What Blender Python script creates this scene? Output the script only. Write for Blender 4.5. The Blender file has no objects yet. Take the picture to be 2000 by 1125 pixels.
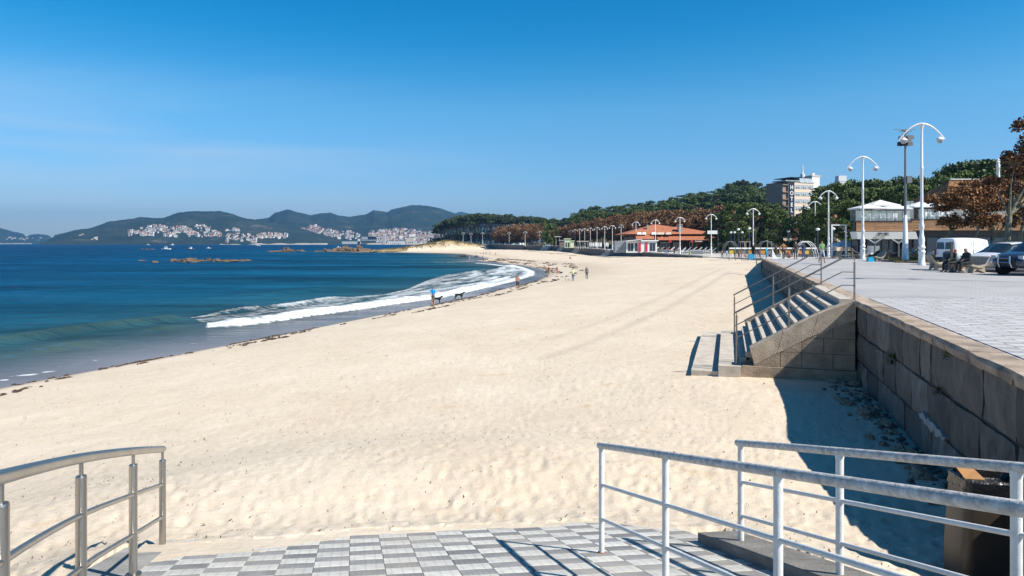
import bpy, math, random
import numpy as np
from mathutils import Vector, Matrix

sc = bpy.context.scene
col = sc.collection
R = math.radians
E = 6.2                      # eye height above the sea (metres)
FPX = 1333.0                 # focal length expressed for a 2000 px wide picture

# ------------------------------------------------------------------ camera
cam_d = bpy.data.cameras.new('camera')
cam_d.sensor_width = 36.0
cam_d.lens = 24.0
cam_d.shift_y = -0.04375
cam_d.clip_start = 0.1
cam_d.clip_end = 30000
cam = bpy.data.objects.new('camera', cam_d)
cam.location = (0, 0, E)
cam.rotation_euler = (R(90), 0, 0)
col.objects.link(cam)
sc.camera = cam

# ------------------------------------------------------------------ light
SUN_EL, SUN_AZ = 45.5, 121.5           # azimuth measured from +Y towards +X
sun_dir = Vector((math.sin(R(SUN_AZ)) * math.cos(R(SUN_EL)), math.cos(R(SUN_AZ)) * math.cos(R(SUN_EL)), math.sin(R(SUN_EL))))
sl = bpy.data.lights.new('sun', 'SUN')
sl.energy = 4.9
sl.angle = R(0.55)
sl.color = (1.0, 0.955, 0.88)
so = bpy.data.objects.new('sun', sl)
so.rotation_euler = sun_dir.to_track_quat('Z', 'Y').to_euler()
so.location = (0, 0, 50)
col.objects.link(so)

w = bpy.data.worlds.new('World')
sc.world = w
w.use_nodes = True
nt = w.node_tree
bg = nt.nodes['Background']
sky = nt.nodes.new('ShaderNodeTexSky')
sky.sky_type = 'NISHITA'
sky.sun_disc = False
sky.sun_elevation = R(SUN_EL)
sky.sun_rotation = R(SUN_AZ)
sky.altitude = 0
sky.air_density = 1.0
sky.dust_density = 0.3
sky.ozone_density = 4.0
hs = nt.nodes.new('ShaderNodeHueSaturation')
hs.inputs['Hue'].default_value = 0.5
hs.inputs['Saturation'].default_value = 1.28
hs.inputs['Value'].default_value = 1.0
nt.links.new(sky.outputs[0], hs.inputs['Color'])
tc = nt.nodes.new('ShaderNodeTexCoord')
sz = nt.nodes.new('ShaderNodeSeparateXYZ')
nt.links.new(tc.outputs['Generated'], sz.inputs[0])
el = nt.nodes.new('ShaderNodeValToRGB')          # the deep azure of this very clear day; unseen zenith dimmed to deepen shade
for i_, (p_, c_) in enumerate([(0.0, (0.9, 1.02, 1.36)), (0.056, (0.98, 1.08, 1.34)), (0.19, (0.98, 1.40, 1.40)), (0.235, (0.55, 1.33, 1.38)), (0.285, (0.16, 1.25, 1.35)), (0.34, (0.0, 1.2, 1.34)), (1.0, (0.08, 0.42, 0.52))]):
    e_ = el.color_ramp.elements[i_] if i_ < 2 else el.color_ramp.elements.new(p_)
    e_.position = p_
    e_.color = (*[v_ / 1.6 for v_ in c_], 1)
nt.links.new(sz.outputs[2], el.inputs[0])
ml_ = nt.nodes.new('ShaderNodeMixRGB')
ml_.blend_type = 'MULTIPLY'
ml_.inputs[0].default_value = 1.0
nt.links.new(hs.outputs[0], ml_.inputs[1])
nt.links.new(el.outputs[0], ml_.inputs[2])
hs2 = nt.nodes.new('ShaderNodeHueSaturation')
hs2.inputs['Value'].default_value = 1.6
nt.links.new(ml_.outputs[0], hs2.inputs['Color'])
# thin cirrus
mp = nt.nodes.new('ShaderNodeMapping')
mp.inputs['Rotation'].default_value = (0, R(-16), 0)
mp.inputs['Scale'].default_value = (1.3, 1.3, 13.0)
nz = nt.nodes.new('ShaderNodeTexNoise')
nz.inputs['Scale'].default_value = 1.7
nz.inputs['Detail'].default_value = 7
nz.inputs['Roughness'].default_value = 0.55
nz.inputs['Distortion'].default_value = 0.3
rp = nt.nodes.new('ShaderNodeValToRGB')
rp.color_ramp.elements[0].position = 0.42
rp.color_ramp.elements[0].color = (0, 0, 0, 1)
rp.color_ramp.elements[1].position = 0.78
rp.color_ramp.elements[1].color = (0.42, 0.42, 0.42, 1)
nt.links.new(tc.outputs['Generated'], mp.inputs[0])
nt.links.new(mp.outputs[0], nz.inputs['Vector'])
nt.links.new(nz.outputs[0], rp.inputs[0])
sx = nt.nodes.new('ShaderNodeSeparateXYZ')
nt.links.new(tc.outputs['Generated'], sx.inputs[0])
mr = nt.nodes.new('ShaderNodeMapRange')          # cirrus only over the western half of the sky
mr.inputs['From Min'].default_value = 0.05
mr.inputs['From Max'].default_value = -0.4
nt.links.new(sx.outputs[0], mr.inputs[0])
mm = nt.nodes.new('ShaderNodeMath')
mm.operation = 'MULTIPLY'
mh = nt.nodes.new('ShaderNodeMapRange')          # and only low down
mh.inputs['From Min'].default_value = 0.24
mh.inputs['From Max'].default_value = 0.1
nt.links.new(sx.outputs[2], mh.inputs[0])
mk_ = nt.nodes.new('ShaderNodeMath')
mk_.operation = 'MULTIPLY'
nt.links.new(mr.outputs[0], mk_.inputs[0])
nt.links.new(mh.outputs[0], mk_.inputs[1])
nt.links.new(rp.outputs[0], mm.inputs[0])
nt.links.new(mk_.outputs[0], mm.inputs[1])
mx = nt.nodes.new('ShaderNodeMixRGB')
mx.inputs[2].default_value = (7.0, 7.5, 8.2, 1)
nt.links.new(mm.outputs[0], mx.inputs[0])
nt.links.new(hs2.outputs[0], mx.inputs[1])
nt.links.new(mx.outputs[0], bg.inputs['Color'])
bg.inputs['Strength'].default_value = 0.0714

sc.view_settings.view_transform = 'Standard'
sc.view_settings.look = 'None'
sc.view_settings.gamma = 1
sc.view_settings.use_curve_mapping = False
sc.view_settings.exposure = 0.6
sc.render.engine = 'CYCLES'
sc.cycles.max_bounces = 6
sc.cycles.diffuse_bounces = 3
sc.cycles.glossy_bounces = 3
sc.cycles.transparent_max_bounces = 6
sc.cycles.volume_bounces = 0
sc.cycles.caustics_reflective = False
sc.cycles.caustics_refractive = False
sc.cycles.use_denoising = True

rnd = random.Random(11)
nrs = np.random.RandomState(5)

# ------------------------------------------------------------------ materials
_mats = {}
def nodes(m):
    m.use_nodes = True
    t = m.node_tree
    return t, t.nodes['Principled BSDF']

def mat(name, c, rough=0.7, metal=0.0, var=0.12, scale=3.0, bump=0.0, bscale=20.0, spec=0.5, stretch=None, objrand=0.0, c2=None, detail=5, coords='Object', bdist=0.02):
    """procedural colour with noise variation and optional bump"""
    if name in _mats:
        return _mats[name]
    m = bpy.data.materials.new(name)
    t, b = nodes(m)
    b.inputs['Roughness'].default_value = rough
    b.inputs['Metallic'].default_value = metal
    b.inputs['Specular IOR Level'].default_value = spec
    co = t.nodes.new('ShaderNodeTexCoord')
    mpn = t.nodes.new('ShaderNodeMapping')
    if stretch:
        mpn.inputs['Scale'].default_value = stretch
    t.links.new(co.outputs[coords], mpn.inputs[0])
    n = t.nodes.new('ShaderNodeTexNoise')
    n.inputs['Scale'].default_value = scale
    n.inputs['Detail'].default_value = detail
    n.inputs['Roughness'].default_value = 0.6
    t.links.new(mpn.outputs[0], n.inputs['Vector'])
    r = t.nodes.new('ShaderNodeValToRGB')
    r.color_ramp.elements[0].position = 0.3
    r.color_ramp.elements[1].position = 0.7
    lo = [max(0, x * (1 - var)) for x in c]
    hi = [min(1, x * (1 + var)) for x in (c2 or c)]
    r.color_ramp.elements[0].color = (*lo, 1)
    r.color_ramp.elements[1].color = (*hi, 1)
    t.links.new(n.outputs[0], r.inputs[0])
    out = r.outputs[0]
    if objrand:
        oi = t.nodes.new('ShaderNodeObjectInfo')
        h = t.nodes.new('ShaderNodeHueSaturation')
        mv = t.nodes.new('ShaderNodeMapRange')
        mv.inputs['To Min'].default_value = 1 - objrand
        mv.inputs['To Max'].default_value = 1 + objrand
        t.links.new(oi.outputs['Random'], mv.inputs[0])
        t.links.new(mv.outputs[0], h.inputs['Value'])
        t.links.new(out, h.inputs['Color'])
        out = h.outputs[0]
    t.links.new(out, b.inputs['Base Color'])
    if bump:
        n2 = t.nodes.new('ShaderNodeTexNoise')
        n2.inputs['Scale'].default_value = bscale
        n2.inputs['Detail'].default_value = 6
        t.links.new(mpn.outputs[0], n2.inputs['Vector'])
        bp = t.nodes.new('ShaderNodeBump')
        bp.inputs['Strength'].default_value = bump
        bp.inputs['Distance'].default_value = bdist
        t.links.new(n2.outputs[0], bp.inputs['Height'])
        t.links.new(bp.outputs[0], b.inputs['Normal'])
    _mats[name] = m
    return m

def cloth(c):
    key = 'cloth_%02x%02x%02x' % tuple(int(max(0, min(1, x)) * 255) for x in c)
    return mat(key, c, 0.85, var=0.12, scale=9)

def leafmat(name, c, c2, objrand=0.2, trans=0.25, scale=0.5):
    if name in _mats:
        return _mats[name]
    m = mat(name, c, 0.6, var=0.3, scale=scale, objrand=objrand, c2=c2, detail=3, spec=0.25)
    return m

# ------------------------------------------------------------------ mesh helpers
class MB:
    def __init__(s):
        s.v, s.f, s.m = [], [], []
    def add(s, vs, fs, mi=0):
        o = len(s.v)
        s.v += [tuple(p) for p in vs]
        s.f += [tuple(i + o for i in f) for f in fs]
        s.m += [mi] * len(fs)
        return s
    def box(s, x0, x1, y0, y1, z0, z1, mi=0):
        return s.add([(x0, y0, z0), (x1, y0, z0), (x1, y1, z0), (x0, y1, z0), (x0, y0, z1), (x1, y0, z1), (x1, y1, z1), (x0, y1, z1)],
                     [(0, 3, 2, 1), (4, 5, 6, 7), (0, 1, 5, 4), (1, 2, 6, 5), (2, 3, 7, 6), (3, 0, 4, 7)], mi)
    def hexa(s, p, mi=0):      # 8 points, bottom ring then top ring, counter-clockwise
        return s.add(p, [(0, 3, 2, 1), (4, 5, 6, 7), (0, 1, 5, 4), (1, 2, 6, 5), (2, 3, 7, 6), (3, 0, 4, 7)], mi)
    def prism(s, poly, z0, z1, mi=0):      # poly in xy; z0/z1 number or list
        n = len(poly)
        a = z0 if isinstance(z0, (list, tuple)) else [z0] * n
        b = z1 if isinstance(z1, (list, tuple)) else [z1] * n
        vs = [(x, y, a[i]) for i, (x, y) in enumerate(poly)] + [(x, y, b[i]) for i, (x, y) in enumerate(poly)]
        fs = [tuple(range(n - 1, -1, -1)), tuple(range(n, 2 * n))] + [(i, (i + 1) % n, n + (i + 1) % n, n + i) for i in range(n)]
        return s.add(vs, fs, mi)
    def tube(s, pts, r, n=8, mi=0, caps=True):
        pts = [Vector(p) for p in pts]
        rs = r if isinstance(r, (list, tuple)) else [r] * len(pts)
        rings = []
        up = None
        for i, p in enumerate(pts):
            a = pts[max(i - 1, 0)]
            b = pts[min(i + 1, len(pts) - 1)]
            d = (b - a).normalized()
            if up is None:
                up = Vector((0, 0, 1)) if abs(d.z) < 0.9 else Vector((1, 0, 0))
            x = d.cross(up).normalized()
            y = x.cross(d).normalized()
            up = y
            rings.append([p + (x * math.cos(2 * math.pi * k / n) + y * math.sin(2 * math.pi * k / n)) * rs[i] for k in range(n)])
        vs = [q for ring in rings for q in ring]
        fs = []
        for i in range(len(pts) - 1):
            for k in range(n):
                k2 = (k + 1) % n
                fs.append((i * n + k, i * n + k2, (i + 1) * n + k2, (i + 1) * n + k))
        if caps:
            fs.append(tuple(range(n - 1, -1, -1)))
            fs.append(tuple((len(pts) - 1) * n + k for k in range(n)))
        return s.add(vs, fs, mi)
    def lathe(s, prof, n=12, c=(0, 0, 0), mi=0):
        vs, fs = [], []
        for r, z in prof:
            for k in range(n):
                a = 2 * math.pi * k / n
                vs.append((c[0] + r * math.cos(a), c[1] + r * math.sin(a), c[2] + z))
        for i in range(len(prof) - 1):
            for k in range(n):
                k2 = (k + 1) % n
                fs.append((i * n + k, i * n + k2, (i + 1) * n + k2, (i + 1) * n + k))
        fs.append(tuple(range(n - 1, -1, -1)))
        fs.append(tuple((len(prof) - 1) * n + k for k in range(n)))
        return s.add(vs, fs, mi)
    def sphere(s, c, r, n=8, m=6, mi=0, sz=1.0):
        prof = [(max(1e-4, r * math.sin(math.pi * i / m)), -r * sz * math.cos(math.pi * i / m)) for i in range(m + 1)]
        return s.lathe(prof, n, c, mi)
    def build(s, name, mats, parent=None, smooth=False, loc=(0, 0, 0), rotz=0.0):
        me = bpy.data.meshes.new(name)
        me.from_pydata(s.v, [], s.f)
        for m in (mats if isinstance(mats, (list, tuple)) else [mats]):
            me.materials.append(m)
        if any(s.m):
            me.polygons.foreach_set('material_index', s.m)
        if smooth:
            me.polygons.foreach_set('use_smooth', [True] * len(me.polygons))
            me.set_sharp_from_angle(angle=R(55))
        me.update()
        return link(name, me, parent, loc, rotz)

def link(name, me, parent=None, loc=(0, 0, 0), rotz=0.0):
    o = bpy.data.objects.new(name, me)
    col.objects.link(o)
    o.location = loc
    o.rotation_euler = (0, 0, rotz)
    if parent:
        o.parent = parent
    return o

def np_mesh(name, V, F, mats, smooth=False, mi=None):
    """V (n,3), F (m,k) arrays -> mesh"""
    V = np.asarray(V, dtype=np.float32)
    F = np.asarray(F, dtype=np.int32)
    me = bpy.data.meshes.new(name)
    me.vertices.add(len(V))
    me.vertices.foreach_set('co', V.ravel())
    k = F.shape[1]
    me.loops.add(F.size)
    me.loops.foreach_set('vertex_index', F.ravel())
    me.polygons.add(len(F))
    me.polygons.foreach_set('loop_start', np.arange(0, F.size, k, dtype=np.int32))
    me.polygons.foreach_set('loop_total', np.full(len(F), k, dtype=np.int32))
    for m in (mats if isinstance(mats, (list, tuple)) else [mats]):
        me.materials.append(m)
    if mi is not None:
        me.polygons.foreach_set('material_index', np.asarray(mi, dtype=np.int32))
    me.polygons.foreach_set('use_smooth', np.full(len(F), bool(smooth)))
    me.update(calc_edges=True)
    me.validate()
    return me

def tag(o, label=None, cat=None, group=None, kind=None):
    if label:
        o['label'] = label
    if cat:
        o['category'] = cat
    if group:
        o['group'] = group
    if kind:
        o['kind'] = kind
    return o

def thing(name, label, cat, loc=(0, 0, 0), rotz=0.0, group=None):
    o = bpy.data.objects.new(name, None)
    o.empty_display_size = 0.3
    col.objects.link(o)
    o.location = loc
    o.rotation_euler = (0, 0, rotz)
    return tag(o, label, cat, group)

KIDS = {}
def dup(root, loc, rotz=0.0, label=None, group=None, scale=None):
    r = root.copy()
    col.objects.link(r)
    r.location = loc
    r.rotation_euler = (0, 0, rotz)
    if scale is not None:
        r.scale = scale if isinstance(scale, (tuple, list)) else (scale,) * 3
    if label:
        r['label'] = label
    if group:
        r['group'] = group
    for ch in list(root.children):
        c = ch.copy()
        col.objects.link(c)
        c.parent = r
        for g in list(ch.children):
            d = g.copy()
            col.objects.link(d)
            d.parent = c
    return r

def at(px, py, z):
    """world point on the level z seen at photo pixel (px,py); z is height above the sea"""
    Y = FPX * (E - z) / (py - 475.0)
    return Vector(((px - 1000.0) / FPX * Y, Y, z))
def atY(px, py, Y):
    return Vector(((px - 1000.0) / FPX * Y, Y, E - (py - 475.0) / FPX * Y))

# ------------------------------------------------------------------ numpy noise
_perm = nrs.rand(256, 256)
def vnoise(x, y):
    xi = np.floor(x).astype(int)
    yi = np.floor(y).astype(int)
    fx = x - xi
    fy = y - yi
    fx = fx * fx * (3 - 2 * fx)
    fy = fy * fy * (3 - 2 * fy)
    g = lambda a, b: _perm[a & 255, b & 255]
    return (g(xi, yi) * (1 - fx) + g(xi + 1, yi) * fx) * (1 - fy) + (g(xi, yi + 1) * (1 - fx) + g(xi + 1, yi + 1) * fx) * fy - 0.5
def fbm(x, y, o=4):
    s, a = 0, 1.0
    for i in range(o):
        s = s + a * vnoise(x * 2 ** i + 17.3 * i, y * 2 ** i + 9.1 * i)
        a *= 0.5
    return s
def smooth(t):
    t = np.clip(t, 0, 1)
    return t * t * (3 - 2 * t)
def pdist(x, y, poly, vals=None):
    """distance to a polyline, and the value interpolated along it"""
    best = np.full(x.shape, 1e18)
    bv = np.zeros(x.shape)
    bs = np.zeros(x.shape)
    L = 0.0
    for i in range(len(poly) - 1):
        ax, ay = poly[i]
        bx, by = poly[i + 1]
        dx, dy = bx - ax, by - ay
        l2 = dx * dx + dy * dy
        t = np.clip(((x - ax) * dx + (y - ay) * dy) / l2, 0, 1)
        d2 = (x - ax - t * dx) ** 2 + (y - ay - t * dy) ** 2
        m = d2 < best
        best = np.where(m, d2, best)
        bs = np.where(m, L + t * math.sqrt(l2), bs)
        if vals is not None:
            bv = np.where(m, vals[i] * (1 - t) + vals[i + 1] * t, bv)
        L += math.sqrt(l2)
    return np.sqrt(best), bv, bs
def inside(x, y, poly):
    c = np.zeros(x.shape, dtype=bool)
    n = len(poly)
    for i in range(n):
        x1, y1 = poly[i]
        x2, y2 = poly[(i + 1) % n]
        if y1 == y2:
            continue
        cond = ((y1 > y) != (y2 > y)) & (x < (x2 - x1) * (y - y1) / (y2 - y1) + x1)
        c ^= cond
    return c

# ------------------------------------------------------------------ the lie of the land
_sh_px = [(0, 760), (100, 741), (200, 722), (300, 704), (400, 684), (500, 665), (600, 645), (700, 625), (780, 609), (846, 597), (908, 584), (980, 566), (1040, 552),
          (1062, 543), (1069, 535), (1058, 526), (1020, 518.5), (985, 514.5), (930, 509), (955, 504), (925, 499), (900, 495.5), (840, 494), (790, 493)]
SHORE = [(-42.0, -60.0), (-33.0, -10.0), (-27.5, 12.0)] + [tuple(at(a, b, 0)[:2]) for a, b in _sh_px] + [(-112, 480), (-108, 520), (-90, 600), (-70, 760), (20, 1000), (300, 1300)]
LAND = SHORE + [(2600, 1300), (2600, -60)]
WALL = [(0.3, -10), (6.6, 10), (7.41, 12.5), (9.78, 20), (16.1, 40), (25.3, 69.3), (44.9, 121), (41.2, 143), (40.0, 200), (37, 297), (27.5, 390), (10, 450), (-21, 560), (-43, 600), (-60, 640)]
WALLZ = [2.9, 2.65, 2.42, 2.5, 2.8, 3.05, 3.12, 3.2, 2.3, 0.75, 1.8, 1.8, 1.3, 1.4, 2.5]
PROM = WALL + [(-60, 1250), (2500, 1250), (2500, -10)]
def zprom(Y):
    return np.interp(Y, [0, 69, 69.5, 103, 123, 140, 200, 297, 390, 450, 600, 700], [4.65, 4.65, 4.45, 4.15, 3.5, 3.25, 3.35, 3.6, 4.6, 4.8, 5.3, 5.3])
DUNE = [(-100, 492), (-85, 505), (-66, 520), (-51, 530), (-40, 535), (-28, 548)]
DUNEZ = [0.8, 2.2, 5.4, 8.4, 7.2, 5.0]
# ramp frame: u runs down the slope, v across it
RP = np.array([0.834, 6.35, E - 2.88])
RU = np.array([-0.2266, 0.974])
RV = np.array([0.974, 0.2266])
def ramp_uv(x, y):
    dx, dy = x - RP[0], y - RP[1]
    return dx * RU[0] + dy * RU[1], dx * RV[0] + dy * RV[1]
def ramp_z(u, v):
    return RP[2] - 0.2346 * u - 0.05 * v
def ramp_pt(u, v, dz=0.0):
    return Vector((RP[0] + RU[0] * u + RV[0] * v, RP[1] + RU[1] * u + RV[1] * v, ramp_z(u, v) + dz))
def ramp_end(v):
    return 1.62 - 0.38 * smooth((-1.9 - v) / 2.0) + 0.05 * np.sin(v * 5.0) - 0.75 * smooth((v - 0.55) / 0.9)
def zhill(x, y):
    px = 1000 + FPX * x / np.maximum(y, 1.0)
    g = np.interp(px, [850, 1000, 1080, 1140, 1300, 1400, 1450, 1500, 1560, 1700, 1900, 2300], [0, 0, 3, 10, 17, 25, 32, 30, 24, 22, 24, 24])
    return g * smooth((y - 300) / 230)
def zbase(x, y):
    x = np.asarray(x, dtype=float)
    y = np.asarray(y, dtype=float)
    ins = inside(x, y, LAND)
    ds, _, s = pdist(x, y, SHORE)
    dw, zw, _ = pdist(x, y, WALL, WALLZ)
    pr = inside(x, y, PROM)
    r = np.sqrt(x * x + y * y)
    t = ds / (ds + dw + 1e-6)
    zb = zw * np.power(np.clip(t, 1e-6, 1), 0.72)
    set0 = np.maximum(1.2, 0.02 * r)
    rise = smooth((dw - set0) / np.maximum(0.8, 0.02 * r))
    zl = zprom(y) - 0.35 + zhill(x, y)
    z = np.where(pr, zw * (1 - rise) + zl * rise, zb)
    dd, dz, _ = pdist(x, y, DUNE, DUNEZ)
    z = np.maximum(z, np.where(ins, dz * np.exp(-(dd / 16.0) ** 2), z))
    z = np.where(ins, z, np.maximum(-0.035 * ds - 0.02, -5.0))
    return z, ds, dw, ins, pr, s
CTRL = []
CTRL += [(-8.0, 6.0, 3.0), (-7.0, 2.5, 3.05)]
CTRL += [(4.64, 10.3, E - 3.6), (2.2, 9.6, E - 3.42), (5.2, 19.6, E - 3.79), (9.0, 17.3, E - 3.72), (4.46, 6.4, E - 3.3), (4.2, 4.0, E - 3.2), (-1.0, 10.5, E - 3.35), (-5, 9.5, E - 3.4), (6.0, 15.0, E - 3.72)]
_c = np.array(CTRL)
_zb = zbase(_c[:, 0], _c[:, 1])[0]
_K = np.exp(-((_c[:, None, 0] - _c[None, :, 0]) ** 2 + (_c[:, None, 1] - _c[None, :, 1]) ** 2) / (2 * 2.6 ** 2)) + 0.02 * np.eye(len(_c))
_wt = np.linalg.solve(_K, _c[:, 2] - _zb)
def ground(x, y, clip_ramp=True):
    z, ds, dw, ins, pr, s = zbase(x, y)
    x = np.asarray(x, dtype=float)
    y = np.asarray(y, dtype=float)
    for (cx, cy, cz), k in zip(CTRL, _wt):
        z = z + np.where(pr & (dw > 1.0), 0, 1) * k * np.exp(-((x - cx) ** 2 + (y - cy) ** 2) / (2 * 2.6 ** 2))
    if clip_ramp:
        u, v = ramp_uv(x, y)
        ue = ramp_end(v)
        do = np.sqrt(np.maximum(u - ue, 0) ** 2 + np.maximum(np.maximum(v - 1.78, -4.45 - v), 0) ** 2)
        k = np.exp(-(do / 1.3) ** 2)
        tgt = np.minimum(ramp_z(u, v) + 0.015, 3.42)
        z = np.where(pr & (dw > 1.0), z, z * (1 - k) + tgt * k)
        z = np.where((do <= 0), np.minimum(z, ramp_z(u, v) - 0.22), z)
    return z, ds, dw, ins, pr, s
def gz(x, y):
    return float(ground(np.array([x]), np.array([y]))[0][0])
def hit(px, py, y0=5.0, y1=900.0):
    """march the sight line of a photo pixel to the beach"""
    Y = np.geomspace(y0, y1, 1500)
    X = (px - 1000.0) / FPX * Y
    Z = E - (py - 475.0) / FPX * Y
    g = ground(X, Y)[0]
    g = np.maximum(g, -0.02)
    i = np.argmax(Z < g)
    return Vector((X[i], Y[i], max(g[i], 0.0)))
# ------------------------------------------------------------------ ground sheet
def fan(a_in, a_out, radii):
    A = np.radians(np.array(a_in))
    Rr = np.array(radii)
    aa, rr = np.meshgrid(A, Rr)
    return np.sin(aa) * rr, np.cos(aa) * rr
def grid_faces(nr, na, wrap=False):
    i, j = np.meshgrid(np.arange(nr - 1), np.arange(na if wrap else na - 1), indexing='ij')
    j2 = (j + 1) % na
    return np.stack([i * na + j, i * na + j2, (i + 1) * na + j2, (i + 1) * na + j], axis=-1).reshape(-1, 4)

ang = list(np.arange(-180, -46, 3.0)) + list(np.arange(-46, 46, 0.17)) + list(np.arange(46, 180, 3.0))
rad = [0.05, 0.7, 1.4, 2.1, 2.6] + list(np.geomspace(3.0, 1300, 470)) + [1500, 2000, 2600]
X, Y = fan(ang, None, rad)
Z, ds, dw, ins, pr, ss = ground(X, Y)
rr = np.sqrt(X * X + Y * Y)
# dunes of trodden sand: undulation, churned surface, footprints
dry = smooth((ds - 5.0) / 6.0) * ins * np.where(pr, 0, 1)
und = 0.04 * fbm(X / 3.1, Y / 3.1, 3) + 0.02 * fbm(X / 0.7 + 40, Y / 0.7, 2)
fine = 0.022 * fbm(X / 0.22 + 9, Y / 0.22 + 3, 2)
def dents(x, y, cell, rad_, depth):
    out = np.zeros(x.shape)
    cx, cy = np.floor(x / cell).astype(int), np.floor(y / cell).astype(int)
    for i in (-1, 0, 1):
        for j in (-1, 0, 1):
            a, b = cx + i, cy + j
            h1 = _perm[a & 255, b & 255]
            h2 = _perm[(a + 57) & 255, (b + 91) & 255]
            h3 = _perm[(a + 11) & 255, (b + 191) & 255]
            an = h3 * 3.14
            dx = x - (a + h1) * cell
            dy = y - (b + h2) * cell
            ux = dx * np.cos(an) + dy * np.sin(an)
            uy = -dx * np.sin(an) + dy * np.cos(an)
            d2 = (ux / (rad_ * 1.7)) ** 2 + (uy / rad_) ** 2
            out += np.where(h3 > 0.25, 1, 0) * (-depth * np.exp(-d2) + depth * 0.45 * np.exp(-(np.sqrt(d2) - 1.5) ** 2 * 3))
    return out
m = rr < 45
dn = np.zeros(X.shape)
dn[m] = dents(X[m], Y[m], 0.27, 0.055, 0.022) + dents(X[m] + 5, Y[m], 0.5, 0.085, 0.03) * 0.8
dn *= smooth((45 - rr) / 30) * (0.45 + 1.1 * np.clip(fbm(X / 2.5, Y / 2.5 + 70, 2) + 0.5, 0, 1))
tr1 = [tuple(hit(a, b)[:2]) for a, b in [(1060, 700), (1180, 655), (1300, 602), (1380, 557), (1425, 530)]]
tr2 = [tuple(hit(a, b)[:2]) for a, b in [(1060, 664), (1180, 626), (1300, 576), (1362, 546), (1412, 523)]]
d1 = pdist(X, Y, tr1)[0]
d2 = pdist(X, Y, tr2)[0]
trk = np.exp(-(np.abs(np.abs(d1) - 0.0) / 0.35) ** 2) + np.exp(-(d2 / 0.35) ** 2) * 0.8
Z = Z + dry * (0.42 + 0.5 * smooth((17 - rr) / 9)) * (und * (1 + rr / 60) + fine * smooth((20 - rr) / 15) + dn - 0.05 * trk)
keep = (Z > -1.6)
F = grid_faces(len(rad), len(ang), wrap=True)
kf = keep.ravel()[F].any(axis=1)
F = F[kf]

def sand_material():
    m = bpy.data.materials.new('sand')
    t, b = nodes(m)
    L = t.links.new
    N = t.nodes.new
    co = N('ShaderNodeTexCoord')
    def noise(scale, detail=5, rough=0.6, vec=None):
        n = N('ShaderNodeTexNoise')
        n.inputs['Scale'].default_value = scale
        n.inputs['Detail'].default_value = detail
        n.inputs['Roughness'].default_value = rough
        L(vec or co.outputs['Object'], n.inputs['Vector'])
        return n
    def ramp(inp, stops):
        r = N('ShaderNodeValToRGB')
        for i, (p, c) in enumerate(stops):
            e = r.color_ramp.elements[i] if i < 2 else r.color_ramp.elements.new(p)
            e.position = p
            e.color = (*c, 1)
        L(inp, r.inputs[0])
        return r
    def mix(f, a, c, bl='MIX'):
        x = N('ShaderNodeMixRGB')
        x.blend_type = bl
        if isinstance(f, float):
            x.inputs[0].default_value = f
        else:
            L(f, x.inputs[0])
        for s, v in ((1, a), (2, c)):
            if isinstance(v, tuple):
                x.inputs[s].default_value = (*v, 1)
            else:
                L(v, x.inputs[s])
        return x
    def attr(name):
        a = N('ShaderNodeAttribute')
        a.attribute_name = name
        return a.outputs['Fac']
    big = ramp(noise(0.25, 4).outputs[0], [(0.3, (0.62, 0.51, 0.385)), (0.7, (0.70, 0.595, 0.465))])
    med = ramp(noise(3.0, 6, 0.7).outputs[0], [(0.25, (0.78, 0.75, 0.7)), (0.65, (1, 1, 1))])
    c = mix(0.55, big.outputs[0], med.outputs[0], 'MULTIPLY')
    fine_ = ramp(noise(45.0, 4, 0.75).outputs[0], [(0.22, (0.45, 0.4, 0.35)), (0.42, (1, 1, 1))])
    c = mix(0.45, c.outputs[0], fine_.outputs[0], 'MULTIPLY')
    # faint yellow-brown stains and drift lines
    st = ramp(noise(0.9, 6, 0.7).outputs[0], [(0.62, (1, 1, 1)), (0.74, (0.84, 0.72, 0.55))])
    c = mix(0.8, c.outputs[0], st.outputs[0], 'MULTIPLY')
    c = mix(attr('track'), c.outputs[0], (0.47, 0.38, 0.29))
    # wet sand
    c = mix(attr('wet'), c.outputs[0], (0.2, 0.155, 0.12))
    damp = mix(attr('damp'), c.outputs[0], (0.44, 0.335, 0.24))
    inl = ramp(noise(0.3, 6, 0.7).outputs[0], [(0.35, (0.05, 0.055, 0.025)), (0.65, (0.12, 0.095, 0.055))])
    c = mix(attr('inland'), damp.outputs[0], inl.outputs[0])
    dg = ramp(noise(0.18, 5, 0.7).outputs[0], [(0.4, (0.23, 0.16, 0.06)), (0.6, (0.4, 0.29, 0.14))])
    c = mix(attr('dunegrass'), c.outputs[0], dg.outputs[0])
    L(c.outputs[0], b.inputs['Base Color'])
    rg = N('ShaderNodeMapRange')
    rg.inputs['To Min'].default_value = 0.95
    rg.inputs['To Max'].default_value = 0.12
    L(attr('wet'), rg.inputs[0])
    L(rg.outputs[0], b.inputs['Roughness'])
    b.inputs['Specular IOR Level'].default_value = 0.3
    n3 = noise(7.0, 8, 0.7)
    n4 = noise(0.8, 4, 0.5)
    ad = N('ShaderNodeMath')
    ad.operation = 'MULTIPLY_ADD'
    L(n4.outputs[0], ad.inputs[0])
    ad.inputs[1].default_value = 2.5
    L(n3.outputs[0], ad.inputs[2])
    bp = N('ShaderNodeBump')
    bp.inputs['Distance'].default_value = 0.05
    sb = N('ShaderNodeMapRange')
    sb.inputs['To Min'].default_value = 0.6
    sb.inputs['To Max'].default_value = 0.04
    L(attr('wet'), sb.inputs[0])
    L(sb.outputs[0], bp.inputs['Strength'])
    L(ad.outputs[0], bp.inputs['Height'])
    L(bp.outputs[0], b.inputs['Normal'])
    return m
M_sand = sand_material()
me = np_mesh('beach_ground', np.stack([X, Y, Z], -1).reshape(-1, 3), F, M_sand, smooth=True)
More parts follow.
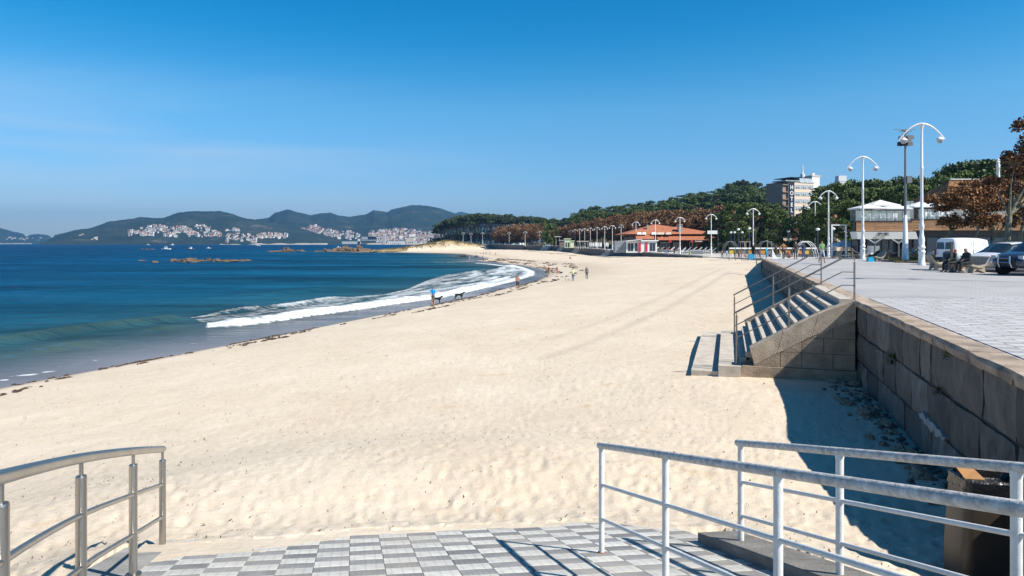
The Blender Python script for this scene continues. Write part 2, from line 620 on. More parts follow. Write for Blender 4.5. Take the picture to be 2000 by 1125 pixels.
def fattr(me, name, arr):
    a = me.attributes.new(name, 'FLOAT', 'POINT')
    a.data.foreach_set('value', np.ascontiguousarray(arr, dtype=np.float32).ravel())
jag = 0.9 * fbm(ss / 9.0, ss * 0 + 3, 3)
wet = np.where(ins, 1 - smooth((ds - 0.05 - 0.25 * jag) / 0.5), 1.0)
damp = np.where(ins, (1 - smooth((ds - 0.4 - jag) / (1.2 + 0.01 * rr))) * 0.75, 0)
# rippled runnel where the far strand stays damp
damp = np.maximum(damp, 0.5 * np.exp(-((ds - 9 - 3 * jag) / 4) ** 2) * smooth((rr - 70) / 60))
inland = np.where(pr, smooth((dw - np.maximum(1.0, 0.02 * rr)) / 2), 0.0)
dd = pdist(X, Y, DUNE)[0]
dg = np.where(ins, smooth((Z - 2.6 - 2.0 * fbm(X / 6, Y / 6, 3)) / 1.8) * np.exp(-(dd / 18) ** 2) * (Y > 480), 0) * 0.9
dgl = np.where(ins & (X < -76) & (Y > 462), smooth((ds - 3) / 4), 0)
fattr(me, 'wet', wet)
fattr(me, 'damp', damp)
fattr(me, 'inland', np.where(Y > 640, 1, inland) * (1 - np.clip(dg, 0, 1)))
fattr(me, 'dunegrass', np.clip(np.maximum(dg, dgl), 0, 1))
fattr(me, 'track', np.clip(trk * 0.5 * dry, 0, 1))
tag(link('ground', me), kind='structure')

# ------------------------------------------------------------------ sea
wang = list(np.arange(-80, -50, 2.0)) + list(np.arange(-50, 14, 0.15)) + list(np.arange(14, 60, 3.0))
wrad = list(np.geomspace(14.0, 900, 400)) + list(np.geomspace(930, 9500, 60))
X, Y = fan(wang, None, wrad)
_, ds, dw, ins, pr, ss = zbase(X, Y)
off = np.where(ins, -ds, ds)
rr = np.sqrt(X * X + Y * Y)
def P0(l):
    return [tuple(at(a, b, 0)[:2]) for a, b in l]
def crest(l, A, wf, wb, fade=8.0):
    """raised asymmetric swell; the polyline runs left to right, the shore lies on its right"""
    P = P0(l)
    d, _, s = pdist(X, Y, P)
    tot = sum(math.dist(P[i], P[i + 1]) for i in range(len(P) - 1))
    side = -side_of(P)                                   # + on the shore side
    env = smooth(s / fade) * smooth((tot - s) / fade)
    w_ = np.where(side > 0, wf, wb)
    return A * env * np.exp(-(d / w_) ** 2), d, side, s, tot
def side_of(P):
    best = np.full(X.shape, 1e18)
    sg = np.zeros(X.shape)
    for i in range(len(P) - 1):
        ax, ay = P[i]
        bx, by = P[i + 1]
        dx, dy = bx - ax, by - ay
        t = np.clip(((X - ax) * dx + (Y - ay) * dy) / (dx * dx + dy * dy), 0, 1)
        d2 = (X - ax - t * dx) ** 2 + (Y - ay - t * dy) ** 2
        m = d2 < best
        best = np.where(m, d2, best)
        sg = np.where(m, np.sign(dx * (Y - ay) - dy * (X - ax)), sg)
    return sg
foam = np.zeros(X.shape)
H = np.zeros(X.shape)
F1 = [(408, 640), (450, 639), (520, 632), (600, 620), (700, 606), (800, 591), (850, 584), (900, 574), (960, 560), (1010, 548), (1044, 537), (1042, 530), (1020, 522), (1000, 517.5)]
U1 = [(1000, 517), (985, 521), (960, 527), (915, 531), (870, 537), (835, 549), (795, 566), (750, 576), (690, 580), (630, 588), (570, 598), (534, 603), (480, 607), (420, 616), (372, 621)]
Pz = P0(F1 + U1)
inz = inside(X, Y, Pz)
dF = pdist(X, Y, P0(F1))[0]
dU, _, sU = pdist(X, Y, P0(U1[::-1]))
jg = fbm(X / 2.2, Y / 2.2, 3)
body = 0.46 + 0.55 * fbm(ss / 7.0, off / 1.1, 4) + 0.22 * smooth((Y - 60) / 60)
fr = np.exp(-((dF + jg * 0.9) / (1.25 + 0.011 * rr)) ** 2)
up = np.exp(-((dU + jg * 0.8) / (0.5 + 0.006 * rr)) ** 2) * (1 - smooth((sU - 55) / 40))
foam = np.where(inz, np.clip(np.maximum(np.maximum(body, 1.0 * fr), 0.85 * up), 0, 1.2), foam)
edge = np.where(~inz, np.exp(-((np.minimum(dF, dU)) / (0.35 + 0.003 * rr)) ** 2) * 0.55, 0)
foam = np.maximum(foam, edge)
h, *_ = crest([(372, 621), (420, 616), (480, 607), (534, 603), (570, 598), (630, 588), (690, 580)], 0.36, 0.8, 2.2, 5)
H += h
h, *_ = crest([(345, 640), (408, 637), (450, 636), (520, 629), (600, 617), (700, 603), (800, 588), (850, 581), (900, 571), (960, 557)], 0.40, 0.45, 2.2, 4)
H += h * (1 + 0.5 * fbm(ss / 1.5, off / 1.0, 2))
# unbroken swells further left, and outside
GREEN = np.zeros(X.shape)
for l, A, wf, wb, fd in [([(-60, 682), (0, 670), (60, 664), (150, 649), (220, 640), (300, 631), (345, 624), (385, 620)], 0.5, 0.75, 3.0, 3),
                         ([(250, 655), (300, 647), (350, 640), (408, 634)], 0.4, 0.7, 2.2, 5),
                         ([(-60, 702), (0, 694), (60, 690), (120, 682), (200, 668), (290, 659)], 0.34, 0.7, 2.4, 6),
                         ([(-80, 640), (40, 628), (150, 620), (260, 612)], 0.3, 1.0, 4.0, 12),
                         ([(420, 590), (520, 578), (640, 566), (760, 556)], 0.33, 1.3, 4.0, 14),
                         ([(500, 562), (640, 552), (780, 546)], 0.28, 1.4, 5.0, 16),
                         ([(60, 598), (200, 592), (360, 590)], 0.28, 1.4, 5.0, 16),
                         ([(700, 541), (800, 534), (900, 527)], 0.32, 1.4, 5.0, 14),
                         ([(-50, 572), (150, 566), (420, 560)], 0.3, 1.6, 6.0, 20)]:
    h, d, sd, s_, tot = crest(l, A, wf, wb, fd)
    H += h
    GREEN = np.maximum(GREEN, h / A * np.where(sd > 0, 1, 0.45) * (A > 0.33))
for l, wd, a in [([(843, 512), (870, 513), (900, 511.5), (928, 509.5)], 0.9, 0.85), ([(930, 514), (955, 516), (985, 520), (1000, 518)], 1.4, 0.95),
                 ([(925, 501), (938, 502), (950, 504)], 1.2, 0.8), ([(22, 735), (60, 732), (105, 724.5)], 0.16, 0.95), ([(-10, 743), (12, 742)], 0.16, 0.9),
                 ([(108, 718), (130, 714), (172, 709)], 0.14, 0.55), ([(185, 704), (200, 703)], 0.1, 0.5), ([(372, 671), (403, 670)], 0.16, 0.7), ([(-10, 736), (14, 735)], 0.12, 0.8),
                 ([(690, 613), (715, 609), (735, 606)], 0.12, 0.5)]:
    d = pdist(X, Y, P0(l))[0]
    foam = np.maximum(foam, a * np.exp(-((d + 0.08 * jg) / wd) ** 2))
deep = smooth((off - 2.0) / 20.0)
H += deep * 0.16 * fbm(off / 7.0 + 0.4 * vnoise(ss / 30, off * 0), ss / 45.0, 3) * (1 + rr / 300.0) * smooth((900 - rr) / 500)
H += smooth((off - 1) / 6) * 0.03 * fbm(X / 0.9, Y / 1.6, 2) * smooth((120 - rr) / 60)
H += 0.10 * np.clip(foam, 0, 1) * smooth((off - 1) / 4)
H *= smooth(off / 3.0)
Zw = H
F = grid_faces(len(wrad), len(wang))
kf = ((off > -1.0 - 0.02 * rr).ravel()[F]).any(axis=1) & ~((pr & (dw > 30)).ravel()[F]).all(axis=1)
F = F[kf]
def sea_material():
    m = bpy.data.materials.new('sea_water')
    t, b = nodes(m)
    L, N = t.links.new, t.nodes.new
    co = N('ShaderNodeTexCoord')
    def attr(name):
        a = N('ShaderNodeAttribute')
        a.attribute_name = name
        return a.outputs['Fac']
    def noise(scale, detail, rough, st=(1, 1, 1), rot=0.0):
        mpn = N('ShaderNodeMapping')
        mpn.inputs['Scale'].default_value = st
        mpn.inputs['Rotation'].default_value = (0, 0, rot)
        L(co.outputs['Object'], mpn.inputs[0])
        n = N('ShaderNodeTexNoise')
        n.inputs['Scale'].default_value = scale
        n.inputs['Detail'].default_value = detail
        n.inputs['Roughness'].default_value = rough
        L(mpn.outputs[0], n.inputs['Vector'])
        return n.outputs[0]
    def math_(op, a, c=None, d=None):
        x = N('ShaderNodeMath')
        x.operation = op
        for i, v in enumerate((a, c, d)):
            if v is None:
                continue
            if isinstance(v, (int, float)):
                x.inputs[i].default_value = v
            else:
                L(v, x.inputs[i])
        return x.outputs[0]
    # colour by depth of water over the sand
    lg = math_('LOGARITHM', math_('ADD', math_('MAXIMUM', attr('off'), 0.0), 1.0), 10.0)
    r = N('ShaderNodeValToRGB')
    L(math_('MULTIPLY', lg, 1 / 3.0), r.inputs[0])
    stops = [(0.0, (0.2, 0.165, 0.15)), (0.22, (0.13, 0.125, 0.125)), (0.33, (0.04, 0.075, 0.08)), (0.41, (0.014, 0.076, 0.108)), (0.52, (0.004, 0.066, 0.128)), (0.7, (0.0, 0.046, 0.112)), (0.9, (0.0, 0.036, 0.1))]
    for i, (p, c) in enumerate(stops):
        e = r.color_ramp.elements[i] if i < 2 else r.color_ramp.elements.new(p)
        e.position = p
        e.color = (*c, 1)
    g = N('ShaderNodeMixRGB')
    L(math_('MULTIPLY', attr('green'), 0.62), g.inputs[0])
    L(r.outputs[0], g.inputs[1])
    g.inputs[2].default_value = (0.05, 0.08, 0.052, 1)
    # patches of wind on the deep water
    pt = N('ShaderNodeMapRange')
    L(noise(0.02, 4, 0.6, (0.5, 2.4, 1)), pt.inputs[0])
    pt.inputs['From Min'].default_value = 0.35
    pt.inputs['From Max'].default_value = 0.65
    pt.inputs['To Min'].default_value = 0.55
    pt.inputs['To Max'].default_value = 1.5
    hv = N('ShaderNodeHueSaturation')
    L(g.outputs[0], hv.inputs['Color'])
    L(pt.outputs[0], hv.inputs['Value'])
    # foam
    fn = noise(1.6, 7, 0.68, (0.8, 1.5, 1))
    fn2 = noise(0.35, 5, 0.6, (0.6, 1.8, 1))
    k = math_('ADD', math_('MULTIPLY', fn, 1.5), math_('MULTIPLY', fn2, 0.7))
    k = math_('SUBTRACT', math_('ADD', attr('foam'), k), 1.56)
    mr_ = N('ShaderNodeMapRange')
    L(k, mr_.inputs[0])
    mr_.inputs['From Min'].default_value = -0.03
    mr_.inputs['From Max'].default_value = 0.42
    fm = mr_.outputs[0]
    mx_ = N('ShaderNodeMixRGB')
    L(fm, mx_.inputs[0])
    L(hv.outputs[0], mx_.inputs[1])
    fc_ = N('ShaderNodeValToRGB')
    fc_.color_ramp.elements[0].position = 0.35
    fc_.color_ramp.elements[0].color = (0.5, 0.58, 0.62, 1)
    fc_.color_ramp.elements[1].position = 0.58
    fc_.color_ramp.elements[1].color = (0.8, 0.81, 0.81, 1)
    L(noise(2.6, 8, 0.7, (0.7, 1.6, 1)), fc_.inputs[0])
    L(fc_.outputs[0], mx_.inputs[2])
    L(mx_.outputs[0], b.inputs['Base Color'])
    ro = N('ShaderNodeMapRange')
    L(fm, ro.inputs[0])
    ro.inputs['To Min'].default_value = 0.16
    ro.inputs['To Max'].default_value = 0.8
    L(ro.outputs[0], b.inputs['Roughness'])
    b.inputs['IOR'].default_value = 1.33
    sp_ = N('ShaderNodeMapRange')
    L(attr('off'), sp_.inputs[0])
    sp_.inputs['From Min'].default_value = 1.0
    sp_.inputs['From Max'].default_value = 25.0
    sp_.inputs['To Min'].default_value = 0.62
    sp_.inputs['To Max'].default_value = 0.22
    b.inputs['Specular IOR Level'].default_value = 0.0
    gl_ = N('ShaderNodeBsdfAnisotropic')
    gl_.inputs['Roughness'].default_value = 0.16
    fr_ = N('ShaderNodeFresnel')
    fr_.inputs['IOR'].default_value = 1.33
    fm_ = N('ShaderNodeMath')
    fm_.operation = 'MULTIPLY'
    L(fr_.outputs[0], fm_.inputs[0])
    L(sp_.outputs[0], fm_.inputs[1])
    w1 = noise(0.9, 5, 0.62, (0.55, 1.5, 1), 0.15)
    w2 = noise(0.16, 4, 0.55, (0.45, 1.7, 1), 0.1)
    hh = math_('ADD', math_('MULTIPLY', w1, 0.35), math_('MULTIPLY', w2, 2.6))
    sh = N('ShaderNodeMapRange')
    L(attr('off'), sh.inputs[0])
    sh.inputs['From Min'].default_value = 2.0
    sh.inputs['From Max'].default_value = 14.0
    sh.inputs['To Min'].default_value = 0.06
    sh.inputs['To Max'].default_value = 0.85
    bp = N('ShaderNodeBump')
    bp.inputs['Distance'].default_value = 1.1
    L(sh.outputs[0], bp.inputs['Strength'])
    L(math_('ADD', hh, math_('MULTIPLY', fm, math_('MULTIPLY', fn, 0.9))), bp.inputs['Height'])
    L(bp.outputs[0], b.inputs['Normal'])
    L(bp.outputs[0], gl_.inputs['Normal'])
    L(bp.outputs[0], fr_.inputs['Normal'])
    iv_ = math_('MULTIPLY', fm_.outputs[0], math_('SUBTRACT', 1.0, fm))
    ms_ = N('ShaderNodeMixShader')
    L(iv_, ms_.inputs[0])
    L(b.outputs[0], ms_.inputs[1])
    L(gl_.outputs[0], ms_.inputs[2])
    L(ms_.outputs[0], t.nodes['Material Output'].inputs['Surface'])
    return m
me = np_mesh('sea', np.stack([X, Y, Zw], -1).reshape(-1, 3), F, sea_material(), smooth=True)
fattr(me, 'off', np.maximum(off, 0))
fattr(me, 'foam', foam)
fattr(me, 'green', GREEN)
tag(link('sea', me), kind='structure')

# ------------------------------------------------------------------ hills across the bay
def ramp_mat(name, stops, scale, rough=0.9, scale2=None, st2=None, coords='Object'):
    m = bpy.data.materials.new(name)
    t, b = nodes(m)
    co = t.nodes.new('ShaderNodeTexCoord')
    n = t.nodes.new('ShaderNodeTexNoise')
    n.inputs['Scale'].default_value = scale
    n.inputs['Detail'].default_value = 8
    n.inputs['Roughness'].default_value = 0.65
    t.links.new(co.outputs[coords], n.inputs['Vector'])
    r = t.nodes.new('ShaderNodeValToRGB')
    for i, (p, c) in enumerate(stops):
        e = r.color_ramp.elements[i] if i < 2 else r.color_ramp.elements.new(p)
        e.position = p
        e.color = (*c, 1)
    t.links.new(n.outputs[0], r.inputs[0])
    t.links.new(r.outputs[0], b.inputs['Base Color'])
    b.inputs['Roughness'].default_value = rough
    b.inputs['Specular IOR Level'].default_value = 0.1
    n2 = t.nodes.new('ShaderNodeTexNoise')
    n2.inputs['Scale'].default_value = scale * 4
    n2.inputs['Detail'].default_value = 6
    t.links.new(co.outputs[coords], n2.inputs['Vector'])
    bp = t.nodes.new('ShaderNodeBump')
    bp.inputs['Strength'].default_value = 1.0
    bp.inputs['Distance'].default_value = 12
    t.links.new(n2.outputs[0], bp.inputs['Height'])
    t.links.new(bp.outputs[0], b.inputs['Normal'])
    return m
M_hill = ramp_mat('hillside_scrub', [(0.36, (0.012, 0.021, 0.012)), (0.5, (0.022, 0.034, 0.018)), (0.62, (0.036, 0.042, 0.026)), (0.7, (0.15, 0.125, 0.09))], 0.006)
SKYL = {
    'west': ([(-120, 470), (-60, 440), (-20, 440), (0, 446), (20, 452), (45, 458), (52, 464), (60, 460), (75, 458), (95, 461), (106, 468), (125, 474), (135, 477)], 5600, 6500, 5600),
    'middle': ([(75, 477), (90, 473), (105, 465), (107, 462), (145, 452), (175, 449), (210, 436), (250, 430), (275, 425), (300, 428), (320, 427), (350, 417), (380, 414), (425, 414), (445, 417), (475, 427), (520, 436), (580, 446), (640, 460), (700, 474), (720, 477)], 3100, 4200, 3000),
    'back': ([(420, 470), (470, 440), (500, 430), (525, 427), (537, 417), (562, 410), (582, 416), (607, 422), (622, 419), (645, 417), (662, 422), (682, 425), (715, 420), (730, 412), (757, 416), (765, 411), (805, 402), (832, 403), (862, 409), (885, 417), (920, 428), (960, 445), (1000, 470), (1030, 477)], 3300, 5300, 3300),
    'far': ([(840, 450), (870, 425), (900, 414), (920, 419), (950, 427), (1000, 445), (1060, 470), (1080, 477)], 7200, 8200, 7200),
}
def hill_grid(key, x, y):
    sk, y0, y1, _ = SKYL[key]
    px = 1000 + FPX * x / y
    ys = np.interp(px, [a for a, b in sk], [b for a, b in sk])
    top = np.maximum((475 - ys) / FPX * y1 + E, -2)
    ysh = y0 + 170 * fbm(px / 60.0, px * 0 + 7.7, 3)
    rel = (y - ysh) / (y1 - ysh)
    up = np.where(rel < 1, 0.2 * np.clip(rel, 0, 1) + 0.8 * smooth(np.clip(rel, 0, 1)) ** 1.25, 1 - 0.8 * smooth((rel - 1) / 0.7))
    z = top * up + np.clip(rel * 8, 0, 1) * 5
    amp = np.clip(rel * 4, 0, 1) * np.clip(top / 60.0, 0.1, 1)
    z = z + amp * (34 * fbm(x / 420.0, y / 420.0, 4) * (1 - smooth((rel - 0.75) / 0.2) * 0.9) + 7.0 * fbm(x / 38.0, y / 38.0, 2))
    return np.where(rel < 0, -4, z)
for key, (sk, y0, y1, _) in SKYL.items():
    pxs = np.arange(sk[0][0], sk[-1][0], 1.6)
    ys = np.concatenate([np.linspace(y0 - 250, y1, 64), np.linspace(y1, y1 + (y1 - y0) * 0.6 + 200, 14)[1:]])
    pp, yy = np.meshgrid(pxs, ys)
    xx = (pp - 1000) / FPX * yy
    zz = hill_grid(key, xx, yy)
    me = np_mesh('hill', np.stack([xx, yy, zz], -1).reshape(-1, 3), grid_faces(len(ys), len(pxs)), M_hill, smooth=False)
    tag(link('hill', me), kind='structure')
def hill_hit(key, px, py):
    sk, y0, y1, _ = SKYL[key]
    Y = np.linspace(y0 - 200, y1 + 50, 700)
    X = (px - 1000.0) / FPX * Y
    Zr = E - (py - 475.0) / FPX * Y
    g = hill_grid(key, X, Y)
    k = np.nonzero(Zr < g)[0]
    if len(k) == 0:
        return None
    return Vector((X[k[0]], Y[k[0]], g[k[0]]))

# ------------------------------------------------------------------ town on the far slopes
M_hw = [mat('house_wall_white', (0.75, 0.72, 0.66), 0.8), mat('house_wall_cream', (0.62, 0.52, 0.4), 0.8), mat('house_wall_grey', (0.42, 0.4, 0.38), 0.8), mat('house_wall_peach', (0.6, 0.42, 0.32), 0.8)]
M_hr = mat('terracotta_roof', (0.32, 0.12, 0.06), 0.85, var=0.3, scale=0.3)
M_hr2 = mat('grey_roof', (0.2, 0.17, 0.16), 0.85, var=0.3, scale=0.3)
M_win = mat('dark_window', (0.03, 0.035, 0.045), 0.2)
def house_mb(w_, d_, h_, kind):
    b = MB()
    b.box(-w_ / 2, w_ / 2, -d_ / 2, d_ / 2, -6, h_, 0)
    rh = 2.2
    e = 0.5
    if kind == 'flat':
        b.box(-w_ / 2 - .2, w_ / 2 + .2, -d_ / 2 - .2, d_ / 2 + .2, h_, h_ + .4, 1)
    else:
        i = w_ / 2 if kind == 'gable' else w_ / 2 - d_ * 0.4
        i = max(i, 0.1)
        vs = [(-w_ / 2 - e, -d_ / 2 - e, h_), (w_ / 2 + e, -d_ / 2 - e, h_), (w_ / 2 + e, d_ / 2 + e, h_), (-w_ / 2 - e, d_ / 2 + e, h_), (-i, 0, h_ + rh), (i, 0, h_ + rh)]
        b.add(vs, [(0, 1, 5, 4), (1, 2, 5), (2, 3, 4, 5), (3, 0, 4), (3, 2, 1, 0)], 1)
    n = max(2, int(w_ / 3.5))
    for f in range(int(h_ / 3)):
        for k in range(n):
            cx = -w_ / 2 + (k + 0.5) * w_ / n
            b.box(cx - 0.6, cx + 0.6, -d_ / 2 - 0.04, -d_ / 2 + 0.05, f * 3 + 0.9, f * 3 + 2.2, 2)
    return b
house_meshes = []
for i, (w_, d_, h_, kd) in enumerate([(10, 8, 6, 'hip'), (13, 9, 6, 'gable'), (9, 8, 9, 'hip'), (15, 11, 9, 'hip'), (11, 10, 12, 'flat'), (18, 10, 12, 'hip'), (12, 8, 6, 'flat')]):
    b = house_mb(w_, d_, h_, kd)
    for q, (wm, rm) in enumerate([(M_hw[0], M_hr), (M_hw[1], M_hr), (M_hw[0], M_hr2), (M_hw[3], M_hr), (M_hw[2], M_hr)]):
        o = b.build('house_far', [wm, rm, M_win])
        house_meshes.append((o.data, b))
        bpy.data.objects.remove(o)
TOWN = [  # hill, px0, px1, y0, y1, how many, label tail
    ('west', 8, 48, 463, 469, 9, 'on the low western headland'), ('west', 50, 92, 464, 469, 6, 'on the low western headland'),
    ('middle', 252, 300, 447, 461, 26, 'at the western end of the far village'), ('middle', 288, 330, 439, 455, 34, 'at the western end of the far village'),
    ('middle', 318, 345, 456, 463, 12, 'at the western end of the far village'), ('middle', 334, 375, 443, 456, 30, 'in the middle of the far village'),
    ('middle', 365, 432, 450, 463, 44, 'in the middle of the far village'), ('middle', 380, 410, 440, 447, 9, 'in the middle of the far village'),
    ('middle', 155, 192, 455, 470, 4, 'alone on the bare far slope'),
    ('middle', 440, 500, 456, 474, 34, 'at the eastern end of the far village'), ('middle', 440, 470, 447, 452, 8, 'at the eastern end of the far village'),
    ('back', 462, 545, 441, 450, 26, 'at the eastern end of the far village'),
    ('middle', 500, 560, 455, 466, 44, 'between far village and far town'), ('back', 560, 660, 447, 463, 100, 'on the crowded far ridge'),
    ('back', 600, 625, 442, 452, 24, 'on the crowded far ridge'), ('back', 660, 700, 450, 469, 22, 'on the crowded far ridge'),
    ('back', 720, 762, 450, 471, 46, 'in the dense far town'), ('back', 735, 832, 448, 476, 190, 'in the dense far town'), ('back', 818, 866, 455, 478, 60, 'in the dense far town'),
    ('back', 505, 560, 468, 475, 10, 'by the water below the ridge')]
n_ind = 0
far_v, far_f, far_m = MB(), None, None
wall_names = ['white', 'cream', 'white', 'peach', 'grey']
roof_names = ['terracotta roof', 'terracotta roof', 'grey roof', 'terracotta roof', 'terracotta roof']
stuff_by = {}
tot_n = sum(t_[5] for t_ in TOWN)
for key, x0, x1, y0, y1, n, tail in TOWN:
    for k in range(int(n * 1.6)):
        px = rnd.uniform(x0, x1)
        t_ = (px - (x0 + x1) / 2) / ((x1 - x0) / 2)
        py = rnd.uniform(y0 + (y1 - y0) * 0.35 * t_ * t_, y1)
        p = hill_hit(key, px, py)
        if p is None:
            continue
        hi = rnd.randrange(len(house_meshes))
        rz = rnd.uniform(-0.5, 0.5)
        s = rnd.uniform(0.6, 1.05) * (1.25 if key == 'back' else 1.0)
        if rnd.random() < 180.0 / tot_n:
            o = link('house', house_meshes[hi][0], None, p, rz)
            o.scale = (s, s, s)
            q = hi % 5
            tag(o, 'small %s house with %s %s' % (wall_names[q], roof_names[q], tail), 'house', 'houses %s' % tail)
        else:
            q = hi % 5
            b = stuff_by.setdefault(q, MB())
            hb = house_meshes[hi][1]
            c_, s_ = math.cos(rz) * s, math.sin(rz) * s
            vs = [(p.x + x * c_ - y * s_, p.y + x * s_ + y * c_, p.z + z * s) for x, y, z in hb.v]
            o_ = len(b.v)
            b.v += vs
            b.f += [tuple(i + o_ for i in f) for f in hb.f]
            b.m += hb.m
allb = MB()
ml = []
for q, b in stuff_by.items():
    o_ = len(allb.v)
    allb.v += b.v
    allb.f += [tuple(i + o_ for i in f) for f in b.f]
    base = len(ml)
    ml += [[M_hw[0], M_hr, M_win], [M_hw[1], M_hr, M_win], [M_hw[0], M_hr2, M_win], [M_hw[3], M_hr, M_win], [M_hw[2], M_hr, M_win]][q]
    allb.m += [i + base for i in b.m]
o = allb.build('far_town_houses', ml)
tag(o, 'mass of tiny houses filling the gaps of the far town', 'houses', kind='stuff')
# larger harbour sheds
for px0, px1, yt, yb, lab in [(668, 704, 471.5, 476.5, 'long low white harbour shed west of the tower block by the water'), (698.5, 703.5, 466, 476.5, 'narrow white tower block standing on the harbour front'),
                              (706, 735, 462.5, 470, 'grey flat roofed hall behind the harbour tower block'), (757, 790, 471, 477, 'long bright white ship shed at the town quay'),
                              (745, 752, 461, 476, 'tall pale grey silo beside the town quay'), (718, 742, 462, 468, 'cream apartment block left of the pale silo'), (792, 808, 464, 476, 'square cream warehouse at the eastern end of the quay')]:
    Yh = 3050
    a, b_ = atY(px0, yb, Yh), atY(px1, yt, Yh)
    bb = MB()
    wd = b_.x - a.x
    ht = b_.z - a.z
    bb.box(0, wd, 0, 25, 0, ht, 0)
    bb.box(-0.6, wd + 0.6, -0.6, 25.6, ht, ht + 0.9, 1)
    for k in range(max(1, int(wd / 9))):
        bb.box(3 + k * 9, 6.5 + k * 9, -0.1, 0.1, 2, min(ht - 2, 7), 2)
    o = bb.build('harbour_building', [M_hw[0] if 'white' in lab else M_hw[1] if 'cream' in lab else M_hw[2], M_hr2, M_win], loc=(a.x, Yh, max(0.3, a.z)))
    tag(o, lab, 'building')
# pale strand under the hills
for px0, px1, Ys in [(-10, 62, 5480), (430, 640, 2985), (700, 860, 3000)]:
    bb = MB()
    n = 24
    for k in range(n):
        a, c_ = px0 + (px1 - px0) * k / n, px0 + (px1 - px0) * (k + 1) / n
        ya, yc = Ys + 60 * math.sin(k * 1.3), Ys + 60 * math.sin((k + 1) * 1.3)
        bb.add([((a - 1000) / FPX * ya, ya, -1), ((c_ - 1000) / FPX * yc, yc, -1), ((c_ - 1000) / FPX * (yc + 260), yc + 260, 6), ((a - 1000) / FPX * (ya + 260), ya + 260, 6)], [(0, 1, 2, 3)])
    tag(bb.build('far_beach', mat('far_strand', (0.5, 0.43, 0.34), 0.9)), kind='structure')

# ------------------------------------------------------------------ rocks
M_rock = mat('sea_rock', (0.06, 0.04, 0.025), 0.85, var=0.45, scale=0.5, bump=1.0, bscale=1.5, c2=(0.17, 0.11, 0.065), bdist=0.3)
M_rockd = mat('wet_rock', (0.06, 0.05, 0.045), 0.5, var=0.4, scale=0.8, bump=1.0, bscale=2, bdist=0.2)
import bmesh
rock_me = []
for k in range(5):
    bm = bmesh.new()
    bmesh.ops.create_icosphere(bm, subdivisions=3, radius=1)
    r2 = random.Random(k)
    from mathutils import noise as mn
    for v in bm.verts:
        p = v.co * 1.3 + Vector((k * 7.1, 0, 0))
        d = 1 + 0.55 * mn.noise(p) + 0.3 * mn.noise(p * 2.3) + 0.16 * mn.noise(p * 5)
        v.co = v.co * d
        v.co.z = max(v.co.z, -0.4)
    me = bpy.data.meshes.new('rock')
    bm.to_mesh(me)
    bm.free()
    me.materials.append(M_rock)
    rock_me.append(me)
def rock(px, py, wpx, hpx, lab, group, name='rock', mt=None, z=0.0, n=None, asp=0.6):
    p = at(px, py, z)
    s = p.y / FPX
    o = link(name, rock_me[rnd.randrange(5) if n is None else n], None, (p.x, p.y, z - 0.1), rnd.uniform(0, 6.28))
    o.rotation_euler = (0, 0, rnd.choice([0, 3.14]) + rnd.uniform(-.3, .3))
    o.scale = (wpx * s * 0.5, wpx * s * 0.5 * asp, hpx * s * 0.95)
    if mt:
        if o.data.materials[0] != mt:
            o.data = o.data.copy()
            o.data.materials[0] = mt
    tag(o, lab, 'rock', group)
    return o
g = 'low brown rocks in a row out in the bay'
for px, py, w_, h_, lab in [(341, 510.5, 24, 5, 'low brown rock at the western end of the bay skerry'), (368, 512, 30, 9, 'tall brown rock hump crowning the bay skerry'), (378, 511, 16, 8, 'pointed brown rock just east of the tallest hump'),
                            (394, 511, 20, 4, 'flat brown rock between the hump and the notched rock'), (407, 510.5, 9, 8, 'small upright brown rock in the middle of the skerry'), (424, 510.5, 26, 6, 'long low brown rock east of the upright one'),
                            (450, 510.5, 36, 4.5, 'flat reddish rock slab near the eastern end of the skerry'), (478, 509.5, 24, 3.5, 'thin flat rock ending the skerry to the east'), (303, 512.5, 12, 4, 'small lone dark rock west of the skerry'),
                            (277, 510, 20, 2.5, 'barely showing dark rock farthest west in the bay')]:
    rock(px, py, w_, h_, lab, g)
g = 'dark rocks near the moored boats'
rock(277, 487.2, 7, 2.2, 'small dark rock left of the white fishing boat', g, mt=M_rockd)
rock(293, 487.4, 20, 2.2, 'long dark rock touching the white fishing boat from the left', g, mt=M_rockd)
g = 'rocks of the point beyond the beach'
for k, (px, py, w_, h_) in enumerate([(534, 492, 22, 3), (548, 492, 14, 4), (559, 492, 14, 10), (568, 492, 14, 5), (587, 491, 22, 3), (622, 492, 20, 3), (635, 491, 9, 7), (646, 491.5, 22, 5), (660, 491, 26, 8), (676, 490.5, 28, 9), (692, 491, 26, 7), (701, 489, 16, 10), (712, 491, 30, 7),
                                      (730, 491.5, 30, 5), (748, 491, 28, 5.5), (766, 490.5, 30, 5), (784, 490, 24, 4), (669, 492.5, 30, 3), (735, 493, 34, 3), (700, 493, 30, 3), (762, 492.6, 30, 2.5)]):
    lab = ['brown rock at the outer tip of the point', 'round brown boulder beside the tip of the point', 'tallest lone boulder near the tip of the point', 'brown rock behind the tall lone boulder'][k] if k < 4 else \
        'weathered brown rock in the jumble along the point'
    rock(px, py, w_, h_, lab, g if k < 4 else 'jumbled rocks of the point')
g = 'dark rocks at the far water edge'
for px, py, w_, h_, lab in [(905, 501.5, 18, 6, 'dark rounded rock in the shallows near the far end of the strand'), (888, 502.3, 16, 2, 'low dark rock awash left of the rounded one'), (931, 502, 9, 4, 'small dark rock in the far inlet beside a bather')]:
    rock(px, py, w_, h_, lab, g, mt=M_rockd)
